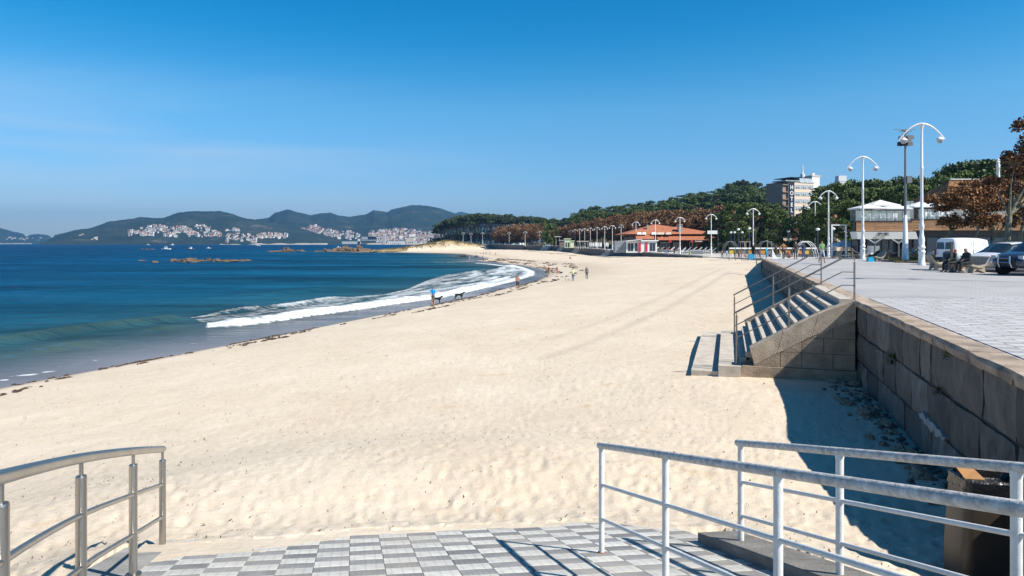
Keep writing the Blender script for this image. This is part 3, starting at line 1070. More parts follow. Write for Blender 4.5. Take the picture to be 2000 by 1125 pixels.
# dune grass on the point
def tuft_cloud(name, pts, h, w_, mt, lab, kind='stuff', cat='grass', per=5):
    V, Fq = [], []
    for p in pts:
        for k in range(per):
            a = rnd.uniform(0, 6.28)
            l = rnd.uniform(0.2, 0.7) * h
            o_ = len(V)
            bx, by = p[0] + rnd.uniform(-w_, w_) * 2, p[1] + rnd.uniform(-w_, w_) * 2
            hh = h * rnd.uniform(0.5, 1.1)
            V += [(bx - w_ * math.cos(a), by - w_ * math.sin(a), p[2] - 0.05), (bx + w_ * math.cos(a), by + w_ * math.sin(a), p[2] - 0.05), (bx + l * math.sin(a) + .3 * w_, by + l * math.cos(a), p[2] + hh), (bx + l * math.sin(a) - .3 * w_, by + l * math.cos(a), p[2] + hh)]
            Fq.append((o_, o_ + 1, o_ + 2, o_ + 3))
    o = link(name, np_mesh(name, V, Fq, mt))
    return tag(o, lab, cat, kind=kind)
pts = []
for k in range(1500):
    i = rnd.uniform(0, len(DUNE) - 1.001)
    a, b_ = DUNE[int(i)], DUNE[int(i) + 1]
    f_ = i - int(i)
    x, y = a[0] + (b_[0] - a[0]) * f_ + rnd.gauss(0, 3), a[1] + (b_[1] - a[1]) * f_ + rnd.gauss(0, 6)
    pts.append((x, y))
gzs = ground(np.array([p[0] for p in pts]), np.array([p[1] for p in pts]))[0]
pts = [(p[0], p[1], z) for p, z in zip(pts, gzs) if z > 1.5 and (math.sin(p[0] * .7) + math.sin(p[1] * .5) > -0.6)]
tuft_cloud('dune_grass', pts, 0.7, 0.25, mat('marram', (0.2, 0.15, 0.06), 0.9, var=0.3, scale=0.3), 'dry yellow marram grass along the crest of the sand dune')

# ------------------------------------------------------------------ seaweed along the tide lines
V, Fq = [], []
def shore_pt(s_, d_):
    L_ = 0
    for i in range(len(SHORE) - 1):
        a, b_ = SHORE[i], SHORE[i + 1]
        l = math.dist(a, b_)
        if L_ + l >= s_:
            t_ = (s_ - L_) / l
            nx, ny = (b_[1] - a[1]) / l, -(b_[0] - a[0]) / l
            return a[0] + (b_[0] - a[0]) * t_ + nx * d_, a[1] + (b_[1] - a[1]) * t_ + ny * d_, (b_[0] - a[0]) / l, (b_[1] - a[1]) / l
        L_ += l
    return None
clumps = []
for k in range(760):
    s_ = rnd.uniform(60, 400)
    lane = rnd.choice([0.35, 0.5, 1.3, 1.5, 2.6, 3.6, 3.8])
    spread = 1 + max(0, (s_ - 100)) / 130
    d_ = lane * spread + rnd.gauss(0, 0.25 * spread) + 0.8 * math.sin(s_ / 9.0) * (lane > 1)
    if math.sin(s_ * 0.33 + 3 * lane) + math.sin(s_ * 0.087 + 2 * lane) < -0.1:
        continue
    q = shore_pt(s_, max(0.3, d_))
    if q:
        clumps.append((*q, rnd.uniform(0.15, 1.1) ** 1.5 * rnd.uniform(0.6, 1.3), rnd.uniform(0.4, 1)))
cz = ground(np.array([c[0] for c in clumps]), np.array([c[1] for c in clumps]))[0]
for (x, y, tx, ty, ln, dens), z in zip(clumps, cz):
    if y > 260 or z < 0:
        continue
    sc_ = 1 + y / 120.0
    for k in range(int(3 + 17 * ln * dens)):
        a, c_ = rnd.gauss(0, 0.75 * ln) * sc_, rnd.gauss(0, 0.06 + 0.05 * ln) * sc_ * 0.7
        cx, cy = x + tx * a - ty * c_, y + ty * a + tx * c_
        l, wd, th = rnd.uniform(0.05, 0.17) * sc_, rnd.uniform(0.012, 0.035) * sc_, math.atan2(ty, tx) + rnd.gauss(0, 0.7)
        dx, dy = math.cos(th) * l, math.sin(th) * l
        ex, ey = -math.sin(th) * wd, math.cos(th) * wd
        h0 = z + 0.02 + a * 0
        o_ = len(V)
        V += [(cx - dx - ex, cy - dy - ey, h0), (cx + dx - ex, cy + dy - ey, h0), (cx + dx + ex, cy + dy + ey, h0 + .01), (cx - dx + ex, cy - dy + ey, h0 + .01), (cx, cy, h0 + rnd.uniform(0.02, 0.06) * sc_)]
        Fq += [(o_, o_ + 1, o_ + 4, o_ + 4), (o_ + 1, o_ + 2, o_ + 4, o_ + 4), (o_ + 2, o_ + 3, o_ + 4, o_ + 4), (o_ + 3, o_, o_ + 4, o_ + 4)]
Fq = [f[:3] for f in Fq]
tag(link('seaweed', np_mesh('seaweed', V, Fq, mat('seaweed', (0.05, 0.028, 0.015), 0.8, var=0.4, scale=5))), 'dark dried seaweed strewn in broken lines along the tide mark', 'seaweed', kind='stuff')
# bits of dry leaf and shell on the dry sand
V, Fq = [], []
bx, by = [], []
for k in range(2000):
    y = 6 + 34 * rnd.random() ** 1.4
    px = rnd.uniform(20, 1750)
    bx.append((px - 1000) / FPX * y)
    by.append(y)
g_ = ground(np.array(bx), np.array(by))
for x, y, z, d_, p_ in zip(bx, by, g_[0], g_[1], g_[4]):
    u_, v_ = ramp_uv(x, y)
    if p_ or d_ < 4 or z < 0.2 or (v_ > -4.6 and v_ < 1.9 and u_ < 1.6):
        continue
    l = rnd.uniform(0.005, 0.015) * (1 + y / 25) * (1.8 if rnd.random() < 0.08 else 1)
    a = rnd.uniform(0, 6.28)
    o_ = len(V)
    c_, s_ = math.cos(a) * l, math.sin(a) * l
    V += [(x - c_, y - s_, z + .02), (x + s_ * .5, y - c_ * .5, z + 0.022), (x + c_, y + s_, z + .035 + l * .4), (x - s_ * .5, y + c_ * .5, z + .028)]
    Fq.append((o_, o_ + 1, o_ + 2, o_ + 3))
tag(link('leaf_litter', np_mesh('leaf_litter', V, Fq, mat('litter', (0.12, 0.06, 0.03), 0.9, var=0.5, scale=3))), 'small brown leaves and weed bits scattered over the dry sand', 'litter', kind='stuff')
# ------------------------------------------------------------------ promenade, sea wall
WA = math.atan2(0.3018, 0.9534)
WR = -WA
def wl(b, a, z=0.0):           # wall frame: b landward, a along the wall
    return Vector((3.45 + 0.3018 * a + 0.9534 * b, 0.9534 * a - 0.3018 * b, z))
PT = 4.65
def checker_mat(name, cell, c1, c2, rot, org):
    m = bpy.data.materials.new(name)
    t, b = nodes(m)
    L, N = t.links.new, t.nodes.new
    co = N('ShaderNodeTexCoord')
    sub = N('ShaderNodeMapping')
    sub.vector_type = 'TEXTURE'
    sub.inputs['Location'].default_value = (org[0], org[1], 0)
    sub.inputs['Rotation'].default_value = (0, 0, rot)
    sub.inputs['Scale'].default_value = (cell[0], cell[1], 1000)
    L(co.outputs['Object'], sub.inputs[0])
    ck = N('ShaderNodeTexChecker')
    ck.inputs['Scale'].default_value = 1.0
    ck.inputs['Color1'].default_value = (*c1, 1)
    ck.inputs['Color2'].default_value = (*c2, 1)
    L(sub.outputs[0], ck.inputs['Vector'])
    n = N('ShaderNodeTexNoise')
    n.inputs['Scale'].default_value = 1.2
    n.inputs['Detail'].default_value = 7
    n.inputs['Roughness'].default_value = 0.7
    L(co.outputs['Object'], n.inputs['Vector'])
    r = N('ShaderNodeValToRGB')
    r.color_ramp.elements[0].position = 0.3
    n.inputs['Scale'].default_value = 0.35
    n.inputs['Detail'].default_value = 9
    r.color_ramp.elements[0].color = (0.66, 0.65, 0.63, 1)
    r.color_ramp.elements[1].position = 0.65
    r.color_ramp.elements[1].color = (1, 1, 1, 1)
    L(n.outputs[0], r.inputs[0])
    mx_ = N('ShaderNodeMixRGB')
    mx_.blend_type = 'MULTIPLY'
    mx_.inputs[0].default_value = 0.8
    L(ck.outputs[0], mx_.inputs[1])
    L(r.outputs[0], mx_.inputs[2])
    L(mx_.outputs[0], b.inputs['Base Color'])
    b.inputs['Roughness'].default_value = 0.8
    b.inputs['Specular IOR Level'].default_value = 0.3
    return m
C_W, C_D = (0.49, 0.47, 0.455), (0.355, 0.34, 0.345)
M_prom = checker_mat('promenade_tiles', (0.3, 0.2), C_W, C_D, WR, (3.45 + 0.9534 * 0.46, -0.3018 * 0.46))
M_mortar = mat('dark_mortar', (0.045, 0.042, 0.035), 0.95, var=0.4, scale=3)
M_conc = mat('old_concrete', (0.33, 0.31, 0.28), 0.9, var=0.3, scale=2.5, bump=0.5, bscale=30)
M_concd = mat('dark_concrete', (0.14, 0.125, 0.11), 0.9, var=0.45, scale=1.5, bump=0.6, bscale=25)
# promenade slab (top face only shows); polygon in world
a1 = 72.7
def slab(name, poly, z0, z1, m):
    b = MB()
    b.prism([(p[0], p[1]) for p in poly], z0, z1)
    return tag(b.build(name, m), kind='structure')
slab('promenade', [wl(0.41, -12), wl(120, -12), Vector((130, 69.0, 0)), wl(0.41, a1 - 0.02)], 1.5, PT, M_prom)
slab('landing', [wl(0.40, -12), wl(0.40, 1.5), Vector((3.25, 0.9, 0)), Vector((-2.4, -0.45, 0)), Vector((-3.4, -12, 0))], 1.5, PT + 0.02, M_conc)
# lower promenade along the far beach
def offs(poly, d):
    out = []
    for i, p in enumerate(poly):
        a = poly[max(0, i - 1)]
        b = poly[min(len(poly) - 1, i + 1)]
        l = math.dist(a, b)
        out.append((p[0] + (b[1] - a[1]) / l * d, p[1] - (b[0] - a[0]) / l * d))
    return out
LW = []
_w = WALL[5:]
for i in range(len(_w) - 1):
    n_ = max(1, int(math.dist(_w[i], _w[i + 1]) / 14))
    for k in range(n_):
        LW.append((_w[i][0] + (_w[i + 1][0] - _w[i][0]) * k / n_, _w[i][1] + (_w[i + 1][1] - _w[i][1]) * k / n_))
LW.append(_w[-1])
M_prom2 = mat('far_paving', (0.5, 0.46, 0.41), 0.85, var=0.12, scale=0.4)
inner = offs(LW, 26)
V, Fq = [], []
for p, q in zip(LW, inner):
    z = float(zprom(max(p[1], 69.6)))
    V += [(p[0], p[1], z), (q[0], q[1], z + 0.02), (q[0], q[1], z - 1.5), (p[0], p[1], z - 1.0)]
for i in range(len(LW) - 1):
    o_ = i * 4
    Fq += [(o_, o_ + 1, o_ + 5, o_ + 4), (o_ + 3, o_, o_ + 4, o_ + 7), (o_ + 1, o_ + 2, o_ + 6, o_ + 5)]
tag(link('lower_promenade', np_mesh('lower_promenade', V, Fq, M_prom2)), kind='structure')
slab('terrace_ground', [Vector((27, 69.3, 0)), Vector((130, 69.3, 0)), Vector((130, 140, 0)), Vector((58, 140, 0)), Vector((56, 121, 0)), Vector((46, 100, 0))], 1.0, [4.42, 4.42, 3.3, 3.3, 3.55, 4.1], M_prom2)

# individual paving tiles on the near part of the promenade
def tile_mats(pref, w_, d_):
    out = []
    for k, c in enumerate([w_, tuple(x * 0.93 for x in w_), tuple(x * 1.05 for x in w_), d_, tuple(x * 0.86 for x in d_), tuple(x * 1.14 for x in d_)]):
        m = mat('%s_tile_%d' % (pref, k), c, 0.8, var=0.16, scale=5, bump=0.25, bscale=60, objrand=0.07)
        t = m.node_tree
        b = t.nodes['Principled BSDF']
        # ribs cast into every tile: fine relief
        co = t.nodes.new('ShaderNodeTexCoord')
        wv = t.nodes.new('ShaderNodeTexWave')
        wv.inputs['Scale'].default_value = 3.5 if k < 3 else 7.0
        wv.inputs['Phase Offset'].default_value = 0.8
        t.links.new(co.outputs['Object'], wv.inputs['Vector'])
        rp_ = t.nodes.new('ShaderNodeValToRGB')
        rp_.color_ramp.elements[0].position = 0.0
        rp_.color_ramp.elements[0].color = (0.62, 0.62, 0.64, 1)
        rp_.color_ramp.elements[1].position = 0.22
        rp_.color_ramp.elements[1].color = (1, 1, 1, 1)
        t.links.new(wv.outputs[0], rp_.inputs[0])
        mx_ = t.nodes.new('ShaderNodeMixRGB')
        mx_.blend_type = 'MULTIPLY'
        mx_.inputs[0].default_value = 0.4
        old = b.inputs['Base Color'].links[0].from_socket
        t.links.new(old, mx_.inputs[1])
        t.links.new(rp_.outputs[0], mx_.inputs[2])
        ge = t.nodes.new('ShaderNodeNewGeometry')     # drifted sand and grime, continuous from tile to tile
        dn_ = t.nodes.new('ShaderNodeTexNoise')
        dn_.inputs['Scale'].default_value = 1.5
        dn_.inputs['Detail'].default_value = 9
        dn_.inputs['Roughness'].default_value = 0.7
        t.links.new(ge.outputs['Position'], dn_.inputs['Vector'])
        dr_ = t.nodes.new('ShaderNodeMapRange')
        dr_.inputs['From Min'].default_value = 0.44
        dr_.inputs['From Max'].default_value = 0.68
        dr_.inputs['To Max'].default_value = 0.55
        t.links.new(dn_.outputs[0], dr_.inputs[0])
        md_ = t.nodes.new('ShaderNodeMixRGB')
        t.links.new(dr_.outputs[0], md_.inputs[0])
        t.links.new(mx_.outputs[0], md_.inputs[1])
        md_.inputs[2].default_value = (0.45, 0.4, 0.335, 1) if pref == 'ramp' else (0.4, 0.38, 0.365, 1)
        t.links.new(md_.outputs[0], b.inputs['Base Color'])
        out.append(m)
    return out
TM = tile_mats('ramp', (0.57, 0.55, 0.50), (0.235, 0.23, 0.222))
TP = tile_mats('prom', C_W, C_D)
def tile_mesh(name, w_, l_, h_, m):
    b = MB()
    e = 0.003
    b.add([(-w_ / 2, -l_ / 2, -h_), (w_ / 2, -l_ / 2, -h_), (w_ / 2, l_ / 2, -h_), (-w_ / 2, l_ / 2, -h_),
           (-w_ / 2, -l_ / 2, -e), (w_ / 2, -l_ / 2, -e), (w_ / 2, l_ / 2, -e), (-w_ / 2, l_ / 2, -e),
           (-w_ / 2 + e, -l_ / 2 + e, 0), (w_ / 2 - e, -l_ / 2 + e, 0), (w_ / 2 - e, l_ / 2 - e, 0), (-w_ / 2 + e, l_ / 2 - e, 0)],
          [(0, 3, 2, 1), (0, 1, 5, 4), (1, 2, 6, 5), (2, 3, 7, 6), (3, 0, 4, 7), (4, 5, 9, 8), (5, 6, 10, 9), (6, 7, 11, 10), (7, 4, 8, 11), (8, 9, 10, 11)])
    o = b.build(name, m)
    me = o.data
    bpy.data.objects.remove(o)
    return me
TPm = [tile_mesh('paving_tile', 0.297, 0.197, 0.03, m) for m in TP]
cand = []
for j in range(28, 125):
    for i in range(0, 22):
        a_, b_ = j * 0.2 + 0.1, 0.46 + i * 0.3 + 0.15
        p = wl(b_, a_ + 2.0, PT)
        px = 1000 + FPX * p.x / p.y
        if px < 2035 and p.y < 25:
            cand.append((p.y, p, i, j))
cand.sort(key=lambda q: q[0])
prom_root = bpy.data.objects['promenade']
rest = MB()
for n_, (_, p, i, j) in enumerate(cand):
    dark = (i + j) % 2
    if n_ < 290:
        o = link('paving_tile', TPm[rnd.randrange(3) + 3 * dark], prom_root, (p.x, p.y, PT + 0.014 + rnd.uniform(-.0015, .0015)), WR)
    elif p.y < 19:
        c_, s_ = math.cos(WR), math.sin(WR)
        o_ = [(p.x + x * c_ - y * s_, p.y + x * s_ + y * c_, PT + z) for x, y, z in [(-.145, -.095, .002), (.145, -.095, .002), (.145, .095, .002), (-.145, .095, .002), (-.145, -.095, .013), (.145, -.095, .013), (.145, .095, .013), (-.145, .095, .013)]]
        rest.hexa(o_, rnd.randrange(3) + 3 * dark)
o = rest.build('paving_field', TP, prom_root)
o['kind'] = 'stuff'

# coping and stones of the near wall
M_stone = [mat('granite_%d' % k, c, 0.9, var=0.35, scale=3.0, bump=0.9, bscale=22, objrand=0.18, detail=8, stretch=(1, 1, 0.6)) for k, c in enumerate([(0.125, 0.11, 0.095), (0.1, 0.09, 0.08), (0.15, 0.135, 0.118)])]
M_cope = mat('coping_stone', (0.29, 0.215, 0.155), 0.9, var=0.38, scale=2.2, bump=0.8, bscale=28, objrand=0.15, c2=(0.38, 0.295, 0.22), detail=8)
def rough_block(x0, x1, y0, y1, z0, z1, seed, amp=0.018, face='x'):
    """block with a subdivided, slightly uneven seaward face at x0"""
    r2 = random.Random(seed)
    b = MB()
    n, m_ = 4, 3
    vs = []
    for i in range(n + 1):
        for j in range(m_ + 1):
            edge = i in (0, n) or j in (0, m_)
            vs.append((x0 + (r2.uniform(0.02, 0.05) if edge else r2.uniform(-amp, amp * 0.5)), y0 + (y1 - y0) * i / n + (r2.uniform(-.01, .01)), z0 + (z1 - z0) * j / m_ + r2.uniform(-.01, .01)))
    fs = [(i * (m_ + 1) + j, i * (m_ + 1) + j + 1, (i + 1) * (m_ + 1) + j + 1, (i + 1) * (m_ + 1) + j) for i in range(n) for j in range(m_)]
    k = len(vs)
    vs += [(x1, y0, z0), (x1, y1, z0), (x1, y1, z1), (x1, y0, z1)]
    b_edge = [i * (m_ + 1) for i in range(n + 1)]
    t_edge = [i * (m_ + 1) + m_ for i in range(n + 1)]
    fs.append(tuple(b_edge + [k + 1, k]))
    fs.append(tuple(reversed(t_edge)) + (k + 3, k + 2))
    fs.append(tuple([k] + [k + 3] + [m_ - j for j in range(m_ + 1)]))
    fs.append(tuple([k + 2, k + 1] + [n * (m_ + 1) + j for j in range(m_ + 1)]))
    return b.add(vs, fs)
wall_root = thing('sea_wall', 'shaded granite block sea wall running from the foreground past the stairs', 'wall', (3.45, 0, 0), WR)
bk = MB()
bk.box(0.06, 0.38, 0.9, a1, 0.5, PT - 0.16)
bk.build('mortar_core', M_mortar, wall_root)
seed = 0
for ci, (z0, z1) in enumerate([(PT - 0.86, PT - 0.155), (PT - 1.58, PT - 0.89), (PT - 2.32, PT - 1.61)]):
    a_ = 1.2 + (0, .55, .25)[ci]
    while a_ < a1 - 0.3:
        seed += 1
        l_ = rnd.choice([1.15, 1.25, 1.3, 0.65, 1.2]) * (1 if a_ < 40 else 1.25)
        e_ = min(a_ + l_, a1)
        if not (19.9 < a_ and e_ < 26.5):
            dx = rnd.uniform(-0.012, 0.012) + 0.0
            b = rough_block(dx, 0.3, a_ + 0.02, e_ - 0.02, z0 + 0.012, z1 - 0.012, seed, 0.028)
            b.build('stone', M_stone[seed % 3], wall_root)
        a_ = e_
a_ = 1.0
while a_ < a1:
    e_ = min(a_ + rnd.uniform(1.5, 2.1), a1)
    if a_ < 19.2 < e_:
        e_ = 19.2
    b = rough_block(-0.06, 0.40, a_ + 0.004, e_ - 0.004, PT - 0.15, PT + 0.012 + rnd.uniform(-.003, .003), seed, 0.006)
    seed += 1
    b.build('coping_stone', M_cope, wall_root)
    a_ = e_
# weeds in the joints, patch of pale mortar
M_weed = mat('weed', (0.05, 0.075, 0.02), 0.8, var=0.4, scale=10)
def weed_plant(p, s, lab):
    V, Fq = [], []
    for k in range(70):
        a, e = rnd.uniform(0, 6.28), rnd.uniform(-0.9, 1.1)
        d = Vector((math.cos(a) * math.cos(e), math.sin(a) * math.cos(e), math.sin(e)))
        r_ = rnd.uniform(0.3, 1) * s
        q = d.cross(Vector((0.3, 0.2, 1))).normalized() * s * 0.12
        c = d * r_
        o_ = len(V)
        V += [tuple(c - q), tuple(c + d * s * .35), tuple(c + q), tuple(c - d * s * .3)]
        Fq.append((o_, o_ + 1, o_ + 2, o_ + 3))
    o = link('weed', np_mesh('weed', V, Fq, M_weed), None, p)
    tag(o, lab, 'plant')
# the weed on the wall: pixel (1745,702) lies on the wall face
def wall_face(px, py, off=-0.03):
    k = (px - 1000) / FPX
    y = 3.45 / (k - 0.3165)
    return Vector((k * y - 0.0286, y + 0.009, E - (py - 475) / FPX * y))
weed_plant(wall_face(1745, 702), 0.17, 'tuft of green weed hanging from a joint of the shaded wall')
weed_plant(wall_face(1853, 694) , 0.08, 'tiny weed under the coping of the shaded wall')
weed_plant(wall_face(1835, 764) , 0.09, 'small dark weed at a joint crossing in the shaded wall')
pm = MB()
pts_ = []
for k in range(15):
    f = k / 14.0
    p = wall_face(1797 + 53 * f, 806 + 52 * f + 3 * math.sin(k * 2.1))
    a_ = (p.x - 3.45) * 0.3018 + p.y * 0.9534
    h_ = (0.02 + 0.075 * math.sin(math.pi * f) ** .7) * (0.75 + 0.5 * rnd.random())
    pts_.append((a_, p.z - h_, p.z + h_ * rnd.uniform(.4, 1)))
for k in range(14):
    p, q = pts_[k], pts_[k + 1]
    pm.hexa([(-.034, p[0], p[1]), (.08, p[0], p[1]), (.08, q[0], q[1]), (-.034, q[0], q[1]), (-.034, p[0], p[2]), (.08, p[0], p[2]), (.08, q[0], q[2]), (-.034, q[0], q[2])])
pm.build('mortar_patch', mat('pale_mortar', (0.3, 0.3, 0.29), 0.9, var=0.3, scale=8), wall_root)['label'] = 'pale mortar patch smeared on a wall joint'
# end face of the near promenade
slab('promenade_end', [wl(0.42, a1 + 0.0), wl(100, a1 - 25), wl(100, a1 - 24.6), wl(0.42, a1 + 0.38)], 2.0, PT - 0.004, M_concd)

# ------------------------------------------------------------------ stairs down to the sand
ST = thing('beach_stairs', 'granite stairs with sloping cheek walls from promenade to sand', 'stairs', tuple(wl(0, 19.2, 0)), WR)
M_step = mat('step_stone', (0.48, 0.42, 0.35), 0.9, var=0.2, scale=3, bump=0.6, bscale=30)
M_side = mat('stair_side_stone', (0.33, 0.255, 0.185), 0.9, var=0.35, scale=2.5, bump=0.7, bscale=20)
# local: x landward, y along wall (0..7.9), steps run to -x
w0, w1 = 0.52, 6.95
RISE = 0.175
for k in range(1, 11):
    s0 = 0.35 + 0.28 * (k - 1) if k < 10 else 0.35 + 0.28 * 8 + 0.2
    s1 = 0.35 + 0.28 * k if k < 9 else (2.79 if k == 9 else 2.95)
    z = PT - RISE * k
    b = MB()
    cuts = [w0, w0 + 2.2 + 0.3 * (k % 2), w0 + 4.4 - 0.3 * (k % 2), w1]
    for q in range(3):
        b.hexa([(-s1 - 0.015, cuts[q] + .004, z - 0.16), (-s0, cuts[q] + .004, z - 0.16), (-s0, cuts[q + 1] - .004, z - 0.16), (-s1 - 0.015, cuts[q + 1] - .004, z - 0.16),
                (-s1 - 0.015, cuts[q] + .004, z - .006 * (q == 1)), (-s0, cuts[q] + .004, z), (-s0, cuts[q + 1] - .004, z), (-s1 - 0.015, cuts[q + 1] - .004, z)])
    b.build('step', M_step, ST)
core = MB()
core.add([(0.0, w0, PT - .2), (-0.36, w0, PT - .2), (-2.95, w0, PT - 1.95), (-2.95, w0, 0.8), (0.0, w0, 0.8), (0.0, w1, PT - .2), (-0.36, w1, PT - .2), (-2.95, w1, PT - 1.95), (-2.95, w1, 0.8), (0.0, w1, 0.8)],
         [(0, 1, 2, 3, 4), (9, 8, 7, 6, 5), (0, 5, 6, 1), (1, 6, 7, 2), (2, 7, 8, 3), (3, 8, 9, 4)])
core.build('stair_core', M_side, ST)
b = MB()
b.box(-0.35, -0.001, w0, w1, PT - 0.2, PT + 0.008)
b.build('top_landing', M_step, ST)
P1, P2 = E - 3.455, E - 3.64
b = MB()
b.box(-3.55, -2.93, -0.12, 8.3, 1.2, P1)
b.build('landing_slab', M_step, ST)
b = MB()
b.box(-4.3, -3.56, -0.02, 9.0, 1.2, P2)
b.build('foot_slab', M_step, ST)
b = MB()   # plinth under the side
b.box(-2.92, 0.0, -0.06, 0.5, 1.0, P1 + 0.02)
b.build('plinth', M_side, ST)
M_cheek = mat('cheek_stone', (0.4, 0.31, 0.22), 0.9, var=0.3, scale=2.2, bump=0.8, bscale=24, c2=(0.5, 0.4, 0.3), detail=8)
def cheek(y0, y1, lower):
    # cheek of three sloping stones
    cuts = [0.02, 0.95, 1.85, 2.72]
    zt = lambda s: PT + 0.02 - max(0, s - 0.25) * 0.575
    for q in range(3):
        s0, s1 = cuts[q], cuts[q + 1] - 0.012
        dz = 0.52
        b = MB()
        sl_ = 0.16
        s0b, s1b = s0 + (sl_ if q else 0), s1 + (sl_ if q < 2 else -0.12)
        zb0, zb1 = zt(s0b) - dz, max(zt(s1b) - dz, P1 + 0.03)
        b.hexa([(-s1b, y0, zb1), (-s0b, y0, zb0), (-s0b, y1, zb0), (-s1b, y1, zb1), (-s1, y0, zt(s1)), (-s0, y0, zt(s0)), (-s0, y1, zt(s0)), (-s1, y1, zt(s1))])
        b.build('cheek_stone', M_cheek, ST)
    for r_ in range(4):          # coursed stones of the side
        za, zb = P1 + 0.03 + r_ * .42, P1 + 0.03 + (r_ + 1) * .42 - .012
        smax = min(2.62, 0.25 + (PT - .42 - za) / .575)
        s_ = 0.03
        q = 0
        while s_ < smax - .05:
            e_ = min(s_ + (.78 if (q + r_) % 2 else .55), smax)
            ta, tb = min(zb, zt(s_) - .44), min(zb, max(zt(e_) - .44, za + .02))
            if ta > za + .03:
                b = MB()
                b.hexa([(-e_ + .008, y0 + .012, za), (-s_ - .008, y0 + .012, za), (-s_ - .008, y0 + .1, za), (-e_ + .008, y0 + .1, za), (-e_ + .008, y0 + .012 + .006 * (q % 2), tb), (-s_ - .008, y0 + .012, ta), (-s_ - .008, y0 + .1, ta), (-e_ + .008, y0 + .1, tb)])
                b.build('side_stone', M_side, ST)
            s_ = e_
            q += 1
    b = MB()
    b.add([(-0.02, y0 + .03, PT - .38), (-2.6, y0 + .03, PT - 1.68), (-2.6, y0 + .03, P1), (-0.02, y0 + .03, P1 - 1), (-0.02, y1 - .02, PT - .38), (-2.6, y1 - .02, PT - 1.68), (-2.6, y1 - .02, P1), (-0.02, y1 - .02, P1 - 1)],
          [(0, 1, 2, 3), (7, 6, 5, 4), (0, 4, 5, 1), (1, 5, 6, 2), (2, 6, 7, 3)])
    b.build('side_wall', M_mortar, ST)
cheek(0.0, 0.515, True)
cheek(6.955, 7.45, False)

M_steel = mat('brushed_steel', (0.42, 0.40, 0.37), 0.34, metal=1.0, var=0.12, scale=4, stretch=(1, 1, 0.2), bump=0.05, bscale=80)
M_tarn = mat('weathered_steel', (0.30, 0.28, 0.25), 0.45, metal=0.9, var=0.2, scale=6)
def stair_rail(y, lab):
    r_ = thing('handrail', lab, 'handrail', tuple(wl(0, 19.2, 0)), WR, 'handrails of the beach stairs')
    top = [(-0.02, PT), (-1.68, PT - 0.78), (-3.06, P1)]
    tops = [(0.0, PT + 1.135), (-0.33, PT + 1.135), (-3.1, E - 1.98)]
    zr = lambda s, o_: (PT + 1.135 if s <= .33 else PT + 1.135 + (s - .33) / 2.77 * (E - 1.98 - PT - 1.135)) - o_
    for s, zb in ((0.02, PT), (1.67, PT - 0.80), (3.06, P1)):
        b = MB()
        b.tube([(-s, y, zb - 0.02), (-s, y, zr(s, 0.09))], 0.026, 10)
        b.tube([(-s, y, zr(s, 0.09)), (-s, y, zr(s, 0))], 0.012, 6)
        b.build('post', M_tarn, r_, smooth=True)
    for o_, rad_, nm in ((0, 0.024, 'top_rail'), (0.37, 0.014, 'mid_rail'), (0.73, 0.014, 'mid_rail')):
        b = MB()
        b.tube([(0.0, y, zr(0, o_)), (-0.33, y, zr(.33, o_)), (-3.1, y, zr(3.1, o_))], rad_, 8)
        b.build(nm, M_tarn, r_, smooth=True)
stair_rail(0.22, 'grey metal handrail on the nearer cheek of the beach stairs')
stair_rail(7.15, 'grey metal handrail on the farther cheek of the beach stairs')
# small far handrail on the sand before the end of the near wall
p0 = hit(1478, 527)
t = thing('handrail', 'short dark handrail standing alone on sand at the far wall end', 'handrail', tuple(p0))
for k, (dx, h_) in enumerate(((0, 1.15), (0.9, 1.3))):
    b = MB()
    b.tube([(dx * .3, dx, -0.3), (dx * .3, dx, h_)], 0.04, 6)
    b.build('post', M_tarn, t)
for h_ in (0.6, 1.12):
    b = MB()
    b.tube([(0, 0, h_), (0.27, 0.9, h_ + .15)], 0.03, 6)
    b.build('rail', M_tarn, t)

# ------------------------------------------------------------------ rubble at the wall foot
def hitw(a, b):
    p = wl(b, a)
    return p.x, p.y, gz(p.x, p.y)
k = 0
for a_ in np.arange(11.0, 19.0, 0.42):
    x, y, z = hitw(a_ + rnd.uniform(-.1, .1), -0.15 - rnd.random() ** 1.5 * 0.75)
    s = rnd.uniform(0.07, 0.17)
    o = link('rubble_stone', rock_me[k % 5].copy() if k < 5 else bpy.data.meshes['rubble_%d' % (k % 5)], None, (x, y, z + s * .15), rnd.uniform(0, 6))
    if k < 5:
        o.data.name = 'rubble_%d' % k
        o.data.materials[0] = M_side
    o.scale = (s, s * rnd.uniform(.7, 1), s * rnd.uniform(.6, .9))
    tag(o, 'broken stone lying in the shade at the foot of the sea wall', 'stone', 'rubble stones along the wall foot')
    k += 1
b = MB()
for q in range(300):
    x, y, z = hitw(rnd.uniform(8.5, 19.2), -0.05 - abs(rnd.gauss(0, 0.28)))
    s = rnd.uniform(0.015, 0.06)
    b.hexa([(x - s, y - s, z - .01), (x + s, y - s * .8, z - .01), (x + s * .8, y + s, z - .01), (x - s, y + s, z - .01), (x - s * .6, y - s * .6, z + s), (x + s * .5, y - s * .7, z + s * 1.1), (x + s * .6, y + s * .5, z + s * .8), (x - s * .5, y + s * .6, z + s)])
tag(b.build('rubble', M_concd), 'small dark rubble and debris along the wall foot', 'rubble', kind='stuff')

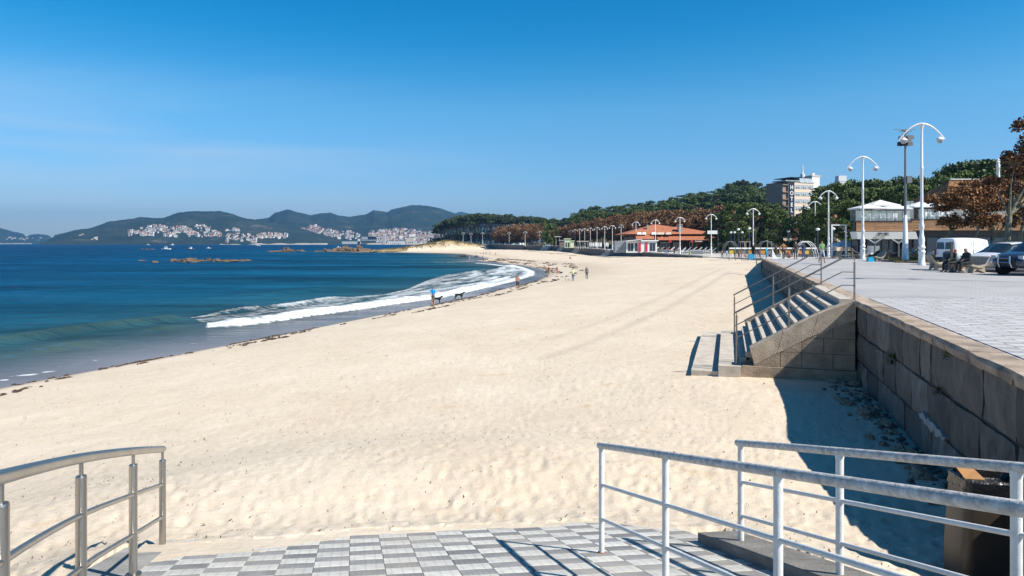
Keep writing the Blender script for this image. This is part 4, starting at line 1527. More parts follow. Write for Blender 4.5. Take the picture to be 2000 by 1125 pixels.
# ------------------------------------------------------------------ ramp
ramp_root = bpy.data.objects.new('ramp', None)
col.objects.link(ramp_root)
tag(ramp_root, kind='structure')
u0, u1, v0, v1 = -6.6, 1.68, -4.28, 1.36
b = MB()
pts_ = [(u0, v0), (u1, v0), (u1, 0.6), (0.95, v1), (u0, v1)]
pw = [ramp_pt(u, v, -0.028) for u, v in pts_]
b.prism([(p.x, p.y) for p in reversed(pw)], 1.6, [p.z for p in reversed(pw)])
b.build('ramp_slab', M_conc, ramp_root)
TMm = [tile_mesh('paving_tile', 0.2945, 0.1975, 0.03, m) for m in TM]
ez = Vector((0, 0, 1))
eu = (ramp_pt(1, 0) - ramp_pt(0, 0)).normalized()
ev = (ramp_pt(0, 1) - ramp_pt(0, 0))
en = ev.cross(eu)
if en.z < 0:
    en = -en
en.normalize()
ev = eu.cross(en).normalized()
rest = MB()
cnt = 0
cand = []
def ramp_hit(px, py):
    k1, k2 = (px - 1000) / FPX, (py - 475) / FPX
    lo, hi_ = 0.5, 12.0
    f = lambda y: (E - k2 * y) - float(ramp_z(*ramp_uv(k1 * y, y)))
    for _ in range(50):
        mid = (lo + hi_) / 2
        if f(mid) > 0:
            lo = mid
        else:
            hi_ = mid
    return ramp_uv(k1 * lo, lo)
ur, vr = ramp_hit(682, 1104)
voff = vr % 0.297
uoff = ur % 0.2
for j in range(-34, 10):
    for i in range(-16, 7):
        u, v = uoff + j * 0.2 - 0.1, voff + i * 0.297 + 0.148
        if v < v0 + .1 or v > v1 - 0.12 or u > u1 - .08 or u < u0 + .1:
            continue
        if v > 0.6 and u > 1.68 - (v - .6) * 0.96 - .05:
            continue
        p = ramp_pt(u, v, 0)
        cand.append((-u, p, i, j))
cand.sort(key=lambda q: q[0])
for n_, (_, p, i, j) in enumerate(cand):
    dark = (i + j) % 2
    px, py = 1000 + FPX * p.x / max(p.y, .1), 475 + FPX * (E - p.z) / max(p.y, .1)
    if n_ < 290:
        o = link('paving_tile', TMm[rnd.randrange(3) + 3 * dark], ramp_root)
        n2 = (en + Vector((rnd.uniform(-.006, .006), rnd.uniform(-.006, .006), 0))).normalized()
        e2 = eu.cross(n2).normalized()
        e1 = n2.cross(e2)
        o.matrix_world = Matrix(((e2.x, e1.x, n2.x, p.x), (e2.y, e1.y, n2.y, p.y), (e2.z, e1.z, n2.z, p.z), (0, 0, 0, 1)))
    else:
        q = [p + ev * x + eu * y + en * z for x, y, z in [(-.145, -.096, -.03), (.145, -.096, -.03), (.145, .096, -.03), (-.145, .096, -.03), (-.145, -.096, 0), (.145, -.096, 0), (.145, .096, 0), (-.145, .096, 0)]]
        rest.hexa([tuple(a) for a in q], rnd.randrange(3) + 3 * dark)
if rest.f:
    o = rest.build('paving_field', TM, ramp_root)
    o['kind'] = 'stuff'
# kerb under the right-hand rail
b = MB()
for (ua, ub) in [(-6.4, -4.0), (-3.99, -1.6), (-1.59, 0.22)]:
    va, vb = 1.1, 1.52
    cb = [ramp_pt(ua, va), ramp_pt(ua, vb), ramp_pt(ub, vb), ramp_pt(ub + (0 if ub < .4 else -.2), va)]
    vs = [(p.x, p.y, 1.8) for p in cb] + [(p.x, p.y, p.z + 0.10) for p in cb]
    b.hexa(vs)
b.build('kerb', mat('kerb_concrete', (0.2, 0.185, 0.165), 0.9, var=0.3, scale=4, bump=0.6, bscale=40), ramp_root)
# pad under the steel railing
b = MB()
cb = [ramp_pt(-6.4, -4.62), ramp_pt(-6.4, -4.0), ramp_pt(1.42, -4.0), ramp_pt(1.46, -4.4)]
b.hexa([(p.x, p.y, 1.8) for p in cb[::-1]] + [(p.x, p.y, p.z + 0.012) for p in cb[::-1]])
b.build('edge_beam', M_conc, ramp_root)
# sand drifted over the foot of the ramp
V, Fq = [], []
n_, m_ = 40, 14
for i in range(n_ + 1):
    for j in range(m_ + 1):
        v = -4.3 + (1.2 + 4.3) * i / n_
        reach = 0.4 + 0.5 * float(smooth(np.array((-2.0 - v) / 1.8)))
        f_ = j / m_
        u = float(ramp_end(np.array(v))) + 0.12 - f_ * reach
        p = ramp_pt(u, v)
        h_ = 0.028 * (1 - f_) ** 1.3 + 0.014 * float(fbm(np.array(p.x * 1.8), np.array(p.y * 5.0), 3)) - 0.012 * f_ + (0.004 if v < -2 else -0.004)
        V.append((p.x, p.y, p.z + h_))
for i in range(n_):
    for j in range(m_):
        Fq.append((i * (m_ + 1) + j, (i + 1) * (m_ + 1) + j, (i + 1) * (m_ + 1) + j + 1, i * (m_ + 1) + j + 1))
me = np_mesh('sand_drift', V, Fq, M_sand, smooth=True)
o = link('sand_drift', me)
tag(o, kind='structure')

# ------------------------------------------------------------------ railings beside the ramp
def worn_paint():
    m = mat('worn_white_paint', (0.68, 0.665, 0.63), 0.45, var=0.05, scale=14, c2=(0.74, 0.73, 0.70), bump=0.15, bscale=90)
    t = m.node_tree
    b = t.nodes['Principled BSDF']
    co = t.nodes.new('ShaderNodeTexCoord')
    n = t.nodes.new('ShaderNodeTexNoise')
    n.inputs['Scale'].default_value = 30
    n.inputs['Detail'].default_value = 8
    n.inputs['Roughness'].default_value = 0.75
    t.links.new(co.outputs['Object'], n.inputs['Vector'])
    r = t.nodes.new('ShaderNodeValToRGB')
    r.color_ramp.elements[0].position = 0.66
    r.color_ramp.elements[0].color = (0, 0, 0, 1)
    r.color_ramp.elements[1].position = 0.74
    r.color_ramp.elements[1].color = (1, 1, 1, 1)
    t.links.new(n.outputs[0], r.inputs[0])
    mx_ = t.nodes.new('ShaderNodeMixRGB')
    old = b.inputs['Base Color'].links[0].from_socket
    t.links.new(r.outputs[0], mx_.inputs[0])
    t.links.new(old, mx_.inputs[1])
    mx_.inputs[2].default_value = (0.33, 0.28, 0.23, 1)
    t.links.new(mx_.outputs[0], b.inputs['Base Color'])
    return m
M_wp = worn_paint()
_rr = 0
M_wtop = mat('scuffed_top_rail', (0.38, 0.36, 0.335), 0.55, var=0.22, scale=22, c2=(0.6, 0.58, 0.55), bump=0.3, bscale=60, detail=9)
M_white = mat('white_paint', (0.76, 0.76, 0.75), 0.4, var=0.04)
M_rust = mat('rusty_stain', (0.22, 0.09, 0.035), 0.9, var=0.4, scale=40)
def ramp_rail(p_end, ts, prad, topr, lab, base_dz, ext=0.06):
    root = thing('railing', lab, 'railing', (p_end.x, p_end.y, p_end.z), 0.0, 'white pipe railings of the ramp')
    d = -(ramp_pt(1, 0) - ramp_pt(0, 0))       # uphill, per metre on plan
    for t_ in ts:
        q = d * t_
        b = MB()
        b.tube([(q.x, q.y, q.z - 0.08), (q.x, q.y, q.z + 0.985)], prad, 14)
        o = b.build('post', M_wp, root, smooth=True)
        b2 = MB()
        b2.lathe([(prad + .011, 0.0), (prad + .009, 0.006), (prad + .002, 0.008)], 12, (q.x, q.y, q.z + base_dz + .004))
        b2.build('foot_plate', M_rust, root)
    for h_, r_, nm in ((1.0, topr, 'top_rail'), (0.633, 0.0165, 'mid_rail'), (0.317, 0.0165, 'mid_rail')):
        e0 = -ext if nm == 'top_rail' else 0
        pts_ = [d * (e0 + (6.3 - e0) * k / 10.0) + Vector((0, 0, h_)) for k in range(11)]
        if nm == 'top_rail':
            pts_[0] = pts_[0] + Vector((0, 0, -0.004))
        b = MB()
        b.tube(pts_, r_, 14)
        b.build(nm, M_wtop if nm == 'top_rail' else M_wp, root, smooth=True)
    for t_ in ts:
        for h_ in (0.633, 0.317, 0.965):
            q = d * t_ + Vector((0, 0, h_))
            b = MB()
            b.lathe([(prad * 1.02, -0.02), (prad * 1.07, -0.008), (prad * 1.07, 0.008), (prad * 1.02, 0.02)], 12, (q.x, q.y, q.z))
            b.build('weld', M_wp, root, smooth=True)
ramp_rail(Vector((0.834, 6.35, E - 2.88)), [0.0, 1.335, 2.708, 4.35, 5.7], 0.0255, 0.029, 'nearer white painted pipe railing standing on the tiled ramp', 0.0)
ramp_rail(Vector((2.146, 6.40, E - 2.87)), [0.0, 1.334, 2.73, 4.1, 5.5], 0.029, 0.031, 'farther white painted pipe railing standing on the concrete kerb', 0.03)
# brushed steel railing on the left, curving in plan
base = [Vector((-3.43, 6.70, E - 3.0)), Vector((-2.985, 5.38, E - 2.615)), Vector((-2.60, 4.12, E - 2.275)), Vector((-2.06, 2.75, E - 1.92)), Vector((-1.42, 1.45, E - 1.60)), Vector((-0.8, 0.2, E - 1.45))]
def cat(P, n=8):
    out = []
    for i in range(len(P) - 1):
        p0 = P[max(i - 1, 0)] if i > 0 else P[0] * 2 - P[1]
        p1, p2 = P[i], P[i + 1]
        p3 = P[i + 2] if i + 2 < len(P) else P[-1] * 2 - P[-2]
        for k in range(n):
            t_ = k / n
            out.append(0.5 * ((2 * p1) + (-p0 + p2) * t_ + (2 * p0 - 5 * p1 + 4 * p2 - p3) * t_ * t_ + (-p0 + 3 * p1 - 3 * p2 + p3) * t_ ** 3))
    out.append(P[-1])
    return out
root = thing('railing', 'brushed steel railing with curved top rail at the seaward side of the ramp', 'railing', tuple(base[0]))
O_ = base[0]
for p in base:
    q = p - O_
    b = MB()
    b.tube([(q.x, q.y, q.z - 0.1), (q.x, q.y, q.z + 0.865)], 0.031, 20)
    b.lathe([(0.031, 0.86), (0.028, 0.872), (0.012, 0.874)], 20, (q.x, q.y, q.z))
    pp = b.build('post', M_steel, root, smooth=True)
    b = MB()
    b.tube([(q.x, q.y, q.z + 0.87), (q.x, q.y, q.z + 0.985)], 0.0125, 12)
    b.build('pin', M_steel, root, smooth=True)
    b = MB()
    b.lathe([(0.06, 0.0), (0.06, 0.012), (0.033, 0.014)], 16, (q.x, q.y, q.z - 0.002))
    b.build('base_flange', M_tarn, root, smooth=True)
tp = [p - O_ + Vector((0, 0, 1.0)) for p in base]
tp[0] = tp[0] + Vector((-0.02, 0.05, -0.036))
tp[1].z += -0.024
tp[2].z += -0.023
tp[3].z += -0.023
for h_, r_, nm in ((0, 0.031, 'top_rail'), (-0.367, 0.018, 'mid_rail'), (-0.684, 0.018, 'mid_rail')):
    b = MB()
    b.tube([p + Vector((0, 0, h_)) for p in cat(tp if nm == 'top_rail' else [q - O_ + Vector((0, 0, 1.0)) for q in base], 8)], r_, 16)
    b.build(nm, M_steel, root, smooth=True)

# ------------------------------------------------------------------ litter bin by the wall
bp_ = Vector((4.50, 6.45, 0))
bz = gz(bp_.x, bp_.y) - 0.05
t = thing('litter_bin', 'tall brown litter bin lined with a black bag at the wall foot', 'litter bin', (bp_.x, bp_.y, bz), R(-8))
def rrect(w_, d_, r_, n=5):
    out = []
    for cx, cy, a0 in ((w_ - r_, d_ - r_, 0), (-w_ + r_, d_ - r_, 90), (-w_ + r_, -d_ + r_, 180), (w_ - r_, -d_ + r_, 270)):
        for k in range(n):
            a = R(a0 + 90 * k / (n - 1))
            out.append((cx + r_ * math.cos(a), cy + r_ * math.sin(a)))
    return out
def ring_mb(rings, cap=True):
    b = MB()
    n = len(rings[0][0])
    vs = [(x, y, z) for pl, z in rings for x, y in pl]
    fs = [(i * n + k, i * n + (k + 1) % n, (i + 1) * n + (k + 1) % n, (i + 1) * n + k) for i in range(len(rings) - 1) for k in range(n)]
    if cap:
        fs.append(tuple(range(n - 1, -1, -1)))
        fs.append(tuple((len(rings) - 1) * n + k for k in range(n)))
    return b.add(vs, fs)
H_ = E - 2.22 - bz
ring_mb([(rrect(.32, .24, .09), 0), (rrect(.315, .235, .09), H_ * .4), (rrect(.29, .215, .08), H_ * .8), (rrect(.272, .2, .07), H_), (rrect(.255, .183, .06), H_), (rrect(.25, .18, .06), H_ - .25)]).build('bin_body', mat('brown_plastic', (0.05, 0.036, 0.024), 0.45, var=0.15, scale=6), t, smooth=True)
bag = ring_mb([(rrect(.29, .216, .07), H_ - .1), (rrect(.283, .21, .07), H_ - .03), (rrect(.278, .205, .06), H_ + .012), (rrect(.25, .18, .05), H_ + .018), (rrect(.22, .16, .05), H_ - .06)])
bag.v = [(x + rnd.uniform(-.006, .006), y + rnd.uniform(-.006, .006), z + rnd.uniform(-.012, .012)) for x, y, z in bag.v]
bag.build('bag_liner', mat('black_bag', (0.012, 0.012, 0.013), 0.25, var=0.1, bump=0.8, bscale=14), t, smooth=False)
cd = MB()
cd.add([(-0.25, -.14, 0), (0.02, -.19, .0), (0.08, .14, .05), (-.2, .16, .09), (-.25, -.14, .008), (0.02, -.19, .008), (0.08, .14, .058), (-.2, .16, .098)], [(0, 3, 2, 1), (4, 5, 6, 7), (0, 1, 5, 4), (1, 2, 6, 5), (2, 3, 7, 6), (3, 0, 4, 7)])
cd.add([(-0.20, .16, .09), (.08, .14, .05), (.03, .2, .2), (-.17, .22, .22), (-.2, .17, .09), (.08, .15, .05), (.03, .21, .2), (-.17, .23, .22)], [(0, 1, 2, 3), (4, 7, 6, 5), (2, 3, 7, 6)])
o = cd.build('cardboard_box', mat('cardboard', (0.36, 0.18, 0.065), 0.8, var=0.12), None, loc=(bp_.x - .02, bp_.y + .02, bz + H_ + .015))
o.scale = (0.62, 0.62, 0.62)
o.location.x -= 0.09
tag(o, 'crumpled orange brown cardboard sticking out of the bin top', 'cardboard')
# ------------------------------------------------------------------ street lamps
M_lampw = mat('lamp_white', (0.8, 0.8, 0.79), 0.35, var=0.03)
M_diff = mat('lamp_diffuser', (0.45, 0.45, 0.45), 0.3, var=0.05)
def lamp_proto(near=True):
    t = thing('street_lamp', 'white lamp', 'street lamp', (0, 0, 0), 0, 'white double-arm street lamps of the promenade')
    n = 14 if near else 8
    b = MB()
    b.lathe([(.24, 0), (.24, .12), (.21, .16), (.20, .85), (.235, .9), (.235, 1.0), (.17, 1.05), (.18, 1.15), (.235, 1.2), (.235, 1.3), (.19, 1.34), (.17, 1.5), (.2, 1.75), (.17, 2.0), (.13, 2.1), (.12, 2.45), (.13, 2.5),
             (.165, 2.65), (.165, 2.8), (.12, 2.95), (.11, 3.3), (.125, 3.35), (.11, 3.42), (.10, 4.2), (.095, 6.7), (.11, 6.75), (.11, 6.9), (.085, 6.95), (.075, 9.3), (.085, 9.55), (.14, 9.8), (.2, 9.93)], n)
    b.build('column', M_lampw, t, smooth=True)
    for s in (-1, 1):
        pts, rr_ = [], []
        for k in range(9):
            f = k / 8
            pts.append((s * 1.5 * f, 0, 9.93 - 1.12 * f ** 1.9))
            rr_.append(0.085 - 0.045 * f)
        b = MB()
        b.tube(pts, rr_, n // 2 + 2)
        arm = b.build('arm', M_lampw, t, smooth=True)
        b = MB()
        b.tube([(s * 1.18, 0, 9.22), (s * 1.18, 0, 8.98)], 0.022, 6)
        b.lathe([(.05, 8.98), (.12, 8.96), (.235, 8.84), (.24, 8.78)], n, (s * 1.18, 0, 0))
        b.build('lamp_shade', M_lampw, arm, smooth=True)
        b = MB()
        b.lathe([(.19, 8.78), (.175, 8.66), (.12, 8.57), (.03, 8.54)], n, (s * 1.18, 0, 0))
        b.build('diffuser', M_diff, arm, smooth=True)
    return t
def along(px):
    best, bp2 = 1e9, None
    for i in range(len(LW) - 1):
        for k in range(40):
            f = k / 40
            x, y = LW[i][0] + (LW[i + 1][0] - LW[i][0]) * f, LW[i][1] + (LW[i + 1][1] - LW[i][1]) * f
            if y < 118:
                continue
            d = abs(1000 + FPX * x / y - px)
            if d < best:
                best, bp2 = d, i + f
    return bp2
def lw(i):
    k = min(int(i), len(LW) - 2)
    f = i - k
    return LW[k][0] + (LW[k + 1][0] - LW[k][0]) * f, LW[k][1] + (LW[k + 1][1] - LW[k][1]) * f
LN, LF = lamp_proto(True), lamp_proto(False)
def solveY(px, ytop, H, zf):
    Y = 100.0
    for _ in range(60):
        Yn = (zf(Y) + H - E) * FPX / (475.0 - ytop)
        Y = 0.5 * Y + 0.5 * Yn
    return (px - 1000) / FPX * Y, Y
ordw = ['farthest', 'second farthest', 'third farthest', 'fourth farthest', 'fifth farthest', 'sixth farthest', 'seventh farthest', 'eighth farthest', 'ninth farthest', 'tenth farthest', 'eleventh farthest', 'twelfth farthest', 'thirteenth farthest', 'fourteenth farthest', 'fifteenth farthest']
lamps = [(1800, 240, 'tallest white double-arm lamp, standing left of the seated men', .15), (1685, 305, 'white double-arm lamp in front of the terrace parasols', .1), (1618, 372, 'white double-arm lamp just left of the white goal-like frame', .0), (1592, 393, 'white double-arm lamp between hotel and goal-like frame', .0),
         (1471, 407, 'white double-arm lamp in front of the big green pine', .0), (1389, 418, 'white double-arm lamp at the right end of the red roof', .0), (1328, 424, 'white double-arm lamp by the stout chimney of the red-roofed restaurant', .0),
         (1280, 429, 'white double-arm lamp before the left slope of the red roof', .0), (1242, 433, 'white double-arm lamp rising behind the white beach kiosk', .0), (1213, 438, 'narrow looking white lamp above the grey container', 1.0)]
far = [(904.5, 454), (920, 455), (942.5, 453.8), (967, 453.6), (994.5, 453.4), (1025.6, 452), (1054, 451), (1064.6, 450), (1081, 447.3), (1114, 449), (1123, 448), (1132, 447), (1142, 446), (1153, 445), (1166, 443.5), (1181, 441.8), (1196, 440)]
for k, (px, yt, lab, rz) in enumerate(lamps):
    x, y = solveY(px, yt, 10.0, lambda Y: float(zprom(Y)))
    z = float(zprom(y))
    if k == 0:
        LN.location = (x, y, z)
        LN.rotation_euler = (0, 0, -rz)
        LN['label'] = lab
    elif k == 4:
        LF.location = (x, y, z)
        LF['label'] = lab
    else:
        dup(LN if k < 4 else LF, (x, y, z), -rz, lab)
for k, (px, yt) in enumerate(far):
    i_ = along(px)
    x, y = lw(i_)
    x, y = x + 2.5, y + 2.0
    y = x / ((px - 1000) / FPX) if abs(px - 1000) > 60 else y
    x = (px - 1000) / FPX * y
    z = float(zprom(max(70, y)))
    H = E + (475 - yt) / FPX * y - z
    lab = '%s of the small white lamps along the far sea wall' % (ordw[k] if k < 15 else ['nearest but one', 'nearest'][k - 15])
    dup(LF, (x, y, z), 0.0, lab, 'small white lamps of the far sea wall', (H / 10, H / 10, H / 10))
dup(LN, (23.6, 25.2, PT), -0.1, 'white double-arm lamp just outside the right edge, casting a long thin shadow')
dup(LN, (17.4, 6.1, PT), 0.3, 'white double-arm lamp beside the viewpoint, casting a shadow over the wall')
# floodlight mast
fx, fy = (1768 - 1000) / FPX * 59, 59.0
t = thing('floodlight_mast', 'slim grey floodlight mast with dark lamp cluster and white conical sleeve', 'floodlight', (fx, fy, PT))
M_grey = mat('galvanised', (0.2, 0.21, 0.22), 0.5, metal=0.5)
M_dark = mat('dark_metal', (0.04, 0.045, 0.055), 0.5)
MB().lathe([(.11, 3.9), (.1, 6), (.075, 11.2)], 10).build('mast', M_grey, t, smooth=True)
MB().lathe([(.4, 0), (.4, .06), (.3, .1), (.27, .3), (.13, 3.95), (.1, 3.98)], 14).build('sleeve', M_lampw, t, smooth=True)
MB().box(-.55, .55, -.03, .03, 11.2, 11.26).box(-.03, .03, -.5, .5, 11.0, 11.06).build('cross_arm', M_grey, t)
for k, (dx, dy, dz) in enumerate([(-.38, -.1, 10.45), (.32, -.1, 10.5), (-.38, .1, 9.95), (.3, 0, 9.95), (0, -.3, 10.15)]):
    b = MB()
    b.hexa([(dx - .28, dy - .2, dz), (dx + .28, dy - .2, dz), (dx + .2, dy + .15, dz + .02), (dx - .2, dy + .15, dz + .02), (dx - .28, dy - .12, dz + .36), (dx + .28, dy - .12, dz + .36), (dx + .2, dy + .15, dz + .3), (dx - .2, dy + .15, dz + .3)])
    b.tube([(dx, dy, dz + .15), (0, 0, 10.2)], .025, 5)
    b.build('floodlight', M_dark, t)
MB().box(.08, .52, -.14, .12, 6.75, 7.35).build('control_box', M_grey, t)
MB().box(-1.0, .9, -.03, .03, 11.35, 11.4).box(-.3, .3, -.06, .06, 11.25, 11.36).build('antenna', M_grey, t)

# ------------------------------------------------------------------ far sea walls
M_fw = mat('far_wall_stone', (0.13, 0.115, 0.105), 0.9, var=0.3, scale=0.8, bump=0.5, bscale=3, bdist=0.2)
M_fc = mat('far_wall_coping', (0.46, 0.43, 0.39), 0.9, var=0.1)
WS = [(1377, 1310, 'low dark sea wall stretch in front of the loungers'), (1309, 1194, 'long dark sea wall stretch before the white beach kiosk'), (1182, 1132.5, 'dark sea wall stretch below the folded white parasols'), (1121, 1101, 'short dark sea wall stretch below the pale green kiosk'), (1092, 1076, 'shortest dark sea wall block below the flat canopy'),
      (1058, 1029, 'stepped dark sea wall stretch in the middle distance'), (1024, 952, 'longest far sea wall stretch before the brown trees'), (945, 905, 'farthest sea wall stretch next to the dune')]
for pa, pb, lab in WS:
    ia, ib = along(pa), along(pb)
    n = max(3, int(abs(ib - ia) * 3))
    V, Fq = [], []
    wb, cp = MB(), MB()
    P = [lw(ia + (ib - ia) * k / n) for k in range(n + 1)]
    Pin = offs(P, -0.5 if P[0][1] > P[-1][1] else -0.5)
    Pout = offs(P, 0.9)
    for k in range(n):
        q = [Pin[k], Pout[k], Pout[k + 1], Pin[k + 1]]
        zz = [float(zprom(max(p[1], 70))) for p in q]
        gr = 0.7 if False else 0
        wb.add([(q[0][0], q[0][1], -0.5), (q[1][0], q[1][1], -0.5), (q[2][0], q[2][1], -0.5), (q[3][0], q[3][1], -0.5)] + [(q[i][0], q[i][1], zz[i] + .02) for i in range(4)], [(4, 5, 6, 7), (0, 4, 7, 3), (1, 2, 6, 5)] + ([(0, 1, 5, 4)] if k == 0 else []) + ([(2, 3, 7, 6)] if k == n - 1 else []))
        cp.add([(q[i][0], q[i][1], zz[i] + .03) for i in range(4)] + [(q[i][0], q[i][1], zz[i] + .3) for i in range(4)], [(4, 5, 6, 7), (0, 4, 7, 3), (1, 2, 6, 5)] + ([(0, 1, 5, 4)] if k == 0 else []) + ([(2, 3, 7, 6)] if k == n - 1 else []))
    t = thing('sea_wall', lab, 'wall', (0, 0, 0))
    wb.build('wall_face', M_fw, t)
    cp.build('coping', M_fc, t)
# light stair ramps in the gaps
for (pa, pb), lab in zip([(1194, 1182), (1132, 1122), (1101, 1092), (1075, 1059), (952, 945)], ['pale stone stairs left of the long kiosk wall', 'pale stone stairs left of the folded parasol wall', 'pale stone stairs by the short wall block', 'wide pale stone stairs below the flat canopy', 'pale stone stairs nearest the dune']):
    ia, ib = along(pa), along(pb)
    A, B = lw(ia), lw(ib)
    l = math.dist(A, B)
    tx, ty = (B[0] - A[0]) / l, (B[1] - A[1]) / l
    nx, ny = -ty, tx
    if nx > 0:
        nx, ny = -nx, -ny
    z1 = float(zprom(A[1]))
    g1 = gz(A[0] + nx * 2, A[1] + ny * 2)
    n = 7
    t = thing('beach_stairs', lab, 'stairs', (A[0], A[1], 0))
    for k in range(n):
        b = MB()
        s0 = 0.4 * k - 1.0
        z = z1 - (z1 - g1 + .2) * k / n
        q = [(nx * s0, ny * s0), (nx * s0 + tx * l, ny * s0 + ty * l), (nx * (s0 + .45) + tx * l, ny * (s0 + .45) + ty * l), (nx * (s0 + .45), ny * (s0 + .45))]
        b.hexa([(x, y, -0.4) for x, y in q] + [(x, y, z) for x, y in q])
        b.build('step', M_fc, t)

# ------------------------------------------------------------------ trees
M_bark = mat('pine_bark', (0.07, 0.05, 0.038), 0.95, var=0.3, scale=2, bump=0.6, bscale=8)
M_barkg = mat('grey_trunk', (0.15, 0.13, 0.115), 0.95, var=0.3, scale=1.5)
M_pine = leafmat('pine_needles', (0.038, 0.062, 0.016), (0.095, 0.13, 0.03), 0.28, scale=0.35)
M_pined = leafmat('dark_pine_needles', (0.022, 0.036, 0.016), (0.062, 0.08, 0.03), 0.28, scale=0.3)
M_aut = leafmat('autumn_leaves', (0.115, 0.058, 0.026), (0.2, 0.105, 0.045), 0.22, scale=0.5)
M_autn = leafmat('autumn_leaves_near', (0.115, 0.05, 0.02), (0.25, 0.115, 0.04), 0.15, scale=1.5)
def leaves(clumps, leaf, rs, shell=0.5, updir=0.25, dirw=0.7):
    """clumps: (cx,cy,cz,rx,rz,n) -> quads"""
    C, N_ = [], []
    for cx, cy, cz, rx, rz, n in clumps:
        d = rs.normal(size=(n, 3))
        d /= np.linalg.norm(d, axis=1)[:, None]
        d[:, 2] = np.where(d[:, 2] < -0.35, -d[:, 2] * 0.6, d[:, 2])
        r_ = shell + (1 - shell) * rs.rand(n) ** 0.5
        C.append(np.array([cx, cy, cz]) + d * np.array([rx, rx, rz]) * r_[:, None])
        N_.append(d)
    C, D = np.concatenate(C), np.concatenate(N_)
    n = len(C)
    nrm = D * dirw + rs.normal(size=(n, 3)) * 0.75 + np.array([0, 0, updir])
    nrm /= np.linalg.norm(nrm, axis=1)[:, None]
    t1 = np.cross(nrm, rs.normal(size=(n, 3)))
    t1 /= np.linalg.norm(t1, axis=1)[:, None]
    t2 = np.cross(nrm, t1)
    s = leaf * (0.55 + 0.9 * rs.rand(n))[:, None]
    a = 0.55 + 0.35 * rs.rand(n)[:, None]
    V = np.stack([C - t1 * s, C - t2 * s * a, C + t1 * s, C + t2 * s * a], 1).reshape(-1, 3)
    return V, np.arange(4 * n).reshape(n, 4)
def branchy(b, rs, base_r, H0, ends, n=6, bend=0.5):
    top = Vector((rs.uniform(-.3, .3), rs.uniform(-.3, .3), H0))
    b.tube([(0, 0, -0.5), (top.x * .3, top.y * .6, H0 * .45), tuple(top)], [base_r * 1.15, base_r * .85, base_r * .7], n)
    for e in ends:
        e = Vector(e)
        st = top * 0.98 if rs.rand() < .6 else Vector((top.x * .8, top.y * .8, H0 * .85))
        mid = st.lerp(e, .5) + Vector((0, 0, bend * rs.uniform(-.5, 1)))
        b.tube([tuple(st), tuple(mid), tuple(e)], [base_r * .5, base_r * .3, base_r * .1], 5)
TREES = {}
def tree_proto(kind, k):
    rs = np.random.RandomState(k * 17 + sum(map(ord, kind)))
    b = MB()
    cl = []
    if kind == 'umbrella':       # unit: 18 m tall, bare trunk
        for q in range(17):
            a, r_ = rs.uniform(0, 6.28), 4.3 * math.sqrt(rs.uniform(0, 1))
            z = 15.6 - 0.16 * r_ ** 1.7 + rs.uniform(-1.3, 1.1)
            cl.append((r_ * math.cos(a), r_ * math.sin(a), z, rs.uniform(1.4, 2.4), rs.uniform(.9, 1.5), 125))
        branchy(b, rs, .2, 9.5, [(c[0], c[1], c[2] - .5) for c in cl[:9]])
        lf, tm, lm = 0.34, M_barkg, M_pined
    elif kind == 'bushy':        # 14 m, crown well down, tufted
        for q in range(34):
            a = rs.uniform(0, 6.28)
            z = rs.uniform(3.6, 12.9)
            rmax = 4.4 * math.sin(math.pi * min(1, max(.05, (z - 1.2) / 13.0))) ** .7
            r_ = rmax * math.sqrt(rs.uniform(.1, 1))
            cl.append((r_ * math.cos(a), r_ * math.sin(a), z, rs.uniform(1.0, 1.9), rs.uniform(.8, 1.4), 120))
        branchy(b, rs, .26, 6.5, [(c[0] * .8, c[1] * .8, c[2] - .3) for c in cl[:12]])
        lf, tm, lm = 0.24, M_bark, M_pine
    elif kind == 'autumn':       # 11 m plane tree seen from afar
        for q in range(36):
            a = rs.uniform(0, 6.28)
            z = rs.uniform(3.2, 9.9)
            r_ = 3.6 * math.sqrt(rs.uniform(.05, 1)) * (1 - ((z - 6.2) / 6.5) ** 2)
            cl.append((r_ * math.cos(a), r_ * math.sin(a), z, rs.uniform(.8, 1.7), rs.uniform(.8, 1.6), 75))
        branchy(b, rs, .2, 3.4, [(c[0], c[1], c[2]) for c in cl[:12]])
        lf, tm, lm = 0.22, M_barkg, M_aut
    V, Fq = leaves(cl, lf, rs, dirw=0.3 if kind == 'autumn' else 0.6, shell=0.25 if kind == 'autumn' else 0.45)
    name = {'umbrella': 'pine_tree', 'bushy': 'pine_tree', 'autumn': 'plane_tree'}[kind]
    t = thing(name, 'tree', 'tree')
    b.build('trunk', tm, t, smooth=True)
    link('crown', np_mesh('crown', V, Fq, lm), t)
    return t
for kd, n in (('umbrella', 4), ('bushy', 4), ('autumn', 3)):
    TREES[kd] = [[tree_proto(kd, k), False] for k in range(n)]
TH = {'umbrella': 17.2, 'bushy': 14.2, 'autumn': 11.3}
def plant(kind, x, y, z, h, lab, grp, wide=1.0):
    k = rnd.randrange(len(TREES[kind]))
    s = h / TH[kind]
    rec = TREES[kind][k]
    if not rec[1]:
        t = rec[0]
        rec[1] = True
        t.location = (x, y, z)
        t.rotation_euler = (0, 0, rnd.uniform(0, 6.28))
        tag(t, lab, 'tree', grp)
        t.scale = (s * wide, s * wide, s)
        return t
    return dup(rec[0], (x, y, z), rnd.uniform(0, 6.28), lab, grp, (s * wide, s * wide, s))
def skyl(pts):
    return lambda px: float(np.interp(px, [a for a, _ in pts], [b for _, b in pts]))
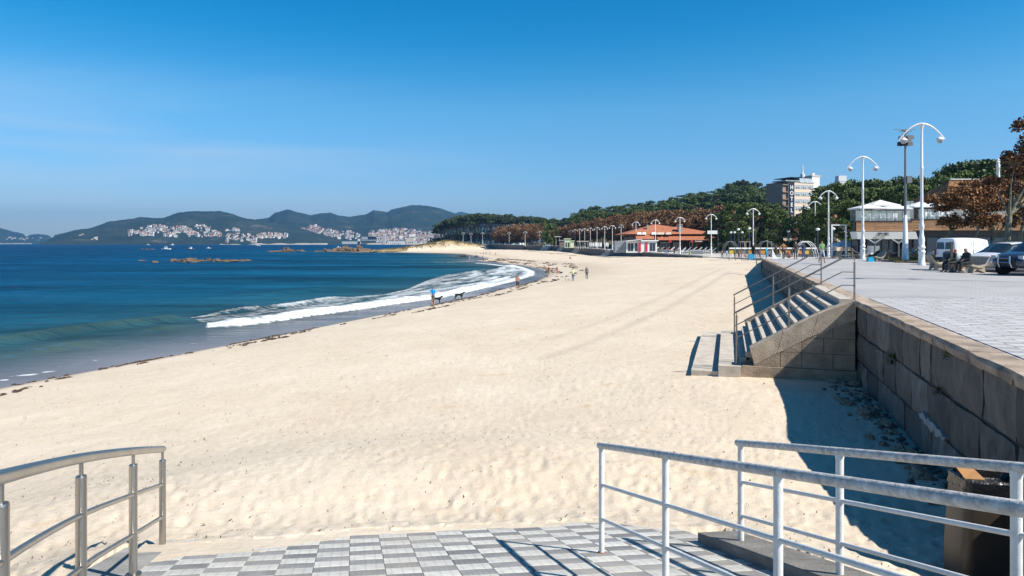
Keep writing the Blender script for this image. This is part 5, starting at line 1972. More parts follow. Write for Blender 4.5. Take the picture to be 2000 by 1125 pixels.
def row(kind, px0, px1, Y0, Y1, n, top, lab, grp, drop=0.0, jit=3.0, hmin=8, hmax=22, wide=1.0, zoff=0.0, limit=None):
    for k in range(n):
        px = px0 + (px1 - px0) * (k + rnd.uniform(.1, .9)) / n
        f = (px - px0) / (px1 - px0)
        Y = Y0 + (Y1 - Y0) * f + rnd.uniform(-1, 1) * jit
        X = (px - 1000) / FPX * Y
        z = gz(X, Y) + 0.1 + zoff
        zt = E + (475 - (top(px) + drop + rnd.uniform(0, 3.0))) / FPX * Y
        h = max(hmin, min(hmax, zt - z))
        plant(kind, X, Y, z, h, lab, grp, wide * rnd.uniform(.85, 1.15))
sk_g = skyl([(845, 456), (855, 443), (865, 431), (892, 421), (930, 417), (948, 414), (965, 417), (990, 419), (1042, 419), (1065, 425), (1117, 420), (1130, 415)])
sk_b = skyl([(970, 440), (985, 436), (1014, 432), (1050, 433), (1062, 440), (1075, 442), (1100, 434), (1130, 428), (1200, 415), (1260, 408), (1330, 405), (1400, 398), (1450, 395), (1475, 399)])
sk_h = skyl([(1110, 417), (1125, 411), (1150, 400), (1200, 397), (1250, 392), (1300, 385), (1350, 373), (1400, 368), (1430, 353), (1450, 350), (1480, 355), (1500, 365), (1520, 372), (1600, 372)])
g1 = 'umbrella pines of the dark grove behind the dune'
L1 = 'dark umbrella pine in the grove behind the dune'
row('umbrella', 858, 985, 640, 600, 20, sk_g, L1, g1, 0, hmax=34)
row('umbrella', 862, 1062, 640, 560, 20, sk_g, L1, g1, 3, hmax=34)
row('umbrella', 854, 1060, 665, 590, 17, sk_g, L1, g1, 0, hmax=34)
row('umbrella', 853, 1000, 690, 640, 14, sk_g, L1, g1, -1, hmax=34)
g2 = 'pines on the wooded slope above the brown trees'
L2 = 'green pine on the slope above the brown trees'
row('bushy', 1055, 1150, 500, 480, 10, sk_g, L2, g2, 0, wide=1.1)
row('bushy', 1120, 1340, 430, 420, 17, sk_h, L2, g2, 14, wide=1.2)
row('bushy', 1115, 1520, 470, 450, 26, sk_h, L2, g2, 7, wide=1.2)
row('bushy', 1120, 1530, 530, 520, 26, sk_h, L2, g2, 1, wide=1.15)
row('bushy', 1340, 1535, 400, 370, 12, sk_h, L2, g2, 22, wide=1.25)
row('bushy', 1066, 1082, 400, 400, 2, skyl([(1000, 433), (1100, 433)]), 'dark pine standing between two stretches of brown trees', 'dark pines between the brown trees', 0, wide=.8)
for px, Y, yt in [(1428, 500, 357), (1440, 505, 352), (1450, 500, 350), (1461, 508, 356), (1477, 500, 354), (1498, 498, 362), (1413, 505, 366)]:
    X = (px - 1000) / FPX * Y
    z = gz(X, Y)
    plant('umbrella', X, Y, z, E + (475 - yt) / FPX * Y - z, 'tall flat-topped pine standing out on the ridge line', 'tall pines on the ridge', .8)
g3 = 'brown autumn plane trees behind the far promenade'
L3 = 'leafy brown plane tree behind the far promenade'
row('autumn', 972, 1060, 545, 480, 13, sk_b, L3, g3, 0, hmin=7)
row('autumn', 972, 1062, 530, 465, 9, sk_b, L3, g3, 5, hmin=7)
row('autumn', 1075, 1250, 430, 310, 22, sk_b, L3, g3, 2, hmin=7, wide=1.1)
row('autumn', 1080, 1250, 415, 290, 16, sk_b, L3, g3, 14, hmin=7, hmax=14, wide=1.1)
row('autumn', 1250, 1480, 300, 262, 22, sk_b, L3, g3, 0, hmin=7, hmax=19, wide=1.05)
row('autumn', 1250, 1500, 275, 215, 18, sk_b, L3, g3, 14, hmin=7, hmax=15, wide=1.05)
# the grove between restaurant and hotel, and behind the terrace building
sk_p = skyl([(1375, 418), (1400, 415), (1425, 398), (1440, 392), (1470, 392), (1500, 398), (1520, 402), (1540, 400), (1550, 408), (1575, 402), (1600, 385), (1608, 360), (1625, 352)])
g4 = 'big green pines between restaurant and hotel'
L4 = 'broad dark green pine between the red roof and the hotel'
for px, Y, yt, w_ in [(1400, 205, 411, .9), (1440, 200, 393, 1.1), (1475, 190, 390, 1.15), (1508, 195, 392, 1.1), (1525, 180, 405, 1.0), (1560, 175, 412, 1.0), (1583, 168, 403, 1.0)]:
    X = (px - 1000) / FPX * Y
    z = gz(X, Y)
    plant('bushy', X, Y, z, E + (475 - yt) / FPX * Y - z, L4, g4, w_)
sk_r = skyl([(1600, 365), (1612, 353), (1640, 345), (1680, 346), (1700, 347), (1723, 344), (1741, 338), (1788, 337), (1829, 341), (1848, 333), (1856, 318), (1876, 307), (1917, 304), (1949, 303), (2060, 300)])
g5 = 'pines of the dark wood behind the terrace restaurant'
L5 = 'tufted green pine in the wood behind the terrace restaurant'
row('bushy', 1605, 2040, 150, 128, 15, sk_r, L5, g5, 0, hmax=30, wide=.85)
row('bushy', 1600, 2060, 170, 150, 16, sk_r, L5, g5, 4, hmax=30, wide=.85)
row('bushy', 1600, 2040, 132, 112, 15, sk_r, L5, g5, 16, hmax=30, wide=.85)
row('bushy', 1590, 1700, 120, 112, 4, sk_r, L5, g5, 40, hmax=30, hmin=6, wide=.9)

# shrubs and shade under the woods
def undergrowth(pts, h, lab, leaf, m, n):
    rs = np.random.RandomState(len(pts))
    cl = []
    for px, Y in pts:
        X = (px - 1000) / FPX * Y
        cl.append((X, Y, gz(X, Y) + h * .4, h * .9, h * .6, n))
    V, Fq = leaves(cl, leaf, rs, shell=.2)
    tag(link('undergrowth', np_mesh('undergrowth', V, Fq, m)), lab, 'shrubs', kind='stuff')
M_und = leafmat('shrub_leaves', (0.018, 0.026, 0.010), (0.045, 0.06, 0.02), 0.1, scale=0.3)
undergrowth([(854 + k * 3.0, 702 - k * 0.8) for k in range(72)], 15, 'dark undergrowth filling the gaps at the back of the pine grove', .8, M_und, 120)
undergrowth([(1060 + k * 4.0, 500 - k * 1.3) for k in range(112)], 7, 'low scrub along the back of the brown trees', .7, M_und, 90)
undergrowth([(1385 + k * 3.6, 226 - k * 1.0) for k in range(62)], 4, 'dark shrubs under the pines between restaurant and hotel', .4, M_und, 150)
undergrowth([(1590 + k * 5.5, 175 - k * .25) for k in range(84)], 4.6, 'dark shrubs under the wood behind the terrace restaurant', .4, M_und, 160)

# the two or three plane trees by the parked cars
M_mott = mat('mottled_bark', (0.13, 0.105, 0.07), 0.85, var=0.45, scale=4, c2=(0.26, 0.235, 0.15), bump=0.3, bscale=15)
def plane_near(px, Y, H, rad_, lean, lab, seedk, fork, nl=70, leafs=0.11, tr=0.2, cz0=0.45, leafmat_=M_autn):
    rs = np.random.RandomState(seedk)
    X = (px - 1000) / FPX * Y
    t = thing('plane_tree', lab, 'tree', (X, Y, PT))
    b = MB()
    fk = Vector(fork)
    b.tube([(0, 0, -.2), (fk.x * .2, 0, fk.z * .5), tuple(fk)], [tr * 1.25, tr, tr * .85], 10)
    cl = []
    for q in range(26):
        a = rs.uniform(0, 6.28)
        zz = H * (cz0 + (1 - cz0) * rs.uniform(0.05, .93))
        f = (zz / H - cz0) / (1 - cz0)
        r_ = rad_ * math.sqrt(rs.uniform(.05, 1)) * (1 - abs(f - .45) ** 2 * 2.2)
        cl.append((lean[0] + r_ * math.cos(a), lean[1] + r_ * math.sin(a), zz, rs.uniform(.5, 1.0) * rad_ / 3, rs.uniform(.4, .9) * rad_ / 3, nl))
    for c in cl[:9]:
        e = Vector((c[0], c[1], c[2]))
        m_ = fk.lerp(e, .5) + Vector((rs.uniform(-.3, .3), rs.uniform(-.3, .3), rs.uniform(0, .5)))
        b.tube([tuple(fk), tuple(m_), tuple(e)], [tr * .42, tr * .2, tr * .04], 6)
    b.build('trunk', M_mott, t, smooth=True)
    V, Fq = leaves(cl, leafs, rs, shell=.15, updir=0)
    link('crown', np_mesh('crown', V, Fq, leafmat_), t)
plane_near(1838, 62, 6.6, 3.2, (2.0, 0), 'small plane tree with dead brown leaves left of the white van', 3, (.9, 0, 2.7), nl=230, tr=.16)
plane_near(1928, 60, 6.4, 3.4, (0.6, 0), 'small dark-stemmed plane tree behind the white van', 4, (.7, 0, 2.3), nl=230, tr=.13)
plane_near(1966, 53, 11.0, 3.4, (2.9, .2), 'taller plane tree with mottled trunk and red-brown crown above the parked cars', 8, (.2, 0, 3.7), nl=330, leafs=.12, tr=.24, cz0=.4, leafmat_=leafmat('redbrown_leaves', (0.09, 0.04, 0.018), (0.21, 0.09, 0.035), 0.1, scale=1.2))

# ------------------------------------------------------------------ hotel
M_peach = mat('peach_render', (0.72, 0.56, 0.43), 0.8, var=0.06)
M_peach_shade = mat('shaded_peach_render', (0.3, 0.22, 0.17), 0.8, var=0.1)  # darker peach: shade of the turned-away side put into the colour
M_wht = mat('white_render', (0.74, 0.74, 0.72), 0.7, var=0.04)
M_glass = mat('window_glass', (0.05, 0.07, 0.09), 0.12, var=0.2, scale=.5)
M_navy = mat('navy_panel', (0.012, 0.02, 0.05), 0.4, var=0.1)
M_pane = mat('pale_window', (0.32, 0.36, 0.38), 0.25, var=0.5, scale=1.2)
hY = 290.0
hx0, hz = (1542 - 1000) / FPX * hY, 7.0
t = thing('hotel', 'tall peach coloured hotel with ribbon windows and dark sign above the pines', 'hotel', (hx0, hY, hz), R(20))
HT = E + (475 - 356) / FPX * hY - hz
W1 = (1588 - 1540) / FPX * hY
b = MB()
b.box(-0.3, 2.6, 0.4, 14, 0, HT + .4)
b.build('sign_tower', M_peach_shade, t)
b = MB()
b.box(2.6, 2.6 + W1, 0, 14, 0, HT)
b.build('wall', M_peach, t)
b = MB()
b.box(2.6 + W1, 2.6 + W1 + 4.2, 1.0, 14, 0, HT + 3.0)
b.build('stair_tower', M_wht, t)
b = MB()
b.box(2.6 + W1 - .1, 2.6 + W1 + 4.6, .8, 14.2, HT + 3.02, HT + 3.5)
b.build('tower_cap', M_peach, t)
b = MB()
b.box(-2.6, -0.32, 1.2, 6, 0, HT - .5)
for k in range(8):
    b.box(-3.0, -0.4, .5, 1.2, HT - 1.2 - 3.05 * k, HT - .9 - 3.05 * k)
b.build('balcony_wing', M_peach_shade, t)
b = MB()
b.box(-2.2, 5.4, -0.2, 8, HT + .42, HT + .9)
b.hexa([(5.4, -.2, HT + .02), (2.6 + W1 + .1, -.2, HT + .02), (2.6 + W1 + .1, 12, HT + .02), (5.4, 12, HT + .02), (6.6, 1.4, HT + 2.2), (2.6 + W1 - .2, 1.4, HT + 2.2), (2.6 + W1 - .2, 12, HT + 2.2), (6.6, 12, HT + 2.2)])
b.build('roof', M_pane, t)
b = MB()
b.box(2.0, 2.6 + W1, 1.2, 12, HT + 2.22, HT + 2.45)
b.build('roof_slab', M_navy, t)
b = MB()
b.box(0, 2.4, 0.2, .39, HT - 13.5, HT - .4)
sg = b.build('sign_panel', M_navy, t)
for k, ch in enumerate('HOTEL'):
    cu = bpy.data.curves.new('sign_letter', 'FONT')
    cu.body = ch
    cu.size = 2.3
    cu.extrude = 0.08
    cu.offset = 0.06
    cu.align_x = 'CENTER'
    cu.materials.append(M_wht)
    o = bpy.data.objects.new('sign_letter', cu)
    col.objects.link(o)
    me_ = bpy.data.meshes.new_from_object(o.evaluated_get(bpy.context.evaluated_depsgraph_get()))
    bpy.data.objects.remove(o)
    o = link('sign_letter', me_)
    o.parent = sg
    o.location = (1.2, 0.1, HT - 2.9 - 2.45 * k)
    o.rotation_euler = (R(90), 0, 0)
for f in range(8):
    z = HT - 1.0 - 3.05 * f
    b = MB()
    b.box(3.0, 2.3 + W1, -0.06, 0.04, z - 1.45, z)
    fr = b.build('window', M_pane, t)
    b = MB()
    for q in range(9):
        x = 3.0 + (W1 - .7) * q / 8
        b.box(x - .08, x + .08, -.12, -.055, z - 1.45, z)
    b.box(3.0, 2.3 + W1, -.12, -.055, z - .9, z - .8)
    b.box(2.95, 2.35 + W1, -.16, -.055, z - 1.52, z - 1.44)
    b.build('window_frame', M_wht, fr)
    if f < 8:
        b = MB()
        for q in range(3):
            b.box(3.4 + q * 3.3, 5.2 + q * 3.3, -.1, -.058, z - 1.4, z - .9)
        b.build('blind', M_glass, fr)
b = MB()
mx0 = 2.6 + W1 - .5
b.lathe([(.9, HT + 2.4), (.9, HT + 4.5), (.35, HT + 4.6), (.2, HT + 8.5)], 8, (mx0, 6, 0))
b.build('mast', M_wht, t)
b = MB()
b.lathe([(.4, HT + 3.5), (.9, HT + 4.2), (.9, HT + 4.9)], 8, (mx0 + 4.6, 5, 0))
b.build('antenna', M_wht, t)
# houses glimpsed between trees
def villa(px0, px1, yt, Y, h, wallm, roofm, lab, rows_=2, base=None):
    x0, x1 = (px0 - 1000) / FPX * Y, (px1 - 1000) / FPX * Y
    zt = E + (475 - yt) / FPX * Y
    t = thing('villa', lab, 'house', (x0, Y, zt - h))
    w_ = x1 - x0
    MB().box(0, w_, 0, 8, 0, h).build('wall', wallm, t)
    b = MB()
    b.add([(-.5, -.6, h), (w_ + .5, -.6, h), (w_ + .5, 8.6, h), (-.5, 8.6, h), (1.5, 4, h + 2), (w_ - 1.5, 4, h + 2)], [(0, 1, 5, 4), (1, 2, 5), (2, 3, 4, 5), (3, 0, 4), (3, 2, 1, 0)])
    b.build('roof', roofm, t)
    n = max(2, int(w_ / 2.0))
    for r_ in range(rows_):
        for k in range(n):
            cx = w_ * (k + .5) / n
            z = h - 2.6 - r_ * 2.9
            f = MB().box(cx - .6, cx + .6, -.06, .03, z, z + 1.7).build('window', M_wht, t)
            MB().box(cx - .45, cx - .04, -.09, -.055, z + .12, z + 1.55).box(cx + .04, cx + .45, -.09, -.055, z + .12, z + 1.55).build('pane', M_glass, f)
villa(1496, 1546, 452, 215, 5.2, M_peach, M_hr, 'pink house with white windows glimpsed between pine trunks', 1)
villa(1634, 1672, 437, 125, 5.0, M_peach, M_hr, 'peach house corner showing between the trees behind the goal-like frame', 1)
villa(1562, 1580, 447, 215, 4, M_peach, M_hr, 'small pink gable deep in the pines left of the lamps', 1)
o = MB().box(0, 3, 0, 3, 0, 14).box(-.1, 3.1, -.1, 3.1, 12, 12.2).build('tower_block', M_wht, None, loc=((1638 - 1000) / FPX * 260, 260, E + (475 - 343) / FPX * 260 - 14))
tag(o, 'plain white block top peeping over the wood right of the hotel', 'building')

# ------------------------------------------------------------------ restaurant with the red roof
M_tile = mat('red_roof_tiles', (0.33, 0.1, 0.045), 0.8, var=0.22, scale=1.2, stretch=(4, .4, .4), c2=(0.42, 0.15, 0.07))
M_wood_d = mat('dark_timber', (0.035, 0.022, 0.016), 0.6)
M_fasc = mat('bare_fascia', (0.5, 0.42, 0.35), 0.8)
rY = 225.0
def rp2(px, yt, d=0):
    return ((px - 1000) / FPX * (rY + d), E + (475 - yt) / FPX * (rY + d))
ox = (1215 - 1000) / FPX * rY
gzr = 3.45
t = thing('restaurant', 'single storey restaurant with broad red tiled hip roofs and stone chimney', 'restaurant', (ox, rY, gzr))
def X_(px):
    return (px - 1215) / FPX * rY
def Z_(py):
    return E + (475 - py) / FPX * rY - gzr
def hip(x0, x1, y0, y1, ze, xr0, xr1, yr, zr, name='roof', m=M_tile):
    b = MB()
    b.add([(x0, y0, ze), (x1, y0, ze), (x1, y1, ze), (x0, y1, ze), (xr0, yr, zr), (xr1, yr, zr)], [(0, 1, 5, 4), (1, 2, 5), (2, 3, 4, 5), (3, 0, 4), (3, 2, 1, 0)])
    b.build(name, m, t)
MB().box(X_(1240), X_(1398), 3, 22, 0, Z_(463)).build('wall', M_wood_d, t)
hip(X_(1222), X_(1402), 1.0, 26, Z_(457), X_(1290), X_(1300), 12, Z_(436.5))
hip(X_(1300), X_(1412), 2.0, 27, Z_(456.5), X_(1335), X_(1342), 13, Z_(441), 'roof')
hip(X_(1282), X_(1402), -3.0, 8, Z_(469), X_(1284), X_(1385), 5.5, Z_(454), 'lower_roof')
MB().hexa([(X_(1241), -1, Z_(467)), (X_(1277), -1, Z_(467)), (X_(1277), 2, Z_(467)), (X_(1241), 2, Z_(467)), (X_(1243), 0.8, Z_(458)), (X_(1277), .8, Z_(458)), (X_(1277), 2, Z_(458)), (X_(1243), 2, Z_(458))]).build('side_roof', M_tile, t)
for k, (a, c) in enumerate([(1244, 1253), (1254, 1262), (1272, 1282), (1283, 1297), (1300, 1311)]):
    MB().hexa([(X_(a), -.1, Z_(458)), (X_(c), -.1, Z_(458)), (X_(c), .5, Z_(458)), (X_(a), .5, Z_(458)), (X_(a + 2), .4, Z_(453.5)), (X_(c), .4, Z_(453.5)), (X_(c), .9, Z_(453.5)), (X_(a + 2), .9, Z_(453.5))]).build('skylight', M_fasc if k > 2 else M_wht, t)
MB().box(X_(1330), X_(1337.5), 3, 5, Z_(462), Z_(438)).box(X_(1329.5), X_(1338), 2.8, 5.2, Z_(439), Z_(437.5)).build('chimney', M_conc, t)
MB().box(X_(1270), X_(1273.5), 6, 7.2, Z_(450), Z_(438)).build('chimney', M_conc, t)
for k, (a, c) in enumerate([(1294, 1299), (1300, 1305), (1306, 1311), (1351, 1356), (1357, 1363)]):
    f = MB().box(X_(a), X_(c), 2.9, 3.04, 0.3, Z_(473)).build('window', M_wht, t)
    MB().box(X_(a) + .14, X_(c) - .14, 2.84, 2.895, .45, Z_(474)).build('pane', M_glass, f)
MB().box(X_(1318), X_(1332), 2.6, 3.04, 0, Z_(473)).build('panel', M_conc, t)
MB().box(X_(1362), X_(1385), 2.8, 3.04, 0, Z_(472)).build('yellow_bay', mat('yellow_wall', (0.35, 0.2, 0.06), 0.8), t)  # one bay of the front in a flat yellow colour
for a, c, m_ in [(1302, 1307, 'red'), (1344.5, 1348.5, 'red'), (1386, 1391, 'red')]:
    MB().box(X_(a), X_(c), -3.25, -3.1, Z_(473.5), Z_(469.5)).build('red_sign', cloth((0.5, 0.02, 0.03)), t)
for k in range(9):
    x = X_(1352.5 + k * 1.6)
    MB().box(x, x + .18, -3.2, -3.08, Z_(472.2), Z_(470.2 + (k % 3) * .3)).build('sign_letter', M_wht, t)
for k in range(6):
    x = X_(1284 + k * 22.5)
    MB().tube([(x, -2.2, 0), (x, -2.2, Z_(469))], .12, 6).build('post', M_wood_d, t)

# white kiosk and grey container in front of it
kY = 205.0
def KX(px):
    return (px - 1000) / FPX * kY
kz = 3.35
def KZ(py):
    return E + (475 - py) / FPX * kY - kz
t = thing('beach_kiosk', 'white flat roofed beach kiosk with a raked awning in front of the red roof', 'kiosk', (KX(1223), kY, kz))
w_ = KX(1283) - KX(1223)
MB().box(0, w_, 0, 5, 0, KZ(471)).build('wall', M_wht, t)
MB().hexa([(-.3, -1.2, KZ(471.5)), (4.5, -1.6, KZ(468.5)), (4.5, 5, KZ(468.5)), (-.3, 5, KZ(471.5)), (-.3, -1.2, KZ(470.8)), (4.5, -1.6, KZ(467.5)), (4.5, 5, KZ(467.5)), (-.3, 5, KZ(470.8))]).build('awning', M_wht, t)
MB().box(4.4, w_ + .4, -.5, 5.2, KZ(471), KZ(468.8)).build('roof', M_wht, t)
for a, c in [(1226.5, 1231), (1232, 1237), (1240, 1245), (1269, 1274), (1275, 1280)]:
    f = MB().box(KX(a) - KX(1223), KX(c) - KX(1223), -.08, .02, .5, KZ(475)).build('window', M_dark, t)
    MB().box(KX(a) - KX(1223) + .1, KX(c) - KX(1223) - .1, -.12, -.085, .6, KZ(476)).build('pane', M_glass, f)
for a in (1247, 1260):
    MB().box(KX(a) - KX(1223), KX(a + 4.5) - KX(1223), -.2, -.02, .4, KZ(474)).build('red_panel', cloth((0.55, 0.02, 0.04)), t)
t = thing('container', 'grey ribbed metal container beside the white kiosk', 'container', (KX(1201.5), kY + .5, kz))
w_ = KX(1222.5) - KX(1201.5)
MB().box(0, w_, 0, 4, 0, KZ(471)).build('body', mat('grey_sheet', (0.25, 0.27, 0.29), 0.5), t)
for k in range(9):
    MB().box(.1 + k * w_ / 9, .2 + k * w_ / 9, -.06, -.001, .1, KZ(472)).build('rib', M_pane, t)
# kiosk row further off
def simple_building(px0, px1, yt, yb, Y, mw, mr_, lab, name='kiosk', cat='kiosk', over=.4, openings=()):
    x0, x1 = (px0 - 1000) / FPX * Y, (px1 - 1000) / FPX * Y
    z0 = float(zprom(Y))
    h = E + (475 - yt) / FPX * Y - z0
    t = thing(name, lab, cat, (x0, Y, z0))
    MB().box(0, x1 - x0, 0, 4, 0, h).build('wall', mw, t)
    MB().box(-over, x1 - x0 + over, -over, 4 + over, h + .01, h + .3).build('roof', mr_, t)
    for a, c in openings:
        MB().box((a - px0) / FPX * Y, (c - px0) / FPX * Y, -.05, .03, .3, h * .62).build('window', M_dark, t)
M_pg = mat('pale_green_paint', (0.5, 0.6, 0.42), 0.7)
simple_building(1103, 1114, 467, 483, 330, M_pg, M_pg, 'pale green kiosk with dark hatches among the far lamps', openings=((1104.5, 1107.5), (1109, 1112.5)))
simple_building(1114.5, 1121, 471, 483, 332, mat('cream_paint', (0.6, 0.57, 0.42), 0.7), M_pg, 'low cream kiosk annex next to the pale green kiosk')
simple_building(1093, 1102, 470, 482, 345, M_concd, M_fc, 'low grey hut left of the pale green kiosk')
def canopy(px0, px1, yt, Y, lab, nposts=2, th=.35):
    x0, x1 = (px0 - 1000) / FPX * Y, (px1 - 1000) / FPX * Y
    z0 = float(zprom(Y))
    h = E + (475 - yt) / FPX * Y - z0
    t = thing('canopy', lab, 'canopy', (x0, Y, z0))
    MB().box(0, x1 - x0, 0, 3.5, h - th, h).build('roof', M_fc, t)
    for k in range(nposts):
        x = (x1 - x0) * (k + .5) / nposts
        MB().tube([(x, 1, 0), (x, 1, h - th)], .15, 6).build('post', M_fc, t)
canopy(1083, 1096, 461.5, 350, 'flat canopy on two tall posts above the far terrace')
canopy(1127, 1151, 470.5, 300, 'long white roofed pergola beside the folded parasols', 5)
# ------------------------------------------------------------------ terrace restaurant on the right
bY = 78.0
def BX(px):
    return (px - 1000) / FPX * bY
def BZ(py):
    return E + (475 - py) / FPX * bY
M_plank = mat('cedar_plank', (0.2, 0.1, 0.045), 0.7, var=0.25, scale=2, stretch=(.5, 4, 6), c2=(0.3, 0.16, 0.075), objrand=.12)
M_clear = bpy.data.materials.new('balustrade_glass')
_t, _b = nodes(M_clear)
_b.inputs['Base Color'].default_value = (0.75, 0.86, 0.86, 1)
_b.inputs['Roughness'].default_value = 0.15
_b.inputs['Specular IOR Level'].default_value = 0.2
_b.inputs['Alpha'].default_value = 0.28
_n = _t.nodes.new('ShaderNodeTexNoise')
_n.inputs['Scale'].default_value = 0.8
_r = _t.nodes.new('ShaderNodeMapRange')
_r.inputs['To Min'].default_value = 0.08
_r.inputs['To Max'].default_value = 0.22
_t.links.new(_n.outputs[0], _r.inputs[0])
_t.links.new(_r.outputs[0], _b.inputs['Alpha'])
M_canvas = mat('white_canvas', (0.74, 0.74, 0.73), 0.85, var=0.05, scale=3)
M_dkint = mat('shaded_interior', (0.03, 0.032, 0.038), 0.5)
M_bglass = mat('blue_tinted_glass', (0.05, 0.08, 0.13), 0.1, var=0.4, scale=.6)
t = thing('terrace_restaurant', 'two level restaurant with cedar band, white fascia and glass-fenced roof terrace', 'restaurant', (0, bY, 0))
x0, xm, x1 = BX(1672), BX(1783), BX(2090)
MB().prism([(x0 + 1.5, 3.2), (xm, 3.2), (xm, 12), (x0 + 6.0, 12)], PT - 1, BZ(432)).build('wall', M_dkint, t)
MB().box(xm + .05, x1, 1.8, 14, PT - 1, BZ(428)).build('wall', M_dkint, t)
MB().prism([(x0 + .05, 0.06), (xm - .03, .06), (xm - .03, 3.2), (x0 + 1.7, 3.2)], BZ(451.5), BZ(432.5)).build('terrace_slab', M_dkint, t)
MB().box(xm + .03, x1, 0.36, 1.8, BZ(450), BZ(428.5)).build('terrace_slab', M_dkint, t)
for k in range(4):
    za, zb = BZ(451.5 - k * 4.75) + .012, BZ(451.5 - (k + 1) * 4.75) - .012
    for q in range(3):
        l_ = (xm - x0) / 3
        MB().box(x0 + q * l_ + .008, x0 + (q + 1) * l_ - .008, -.002 - .006 * (k % 2), .055, za, zb).build('plank', M_plank, t)
    za, zb = BZ(450 - k * 5.3) + .012, BZ(450 - (k + 1) * 5.3) - .012
    for q in range(5):
        l_ = (x1 - xm) / 5
        MB().box(xm + q * l_ + .02, xm + (q + 1) * l_ - .008, .30 - .006 * (k % 2), .355, za, zb).build('plank', M_plank, t)
MB().prism([(x0 - .1, -.08), (xm - .02, -.08), (xm - .02, 12), (x0 + 5.6, 12)], BZ(432.4), BZ(431.2)).build('terrace_edge', M_dark, t)
MB().box(xm, x1, .22, 2, BZ(428.4), BZ(427.2)).build('terrace_edge', M_dark, t)
fx0, fx1 = BX(1662), BX(1781)
b = MB()
b.hexa([(fx0 + .25, -1.0, BZ(467)), (fx1 + .1, -1.0, BZ(467)), (fx1 + .1, .3, BZ(467)), (fx0 + .25, .3, BZ(467)), (fx0, -1.25, BZ(452.8)), (fx1 - .3, -1.25, BZ(452.8)), (fx1 - .3, .3, BZ(452.8)), (fx0, .3, BZ(452.8))])
fa = b.build('fascia', M_wht, t)
for k, (a, c, y0, y1) in enumerate([(1703, 1711.5, 455, 457), (1703.5, 1707, 459, 460.4), (1709.5, 1712, 458.5, 459.6), (1715, 1723, 455, 456.8), (1715.5, 1724, 458.6, 460.2)]):
    MB().box(BX(a), BX(c), -1.33, -1.22, BZ(y1), BZ(y0)).build('sign_letter', M_dark, fa)
for cx in (1702, 1748):
    for s in (-1, 1):
        MB().tube([(BX(cx), -.7, BZ(474.5)), (BX(cx + s * 13), -.7, BZ(466))], .09, 6).build('brace', M_wht, t)
    MB().tube([(BX(cx), -.7, PT - .3), (BX(cx), -.7, BZ(466.5))], .08, 6).build('post', M_grey, t)
for k in range(6):
    a, c = 1688 + k * 15.3, 1688 + (k + 1) * 15.3 - 1
    f = MB().box(BX(a), BX(c), 3.02, 3.16, PT + .1, BZ(468)).build('window', M_dark, t)
    MB().box(BX(a) + .06, BX(c) - .06, 2.98, 3.015, PT + .3, BZ(469)).build('pane', M_bglass, f)
for k in range(7):
    a, c = 1800 + k * 26, 1800 + (k + 1) * 26 - 2
    f = MB().box(BX(a), BX(c), 1.65, 1.78, PT + .1, BZ(463)).build('window', M_dark, t)
    MB().box(BX(a) + .06, BX(c) - .06, 1.6, 1.645, PT + .2, BZ(464)).build('pane', M_bglass, f)
MB().box(BX(1699), BX(1716), -.2, .6, PT, PT + 1.25).build('counter', M_wht, t)
# glass screens and posts
def screens(xa, xb, y, z, h, n, posts=True):
    for k in range(n):
        a, c = xa + (xb - xa) * k / n, xa + (xb - xa) * (k + 1) / n
        MB().box(a + .03, c - .03, y, y + .02, z, z + h).build('glass_screen', M_clear, t)
        if posts:
            MB().tube([(a, y + .01, z), (a, y + .01, z + h + .02)], .025, 6).build('screen_post', M_grey, t)
screens(x0, xm - .2, .1, BZ(431), 1.15, 7)
b = MB()
n = 7
for k in range(n):
    a0, a1_ = R(180 + 90 * k / n), R(180 + 90 * (k + 1) / n)
    q = [(x0 + 1.1 + 1.15 * math.cos(a), 1.3 + 1.15 * math.sin(a)) for a in (a0, a1_)]
    b.add([(*q[0], BZ(431)), (*q[1], BZ(431)), (*q[1], BZ(403)), (*q[0], BZ(403))], [(0, 1, 2, 3)])
o = b.build('curved_screen', M_clear, t, smooth=True)
screens(xm + .1, xm + 1.0, 1.5, BZ(427), 2.1, 2)
screens(xm + 1.0, BX(1870), .6, BZ(427), 1.1, 4)
screens(BX(1870), x1, .6, BZ(427), 1.1, 6)
plane_near(1900, 66, 7.6, 3.2, (1.5, 0), 'orange-brown plane tree standing against the cedar band right of the van', 12, (.5, 0, 2.9), nl=210, tr=.13)
plane_near(1990, 64, 9.2, 3.6, (.8, 0), 'orange-brown plane tree behind the taller mottled one at the frame edge', 15, (.3, 0, 3.1), nl=230, tr=.16)
# autumn-creeper roof behind the terrace with white ridge trim
M_thatch = mat('creeper_roof', (0.1, 0.045, 0.015), 0.9, var=0.5, scale=1.3, c2=(0.2, 0.095, 0.03), bump=1, bscale=3, bdist=.2)
b = MB()
rx0, rx1 = BX(1856) * 1.06, BX(2130) * 1.06
zr, ze = E + (475 - 349) / FPX * 86, E + (475 - 425) / FPX * 82
b.add([(rx0 - 1.5, 4, ze), (rx1, 4, ze), (rx1, 20, ze), (rx0 - 1.5, 20, ze), (rx0 + 3.0, 9.5, zr), (rx1, 9.5, zr)], [(0, 1, 5, 4), (2, 3, 4, 5), (3, 0, 4), (1, 2, 5)])
b.build('creeper_roof', M_thatch, t)
MB().box(rx0 + 3.0, rx1, 9.3, 9.7, zr + .005, zr + .12).build('ridge_trim', M_wht, t)
rs_ = np.random.RandomState(77)
cl = []
for k in range(260):
    u_, v_ = rs_.rand(), rs_.rand()
    xx = rx0 + (u_) * (rx1 - rx0) + (1 - v_) * 0
    if xx < rx0 + 4.4 * v_ - 1:
        continue
    cl.append((xx, bY + 4 + 5.4 * v_, ze + (zr - ze) * v_ + .05, .75, .22, 60))
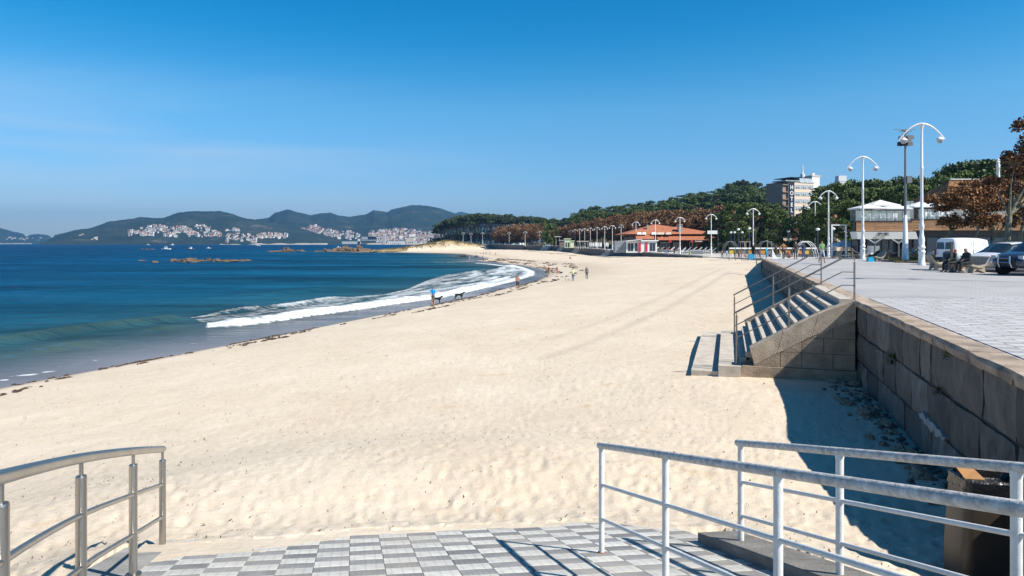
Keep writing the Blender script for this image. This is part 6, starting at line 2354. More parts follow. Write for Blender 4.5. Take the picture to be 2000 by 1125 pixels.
V, Fq = leaves(cl, .12, rs_, shell=.1)
o = link('creeper', np_mesh('creeper', V, Fq, leafmat('creeper_leaves', (0.12, 0.05, 0.018), (0.26, 0.12, 0.035), .1, scale=1)), t)
o.location = (0, -bY, 0)
# statue-like white post on the ridge
sx_ = (1949 - 1000) / FPX * 88
tt = thing('white_statue', 'white figure-topped column rising above the creeper covered roof', 'statue', (sx_, 88, zr - .1))
MB().lathe([(.5, 0), (.5, .25), (.22, .35), (.2, 1.6), (.28, 1.7)], 10).build('pedestal', M_wht, tt, smooth=True)
MB().lathe([(.2, 1.7), (.26, 2.0), (.15, 2.2), (.24, 2.45), (.1, 2.6)], 10).sphere((0, 0, 2.72), .16).build('figure', M_wht, tt, smooth=True)
# terrace parasols
def parasol(x, y, z, hw, ztip, zedge, lab, grp=None, square=True, pole=M_grey, zb=None):
    p = thing('parasol', lab, 'parasol', (x, y, z), 0, grp)
    n = 4 if square else 8
    b = MB()
    r_ = hw * (1.41 if square else 1)
    ring = [(r_ * math.cos(2 * math.pi * k / n + (.785 if square else 0)), r_ * math.sin(2 * math.pi * k / n + (.785 if square else 0))) for k in range(n)]
    vs = [(0, 0, ztip - z)]
    for f, dz in ((.5, .42), (1, 0), (1, -.14)):
        vs += [(a * f, c * f, zedge - z + (ztip - zedge) * dz * 1.15 if dz > 0 else zedge - z + dz) for a, c in ring]
    fs = [(0, 1 + k, 1 + (k + 1) % n) for k in range(n)]
    for rg in range(2):
        fs += [(1 + rg * n + k, 1 + (rg + 1) * n + k, 1 + (rg + 1) * n + (k + 1) % n, 1 + rg * n + (k + 1) % n) for k in range(n)]
    b.add(vs, fs)
    b.build('canopy', M_canvas, p)
    MB().tube([(0, 0, 0), (0, 0, ztip - z - .05)], .035, 6).build('pole', pole, p)
    rb = MB()
    for a, c in ring:
        rb.tube([(0, 0, (zedge - z) * .82), (a * .55, c * .55, zedge - z + (ztip - zedge) * .4)], .015, 4)
    rb.build('ribs', pole, p)
    MB().box(-.3, .3, -.3, .3, 0.0, .07).build('base', M_grey, p)
gp = 'white parasols of the roof terrace'
TZ = BZ(432) + .02
def tp_(px, dy):
    return (px - 1000) / FPX * (bY + dy)
for px, dy, hw, yt, ye, lab in [(1718.5, 7.5, 1.7, 390.5, 401.5, 'largest white parasol at the back of the roof terrace'), (1692, 2.0, 1.5, 399, 406.5, 'white parasol at the left corner of the roof terrace'), (1743, 2.0, 1.5, 399.5, 407.5, 'white parasol to the right on the left half of the terrace'),
                                (1796, 4.0, 1.6, 394, 404, 'white parasol behind the tallest lamp')]:
    Yp = bY + dy
    parasol(tp_(px, dy), Yp, TZ, hw, E + (475 - yt) / FPX * Yp, E + (475 - ye) / FPX * Yp, lab, gp)
t2 = thing('gazebo', 'square white gazebo with sloping canvas roof on the right half of the terrace', 'gazebo', (tp_(1846, 3), bY + 3, TZ + .2))
zt, zo = E + (475 - 392) / FPX * 81, E + (475 - 402) / FPX * 81
b = MB()
b.add([(-1.7, -1.5, zo - TZ), (1.7, -1.5, zo - TZ + .2), (1.7, 1.7, zo - TZ + .2), (-1.7, 1.7, zo - TZ), (1.2, 0, zt - TZ), (-1.7, -1.5, zo - TZ - .3), (1.7, -1.5, zo - TZ - .1)], [(0, 1, 4), (1, 2, 4), (2, 3, 4), (3, 0, 4), (5, 6, 1, 0)])
b.build('canopy', M_canvas, t2)
for a, c in ((-1.6, -1.4), (1.6, -1.4), (-1.6, 1.5), (1.6, 1.5)):
    MB().box(a - .06, a + .06, c - .06, c + .06, 0, zo - TZ - .02).build('post', M_wht, t2)
# terrace chairs and tables, white
def white_chair(lab='', grp=None):
    p = thing('terrace_chair', lab, 'chair', (0, 0, 0), 0, grp)
    MB().box(-.25, .25, -.25, .25, .38, .45).build('seat', M_wht, p)
    MB().box(-.25, .25, .2, .26, .46, .9).build('backrest', M_wht, p)
    for a in (-.22, .22):
        for c in (-.22, .22):
            MB().box(a - .02, a + .02, c - .02, c + .02, 0, .375).build('leg', M_wht, p)
    return p
wc = None
gc = 'white chairs on the roof terrace'
lefts = [(1688, .8), (1695, 1.4), (1700, .7), (1708, 1.1), (1716, .8), (1724, 1.3), (1731, .8), (1738, 1.2), (1746, .9), (1764, .8), (1770, 1.2)]
rights = [(1806, 1.2), (1812, 1.6), (1818, 1.1), (1832, 1.2), (1838, 1.5), (1844, 1.1), (1851, 1.4), (1858, 1.1)]
for k, (px, dy) in enumerate(lefts + rights):
    left = k < len(lefts)
    loc = (tp_(px, dy + (.3 if not left else 0)), bY + dy + (.3 if not left else 0), TZ + (0 if left else .2))
    lab = 'white chair behind the glass on the %s half of the roof terrace' % ('left' if left else 'right')
    if wc is None:
        wc = white_chair(lab, gc + ', left half')
        wc.location = loc
        wc.rotation_euler = (0, 0, .4)
    else:
        dup(wc, loc, rnd.uniform(0, 6.28), lab, gc + (', left half' if left else ', right half'))
for px, w_, lab in [(1720, 1.1, 'low white table under the middle parasols of the terrace'), (1735, .7, 'small white table beside the low terrace table'), (1822, 1.0, 'white table under the parasol behind the tallest lamp')]:
    p = thing('terrace_table', lab, 'table', (tp_(px, 1.9), bY + 1.9, TZ))
    MB().box(-w_, w_, -.35, .35, .68, .73).build('table_top', M_wht, p)
    MB().box(-w_ * .8, w_ * .8, -.04, .04, 0, .675).build('table_base', M_wht, p)

# ------------------------------------------------------------------ car park, grass, kerbs
M_asph = mat('asphalt', (0.05, 0.05, 0.052), 0.9, var=0.2, scale=3, bump=.3, bscale=60)
def ring_pts(l):
    return [at(a, b_, PT) for a, b_ in l]
cp = [Vector((24.4, 33.2, 0)), Vector((26.2, 27.5, 0)), Vector((60, 20, 0)), Vector((75, 60, 0)), Vector((40, 62, 0)), Vector((33.5, 52, 0)), Vector((27.5, 43, 0))]
slab('car_park', cp, PT - .1, PT + .006, M_asph)
M_grass = mat('worn_grass', (0.055, 0.07, 0.022), 0.95, var=0.4, scale=2, c2=(0.12, 0.1, 0.04))
gp_ = [Vector(((a - 1000) / FPX * y, y, 0)) for a, y in [(1700, 63), (1745, 56.5), (1800, 52), (1835, 52), (1860, 60), (1850, 73), (1690, 73)]]
slab('lawn', gp_, PT - .1, PT + .05, M_grass)
pts = []
for k in range(2600):
    a_, y_ = rnd.uniform(1700, 1845), rnd.uniform(54, 72)
    if a_ < 1745 - (y_ - 56) * 2:
        continue
    pts.append(((a_ - 1000) / FPX * y_, y_, PT + .05))
tuft_cloud('grass', pts, .12, .03, M_grass, 'short worn grass of the lawn in front of the terrace restaurant')
M_kerb = mat('kerb_stone', (0.28, 0.22, 0.17), 0.9, var=.2, scale=3)
b = MB()
for i in range(len(gp_) - 3):
    a, c = gp_[i], gp_[i + 1]
    d = (c - a).normalized()
    nn = Vector((d.y, -d.x, 0)) * .12
    b.hexa([(*(a + nn).xy, PT - .05), (*(c + nn).xy, PT - .05), (*(c - nn).xy, PT - .05), (*(a - nn).xy, PT - .05), (*(a + nn).xy, PT + .13), (*(c + nn).xy, PT + .13), (*(c - nn).xy, PT + .13), (*(a - nn).xy, PT + .13)])
tag(b.build('lawn_kerb', M_kerb), kind='structure')

# ------------------------------------------------------------------ cars
def car_paint(name, c):
    m = mat(name, c, 0.3, var=0.02, spec=0.5)
    m.node_tree.nodes['Principled BSDF'].inputs['Coat Weight'].default_value = 0.8
    m.node_tree.nodes['Principled BSDF'].inputs['Coat Roughness'].default_value = 0.06
    return m
M_cwhite = car_paint('car_white', (0.8, 0.8, 0.8))
M_cdark = car_paint('car_navy', (0.03, 0.038, 0.055))
M_tyre = mat('tyre_rubber', (0.015, 0.015, 0.015), 0.85)
M_rim = mat('alloy_rim', (0.5, 0.5, 0.52), 0.3, metal=.9, var=.05)
M_cglass = mat('car_glass', (0.015, 0.025, 0.035), 0.06, spec=.8)
M_red = mat('red_lens', (0.3, 0.01, 0.01), 0.2)
M_head = mat('headlamp_glass', (0.5, 0.52, 0.55), 0.08)
M_black = mat('black_trim', (0.015, 0.015, 0.017), 0.6)
def car(name, label, cat, loc, rotz, st, paint, wheels, wr, glass, extra=None, trims=None):
    """st: stations (x, z_low, z_belt, z_top, half_width, half_top); glass: set of (station interval, 'side'|'top')"""
    t = thing(name, label, cat, loc, rotz)
    prof = []
    for x, zl, zb, zt, hw, ht in st:
        half = [(hw * .82, zl), (hw * .98, zl + .12), (hw * 1.0, zl + (zb - zl) * .55), (hw * .97, zb - .03), (hw * .94, zb)]
        half += [(hw * .94 * .5 + ht * .5 + (0.02), zb + (zt - zb) * .5), (ht, zt - .05 if zt - zb > .12 else zt - .01), (ht * .82, zt), (ht * .4, zt + .015)]
        ring = [(x, y, z) for y, z in half] + [(x, -y, z) for y, z in reversed(half)]
        prof.append(ring)
    n = len(prof[0])
    body, win = MB(), MB()
    vs = [p for r_ in prof for p in r_]
    fb, fw = [], []
    for i in range(len(prof) - 1):
        for k in range(n):
            k2 = (k + 1) % n
            f = (i * n + k, (i + 1) * n + k, (i + 1) * n + k2, i * n + k2)
            side = k in (4, 5, n - 6, n - 7)
            top = 6 <= k <= n - 8
            if (side and (i, 's') in glass) or (top and (i, 't') in glass) or (k in (5, n - 7) and (i, 't') in glass):
                fw.append(f)
            else:
                fb.append(f)
    fb.append(tuple(range(n)))
    fb.append(tuple(reversed([(len(prof) - 1) * n + k for k in range(n)])))
    body.add(vs, fb).build('body', paint, t, smooth=True)
    win.add(vs, fw).build('window', M_cglass, t, smooth=True)
    for wx in wheels:
        for s in (-1, 1):
            hw = st[len(st) // 2][4]
            y = s * (hw - .1)
            def wheel_l(prof_):
                b = MB()
                b.lathe(prof_, 20)
                b.v = [(wx + a, y + s * c, wr + b2) for a, b2, c in b.v]
                return b
            arch = wheel_l([(wr * 1.16, .085), (wr * 1.16, .108), (wr * 1.0, .109)])
            arch.build('wheel_arch', M_black, t)
            w_ = wheel_l([(wr * .6, -.1), (wr * .96, -.1), (wr, -.06), (wr, .10), (wr * .95, .135), (wr * .68, .138), (wr * .66, .10)]).build('wheel', M_tyre, t, smooth=True)
            rb = MB()
            rb.lathe([(wr * .66, .09), (wr * .66, .135), (wr * .62, .135), (wr * .6, .11), (.04, .11)], 20)
            for q in range(5):
                a = q * 2 * math.pi / 5 + .3
                ca, sa = math.cos(a), math.sin(a)
                rb.hexa([(.04 * ca - .035 * sa, .04 * sa + .035 * ca, .112), (.04 * ca + .035 * sa, .04 * sa - .035 * ca, .112), (wr * .62 * ca + .03 * sa, wr * .62 * sa - .03 * ca, .112), (wr * .62 * ca - .03 * sa, wr * .62 * sa + .03 * ca, .112),
                         (.04 * ca - .035 * sa, .04 * sa + .035 * ca, .145), (.04 * ca + .035 * sa, .04 * sa - .035 * ca, .145), (wr * .62 * ca + .03 * sa, wr * .62 * sa - .03 * ca, .135), (wr * .62 * ca - .03 * sa, wr * .62 * sa + .03 * ca, .135)], 1)
            rb.m = [0 if i < len(rb.m) - 30 else 1 for i in range(len(rb.m))]
            rb.v = [(wx + a, y + s * c, wr + b2) for a, b2, c in rb.v]
            rb.build('rim', [M_black, M_rim], w_)
    if extra:
        extra(t)
    return t
def lamps_(pts, m, nm):
    def f(t):
        for (xa, xb, ya, yb, za, zb) in pts:
            for s in (1, -1):
                y0_, y1_ = sorted((s * ya, s * yb))
                MB().box(xa, xb, y0_, y1_, za, zb).build(nm, m, t)
    return f
# white hatchback, front towards -x after rotation; model front at +x
hatch = [(-2.1, .45, .8, .95, .74, .6), (-2.02, .3, .92, 1.35, .84, .56), (-1.75, .25, .95, 1.5, .87, .6), (-1.1, .22, .95, 1.58, .88, .62), (-.2, .2, .93, 1.6, .88, .63), (.45, .2, .93, 1.52, .88, .62), (.95, .2, .95, 1.25, .88, .64), (1.35, .22, .96, 1.02, .87, .68), (1.75, .26, .86, .9, .84, .64), (2.02, .3, .72, .76, .76, .56), (2.14, .36, .6, .63, .62, .45)]
def hx(t):
    lamps_([(1.62, 2.0, .56, .84, .68, .82)], M_head, 'headlight')(t)
    lamps_([(-2.12, -1.95, .6, .82, .85, 1.15)], M_red, 'tail_light')(t)
    for s in (1, -1):
        MB().sphere((.72, s * .98, 1.02), .11, 8, 6, sz=.7).build('mirror', M_cwhite, t, smooth=True)
    MB().box(2.08, 2.17, -.4, .4, .36, .5).build('grille', M_black, t)
    MB().box(-1.4, 1.3, .875, .89, .92, .94).build('trim_strip', M_black, t)
    for s in (1, -1):
        for x in (.30, -.75):
            MB().box(x - .03, x + .03, s * .885 - .01, s * .885 + .01, .4, .93).build('door_gap', M_grey, t)
car('parked_car', 'white hatchback parked behind the seated men', 'car', (27.3 - .0, 37.6, PT + .01), R(180 + 14), hatch, M_cwhite, (1.28, -1.28), .33, {(0, 't'), (1, 't'), (2, 's'), (3, 's'), (4, 's'), (5, 's'), (5, 't'), (6, 't'), (6, 's')}, hx)
suv = [(-2.1, .5, .9, 1.1, .8, .66), (-2.02, .38, 1.05, 1.6, .88, .64), (-1.6, .35, 1.05, 1.72, .9, .67), (-.6, .33, 1.05, 1.75, .9, .68), (.3, .33, 1.05, 1.68, .9, .67), (.8, .33, 1.06, 1.35, .9, .69), (1.15, .33, 1.06, 1.12, .9, .72), (1.7, .38, .98, 1.03, .88, .7), (2.0, .42, .82, .88, .82, .62), (2.1, .46, .7, .74, .72, .55)]
def sx2(t):
    lamps_([(1.72, 2.04, .58, .84, .78, .95)], M_head, 'headlight')(t)
    lamps_([(2.02, 2.09, .5, .62, .5, .6)], M_head, 'fog_light')(t)
    for s in (1, -1):
        MB().tube([(2.12, s * .32, .38), (2.22, s * .32, .6), (2.2, s * .3, .92)], .035, 6).build('bull_bar', M_rim, t)
        MB().sphere((.62, s * 1.0, 1.15), .12, 8, 6, sz=.7).build('mirror', M_cdark, t, smooth=True)
    MB().tube([(2.22, -.33, .62), (2.22, .33, .62)], .03, 6).tube([(2.21, -.32, .82), (2.21, .32, .82)], .025, 6).build('bull_bar', M_rim, t)
    MB().box(2.06, 2.13, -.5, .5, .5, .78).build('grille', M_black, t)
car('parked_car', 'dark blue off-road car with bull bar at the right edge of the car park', 'car', (25.75, 33.2, PT + .01), R(180 + 12), suv, M_cdark, (1.3, -1.3), .37, {(0, 't'), (1, 's'), (2, 's'), (3, 's'), (4, 's'), (4, 't'), (5, 't'), (5, 's')}, sx2)
van = [(-2.12, .42, 1.0, 1.55, .8, .68), (-2.05, .32, 1.1, 1.84, .87, .7), (-1.8, .28, 1.12, 1.9, .9, .74), (-.9, .26, 1.12, 1.92, .91, .76), (.1, .25, 1.1, 1.9, .91, .75), (.75, .25, 1.08, 1.8, .91, .72), (1.2, .25, 1.08, 1.45, .9, .7), (1.55, .27, 1.02, 1.12, .88, .7), (1.9, .32, .88, .94, .82, .62), (2.08, .4, .68, .74, .7, .52)]
def vx(t):
    for s in (1, -1):
        y0_, y1_ = sorted((s * .06, s * .7))
        MB().hexa([(-2.17, y0_, 1.12), (-2.12, y0_, 1.12), (-2.12, y1_, 1.12), (-2.17, y1_, 1.12), (-2.13, y0_, 1.6), (-2.08, y0_, 1.6), (-2.08, y1_ * .94, 1.6), (-2.13, y1_ * .94, 1.6)]).build('rear_window', M_cglass, t)
    lamps_([(-2.16, -2.0, .74, .86, .7, 1.1)], M_red, 'tail_light')(t)
    MB().box(-2.2, -2.1, -.75, .75, .34, .56).build('bumper', M_black, t)
    MB().box(-2.19, -2.12, -.3, .25, .62, .75).build('number_plate', M_wht, t)
    MB().box(-1.7, .7, -.925, -.905, .60, .68).build('side_strip', M_black, t)
    for s in (1, -1):
        for x in (.42, -.62):
            MB().box(x - .01, x + .01, s * .915 - .008, s * .915 + .008, .3, 1.75).build('door_gap', M_grey, t)
        MB().sphere((.98, s * 1.0, 1.2), .12, 8, 6, sz=.9).build('mirror', M_black, t, smooth=True)
car('parked_van', 'white panel van seen from behind at the end of the parked row', 'van', ((1899 - 1000) / FPX * 48.5, 48.8, PT + .01), R(13), van, M_cwhite, (1.3, -1.35), .33, {(5, 's'), (5, 't'), (6, 't'), (6, 's')}, vx)

# ------------------------------------------------------------------ people
SK = {}
import bmesh
BONES = [('pelvis', 'spine', 'torso'), ('spine', 'chest', 'torso'), ('chest', 'neck', 'torso'), ('neck', 'head', 'head'), ('head', 'crown', 'head'),
         ('chest', 'shL', 'torso'), ('shL', 'elL', 'uarm'), ('elL', 'wrL', 'farm'), ('wrL', 'haL', 'hand'), ('chest', 'shR', 'torso'), ('shR', 'elR', 'uarm'), ('elR', 'wrR', 'farm'), ('wrR', 'haR', 'hand'),
         ('pelvis', 'hiL', 'hips'), ('hiL', 'knL', 'thigh'), ('knL', 'anL', 'calf'), ('anL', 'toL', 'foot'), ('pelvis', 'hiR', 'hips'), ('hiR', 'knR', 'thigh'), ('knR', 'anR', 'calf'), ('anR', 'toR', 'foot')]
RADII = dict(pelvis=.145, spine=.125, chest=.15, neck=.055, head=.098, crown=.075, shL=.068, elL=.045, wrL=.032, haL=.036, shR=.068, elR=.045, wrR=.032, haR=.036, hiL=.1, knL=.06, anL=.04, toL=.038, hiR=.1, knR=.06, anR=.04, toR=.038)
STAND = dict(pelvis=(0, 0, .96), spine=(0, 0, 1.14), chest=(0, 0, 1.36), neck=(0, -.005, 1.5), head=(0, -.02, 1.61), crown=(0, -.01, 1.70),
             shL=(.175, 0, 1.41), elL=(.23, .02, 1.13), wrL=(.24, -.06, .89), haL=(.24, -.09, .80), shR=(-.175, 0, 1.41), elR=(-.23, .02, 1.13), wrR=(-.24, -.06, .89), haR=(-.24, -.09, .80),
             hiL=(.09, 0, .91), knL=(.1, -.01, .5), anL=(.1, .02, .09), toL=(.115, -.13, .04), hiR=(-.09, 0, .91), knR=(-.1, -.01, .5), anR=(-.1, .02, .09), toR=(-.115, -.13, .04))
def P_(**k):
    d = dict(STAND)
    d.update(k)
    return d
POSES = {
    'stand': P_(),
    'walk': P_(knL=(.1, -.2, .52), anL=(.1, -.2, .1), toL=(.11, -.36, .07), knR=(-.1, .04, .5), anR=(-.1, .3, .14), toR=(-.11, .19, .04), elL=(.22, .1, 1.15), wrL=(.22, .16, .92), haL=(.22, .15, .84), elR=(-.22, -.08, 1.15), wrR=(-.2, -.26, .98), haR=(-.2, -.32, .92)),
    'hands_hips': P_(elL=(.36, .08, 1.17), wrL=(.19, -.02, 1.03), haL=(.13, -.06, 1.0), elR=(-.36, .08, 1.17), wrR=(-.19, -.02, 1.03), haR=(-.13, -.06, 1.0)),
    'hands_front': P_(elL=(.24, .03, 1.15), wrL=(.1, -.17, 1.03), haL=(.03, -.2, 1.02), elR=(-.24, .03, 1.15), wrR=(-.1, -.17, 1.03), haR=(-.03, -.2, 1.02)),
    'hands_back': P_(elL=(.26, .1, 1.15), wrL=(.1, .19, .98), haL=(.02, .2, .95), elR=(-.26, .1, 1.15), wrR=(-.1, .19, .98), haR=(-.02, .2, .95)),
    'sit': P_(pelvis=(0, .05, .54), spine=(0, .06, .72), chest=(0, .02, .94), neck=(0, -.02, 1.08), head=(0, -.05, 1.19), crown=(0, -.05, 1.28), shL=(.175, .01, .99), elL=(.22, -.05, .74), wrL=(.14, -.27, .66), haL=(.07, -.34, .64), shR=(-.175, .01, .99), elR=(-.22, -.05, .74), wrR=(-.14, -.27, .66), haR=(-.07, -.34, .64),
              hiL=(.09, .02, .52), knL=(.13, -.4, .5), anL=(.12, -.42, .09), toL=(.13, -.57, .04), hiR=(-.09, .02, .52), knR=(-.13, -.4, .5), anR=(-.12, -.42, .09), toR=(-.13, -.57, .04)),
    'recline': P_(pelvis=(0, 0, .5), spine=(0, .14, .62), chest=(0, .34, .78), neck=(0, .44, .88), head=(0, .47, .98), crown=(0, .5, 1.06), shL=(.17, .36, .84), elL=(.22, .2, .66), wrL=(.1, -.02, .64), haL=(.04, -.08, .63), shR=(-.17, .36, .84), elR=(-.22, .2, .66), wrR=(-.1, -.02, .64), haR=(-.04, -.08, .63),
                  hiL=(.09, -.04, .48), knL=(.11, -.44, .5), anL=(.1, -.6, .12), toL=(.11, -.74, .08), hiR=(-.09, -.04, .48), knR=(-.12, -.4, .5), anR=(-.1, -.5, .1), toR=(-.11, -.64, .05)),
    'ground_sit': P_(pelvis=(0, 0, .13), spine=(0, .06, .3), chest=(0, .05, .52), neck=(0, .0, .66), head=(0, -.03, .77), crown=(0, -.03, .86), shL=(.17, .04, .57), elL=(.25, -.06, .36), wrL=(.16, -.25, .36), haL=(.1, -.3, .36), shR=(-.17, .04, .57), elR=(-.24, .14, .32), wrR=(-.24, .24, .1), haR=(-.24, .28, .05),
                     hiL=(.09, -.02, .13), knL=(.14, -.32, .42), anL=(.12, -.5, .08), toL=(.12, -.62, .04), hiR=(-.09, -.02, .13), knR=(-.16, -.4, .2), anR=(-.12, -.72, .08), toR=(-.12, -.8, .12)),
    'wade_bend': P_(spine=(0, -.05, 1.12), chest=(0, -.2, 1.3), neck=(0, -.3, 1.4), head=(0, -.38, 1.48), crown=(0, -.44, 1.55), shL=(.175, -.22, 1.34), elL=(.22, -.3, 1.08), wrL=(.2, -.4, .86), haL=(.2, -.43, .78), shR=(-.175, -.22, 1.34), elR=(-.22, -.3, 1.08), wrR=(-.2, -.4, .86), haR=(-.2, -.43, .78)),
    'arm_up': P_(elL=(.34, -.05, 1.3), wrL=(.36, -.28, 1.42), haL=(.36, -.36, 1.46), knL=(.1, -.16, .52), anL=(.1, -.12, .1), toL=(.11, -.27, .06)),
}
ZONES = ['skin_face', 'hair', 'torso', 'uarm', 'farm', 'hand', 'hips', 'thigh', 'calf', 'foot']
def skin_mesh(joints, bones, radii, root, sub=1):
    bm = bmesh.new()
    vid = {k: bm.verts.new(v) for k, v in joints.items()}
    for a, c in bones:
        bm.edges.new((vid[a], vid[c]))
    keys = list(joints.keys())
    me = bpy.data.meshes.new('skin_tmp')
    bm.to_mesh(me)
    bm.free()
    o = bpy.data.objects.new('skin_tmp', me)
    col.objects.link(o)
    o.modifiers.new('s', 'SKIN')
    sv = me.skin_vertices[0].data
    for i, k in enumerate(keys):
        rr_ = radii[k]
        sv[i].radius = rr_ if isinstance(rr_, tuple) else (rr_, rr_)
        sv[i].use_root = (k == root)
    md = o.modifiers.new('u', 'SUBSURF')
    md.levels = sub
    md.render_levels = sub
    dg_ = bpy.context.evaluated_depsgraph_get()
    dg_.update()
    out = bpy.data.meshes.new_from_object(o.evaluated_get(dg_))
    bpy.data.objects.remove(o)
    bpy.data.meshes.remove(me)
    return out
def person_mesh(pose):
    if pose in SK:
        return SK[pose]
    J = POSES[pose]
    rad2 = dict(RADII)
    rad2['chest'] = (.17, .115)
    rad2['spine'] = (.135, .1)
    rad2['pelvis'] = (.15, .115)
    rad2['head'] = (.082, .1)
    rad2['crown'] = (.07, .08)
    me = skin_mesh(J, [(a, c) for a, c, _ in BONES], rad2, 'pelvis')
    segs = [(Vector(J[a]), Vector(J[c]), z) for a, c, z in BONES]
    for k in range(len(ZONES)):
        me.materials.append(M_wht)
    head, neck = Vector(J['head']), Vector(J['neck'])
    for p in me.polygons:
        c = p.center
        best, z = 1e9, 'torso'
        for a, b2, zn in segs:
            ab = b2 - a
            tt_ = max(0, min(1, (c - a).dot(ab) / max(ab.length_squared, 1e-9)))
            d = (c - a - ab * tt_).length
            if zn == 'hips':
                d *= 1.05
            if d < best:
                best, z = d, zn
        if z == 'head':
            z = 'hair' if ((c.z > head.z + .03 and c.y > head.y - .075) or (c.y > head.y + .045 and c.z > head.z - .06)) else 'skin_face'
        p.material_index = ZONES.index(z)
        p.use_smooth = True
    # a simple nose and brow: pull the front of the face a little
    SK[pose] = me
    return me
SKIN, TAN = (0.42, 0.23, 0.15), (0.33, 0.16, 0.09)
HAIR = {'dark': (0.02, 0.014, 0.01), 'grey': (0.3, 0.29, 0.28), 'brown': (0.07, 0.04, 0.02), 'bald': (0.42, 0.24, 0.16), 'blond': (0.3, 0.2, 0.08)}
def person(label, loc, face, pose='stand', top=(.1, .1, .1), bottom=(.05, .05, .06), h=1.72, hair='dark', sleeves='long', legs='long', skin=SKIN, shoe=(0.02, 0.02, 0.02), grp=None, bare=False, build=1.0):
    me = person_mesh(pose)
    o = link('person', me, None, loc, face)
    s = h / 1.76
    o.scale = (s * build, s * build, s)
    for k, z in enumerate(ZONES):
        if z == 'skin_face' or z == 'hand':
            c = skin
        elif z == 'hair':
            c = HAIR[hair]
        elif z == 'torso':
            c = skin if bare else top
        elif z == 'uarm':
            c = skin if (bare or sleeves == 'none') else top
        elif z == 'farm':
            c = top if sleeves == 'long' and not bare else skin
        elif z == 'hips':
            c = bottom
        elif z == 'thigh':
            c = bottom if legs in ('long', 'short') else skin
        elif z == 'calf':
            c = bottom if legs == 'long' else skin
        else:
            c = shoe if shoe else skin
        o.material_slots[k].link = 'OBJECT'
        o.material_slots[k].material = cloth(c)
    tag(o, label, 'person', grp)
    return o
def on_beach(px, py):
    return hit(px, py, 12)
BLUE, RED_, BLK, WHT, TEAL = (.02, .25, .6), (.4, .03, .03), (.015, .015, .018), (.65, .65, .65), (.0, .35, .5)
JEAN = (.05, .09, .18)
p = on_beach(846, 597.5)
person('person in bright blue shirt walking on wet sand beside a black dog', p, R(165), 'hands_back', (.01, .33, .75), (.14, .11, .08), 1.78, 'brown', 'short', 'short', shoe=None)
p = on_beach(1011, 567)
person('bare-chested tanned person in black shorts standing with hands on hips', p, R(20), 'hands_front', BLK, BLK, 1.78, 'dark', legs='short', skin=TAN, shoe=None, bare=True)
p = on_beach(1119, 549.5)
person('person in white and lime top and jeans next to the small dog', p, R(200), 'hands_front', (.5, .55, .3), JEAN, 1.7, 'dark', 'short')
p = on_beach(1146, 545.5)
person('person in grey top and dark trousers standing alone on dry sand', p, R(160), 'stand', (.22, .2, .19), (.06, .07, .1), 1.74, 'dark')
p = on_beach(1072, 536.5)
person('bather in a red swimsuit wading at the sea edge', p, R(150), 'hands_front', (.5, .05, .04), (.5, .05, .04), 1.62, 'brown', 'none', 'swim', skin=TAN, shoe=None)
p = on_beach(1088, 537.5)
person('sunburnt walker in red trunks just right of the wading bather', p, R(100), 'walk', RED_, (.5, .06, .04), 1.7, 'bald', legs='short', skin=(.45, .17, .09), shoe=None, bare=True)
p = on_beach(916, 510.5)
person('distant bather with white shirt wading near the dark rock', p, R(90), 'wade_bend', WHT, (.1, .1, .1), 1.75, 'dark', 'short', 'swim', shoe=None)
p = on_beach(942.5, 508.5)
person('dark-clothed distant walker beyond the white-shirted bather', p, R(80), 'walk', BLK, (.05, .04, .04), 1.75)
p = on_beach(1113.5, 506)
person('person in red sitting alone high on the far sand', p, R(140), 'ground_sit', (.5, .06, .05), (.4, .1, .08), 1.8)
for k, (px, py, lab, c, ps) in enumerate([(939, 496, 'leftmost of the tiny sunbathers below the far wall', (.4, .2, .12), 'ground_sit'), (944.5, 497.5, 'tiny standing sunbather second from the left below the far wall', (.45, .22, .14), 'stand'), (949.5, 498, 'tiny sunbather in the middle of the far group', (.5, .1, .08), 'stand'),
                                          (957, 497.5, 'tiny sunbather at the right end of the far group', (.4, .25, .16), 'stand'), (968, 500, 'lone tiny bather standing right of the far group', (.3, .16, .1), 'stand'), (930, 494.5, 'tiny pale figure left of the far sunbathers', (.5, .45, .4), 'ground_sit')]):
    person(lab, on_beach(px, py), rnd.uniform(0, 6), ps, c, c, 1.75, 'dark', 'none', 'swim', shoe=None, bare=(k % 2 == 0))
def prom_at(px, py):
    Y = 140.0
    for _ in range(40):
        Y = .6 * Y + .4 * FPX * (E - float(zprom(max(Y, 69.6)))) / (py - 475)
    return Vector(((px - 1000) / FPX * Y, Y, float(zprom(max(Y, 69.6))) + .03))
def near_at(px, py):
    return at(px, py, PT)
# on the near promenade
person('person in green t-shirt and pale denim shorts strolling towards the viewer', near_at(1605, 514.5), R(0), 'walk', (.16, .3, .12), (.35, .42, .55), 1.78, 'brown', 'short', 'short', shoe=(.05, .05, .05))
person('person in tan jacket and dark leggings beside the white sail shape', atY(1529.5, 506, 68), R(160), 'hands_hips', (.4, .19, .07), (.03, .03, .04), 1.72, 'dark')
person('broad person in dark brown jacket seen from behind', atY(1554, 507, 66), R(190), 'stand', (.035, .022, .018), (.12, .09, .07), 1.8, 'grey', build=1.15)
person('person in navy jumper and jeans beside the brown jacket', atY(1569, 507, 66.2), R(180), 'stand', (.02, .03, .06), (.06, .1, .2), 1.74, 'dark')
for q in (-1, -3, -2):
    pass
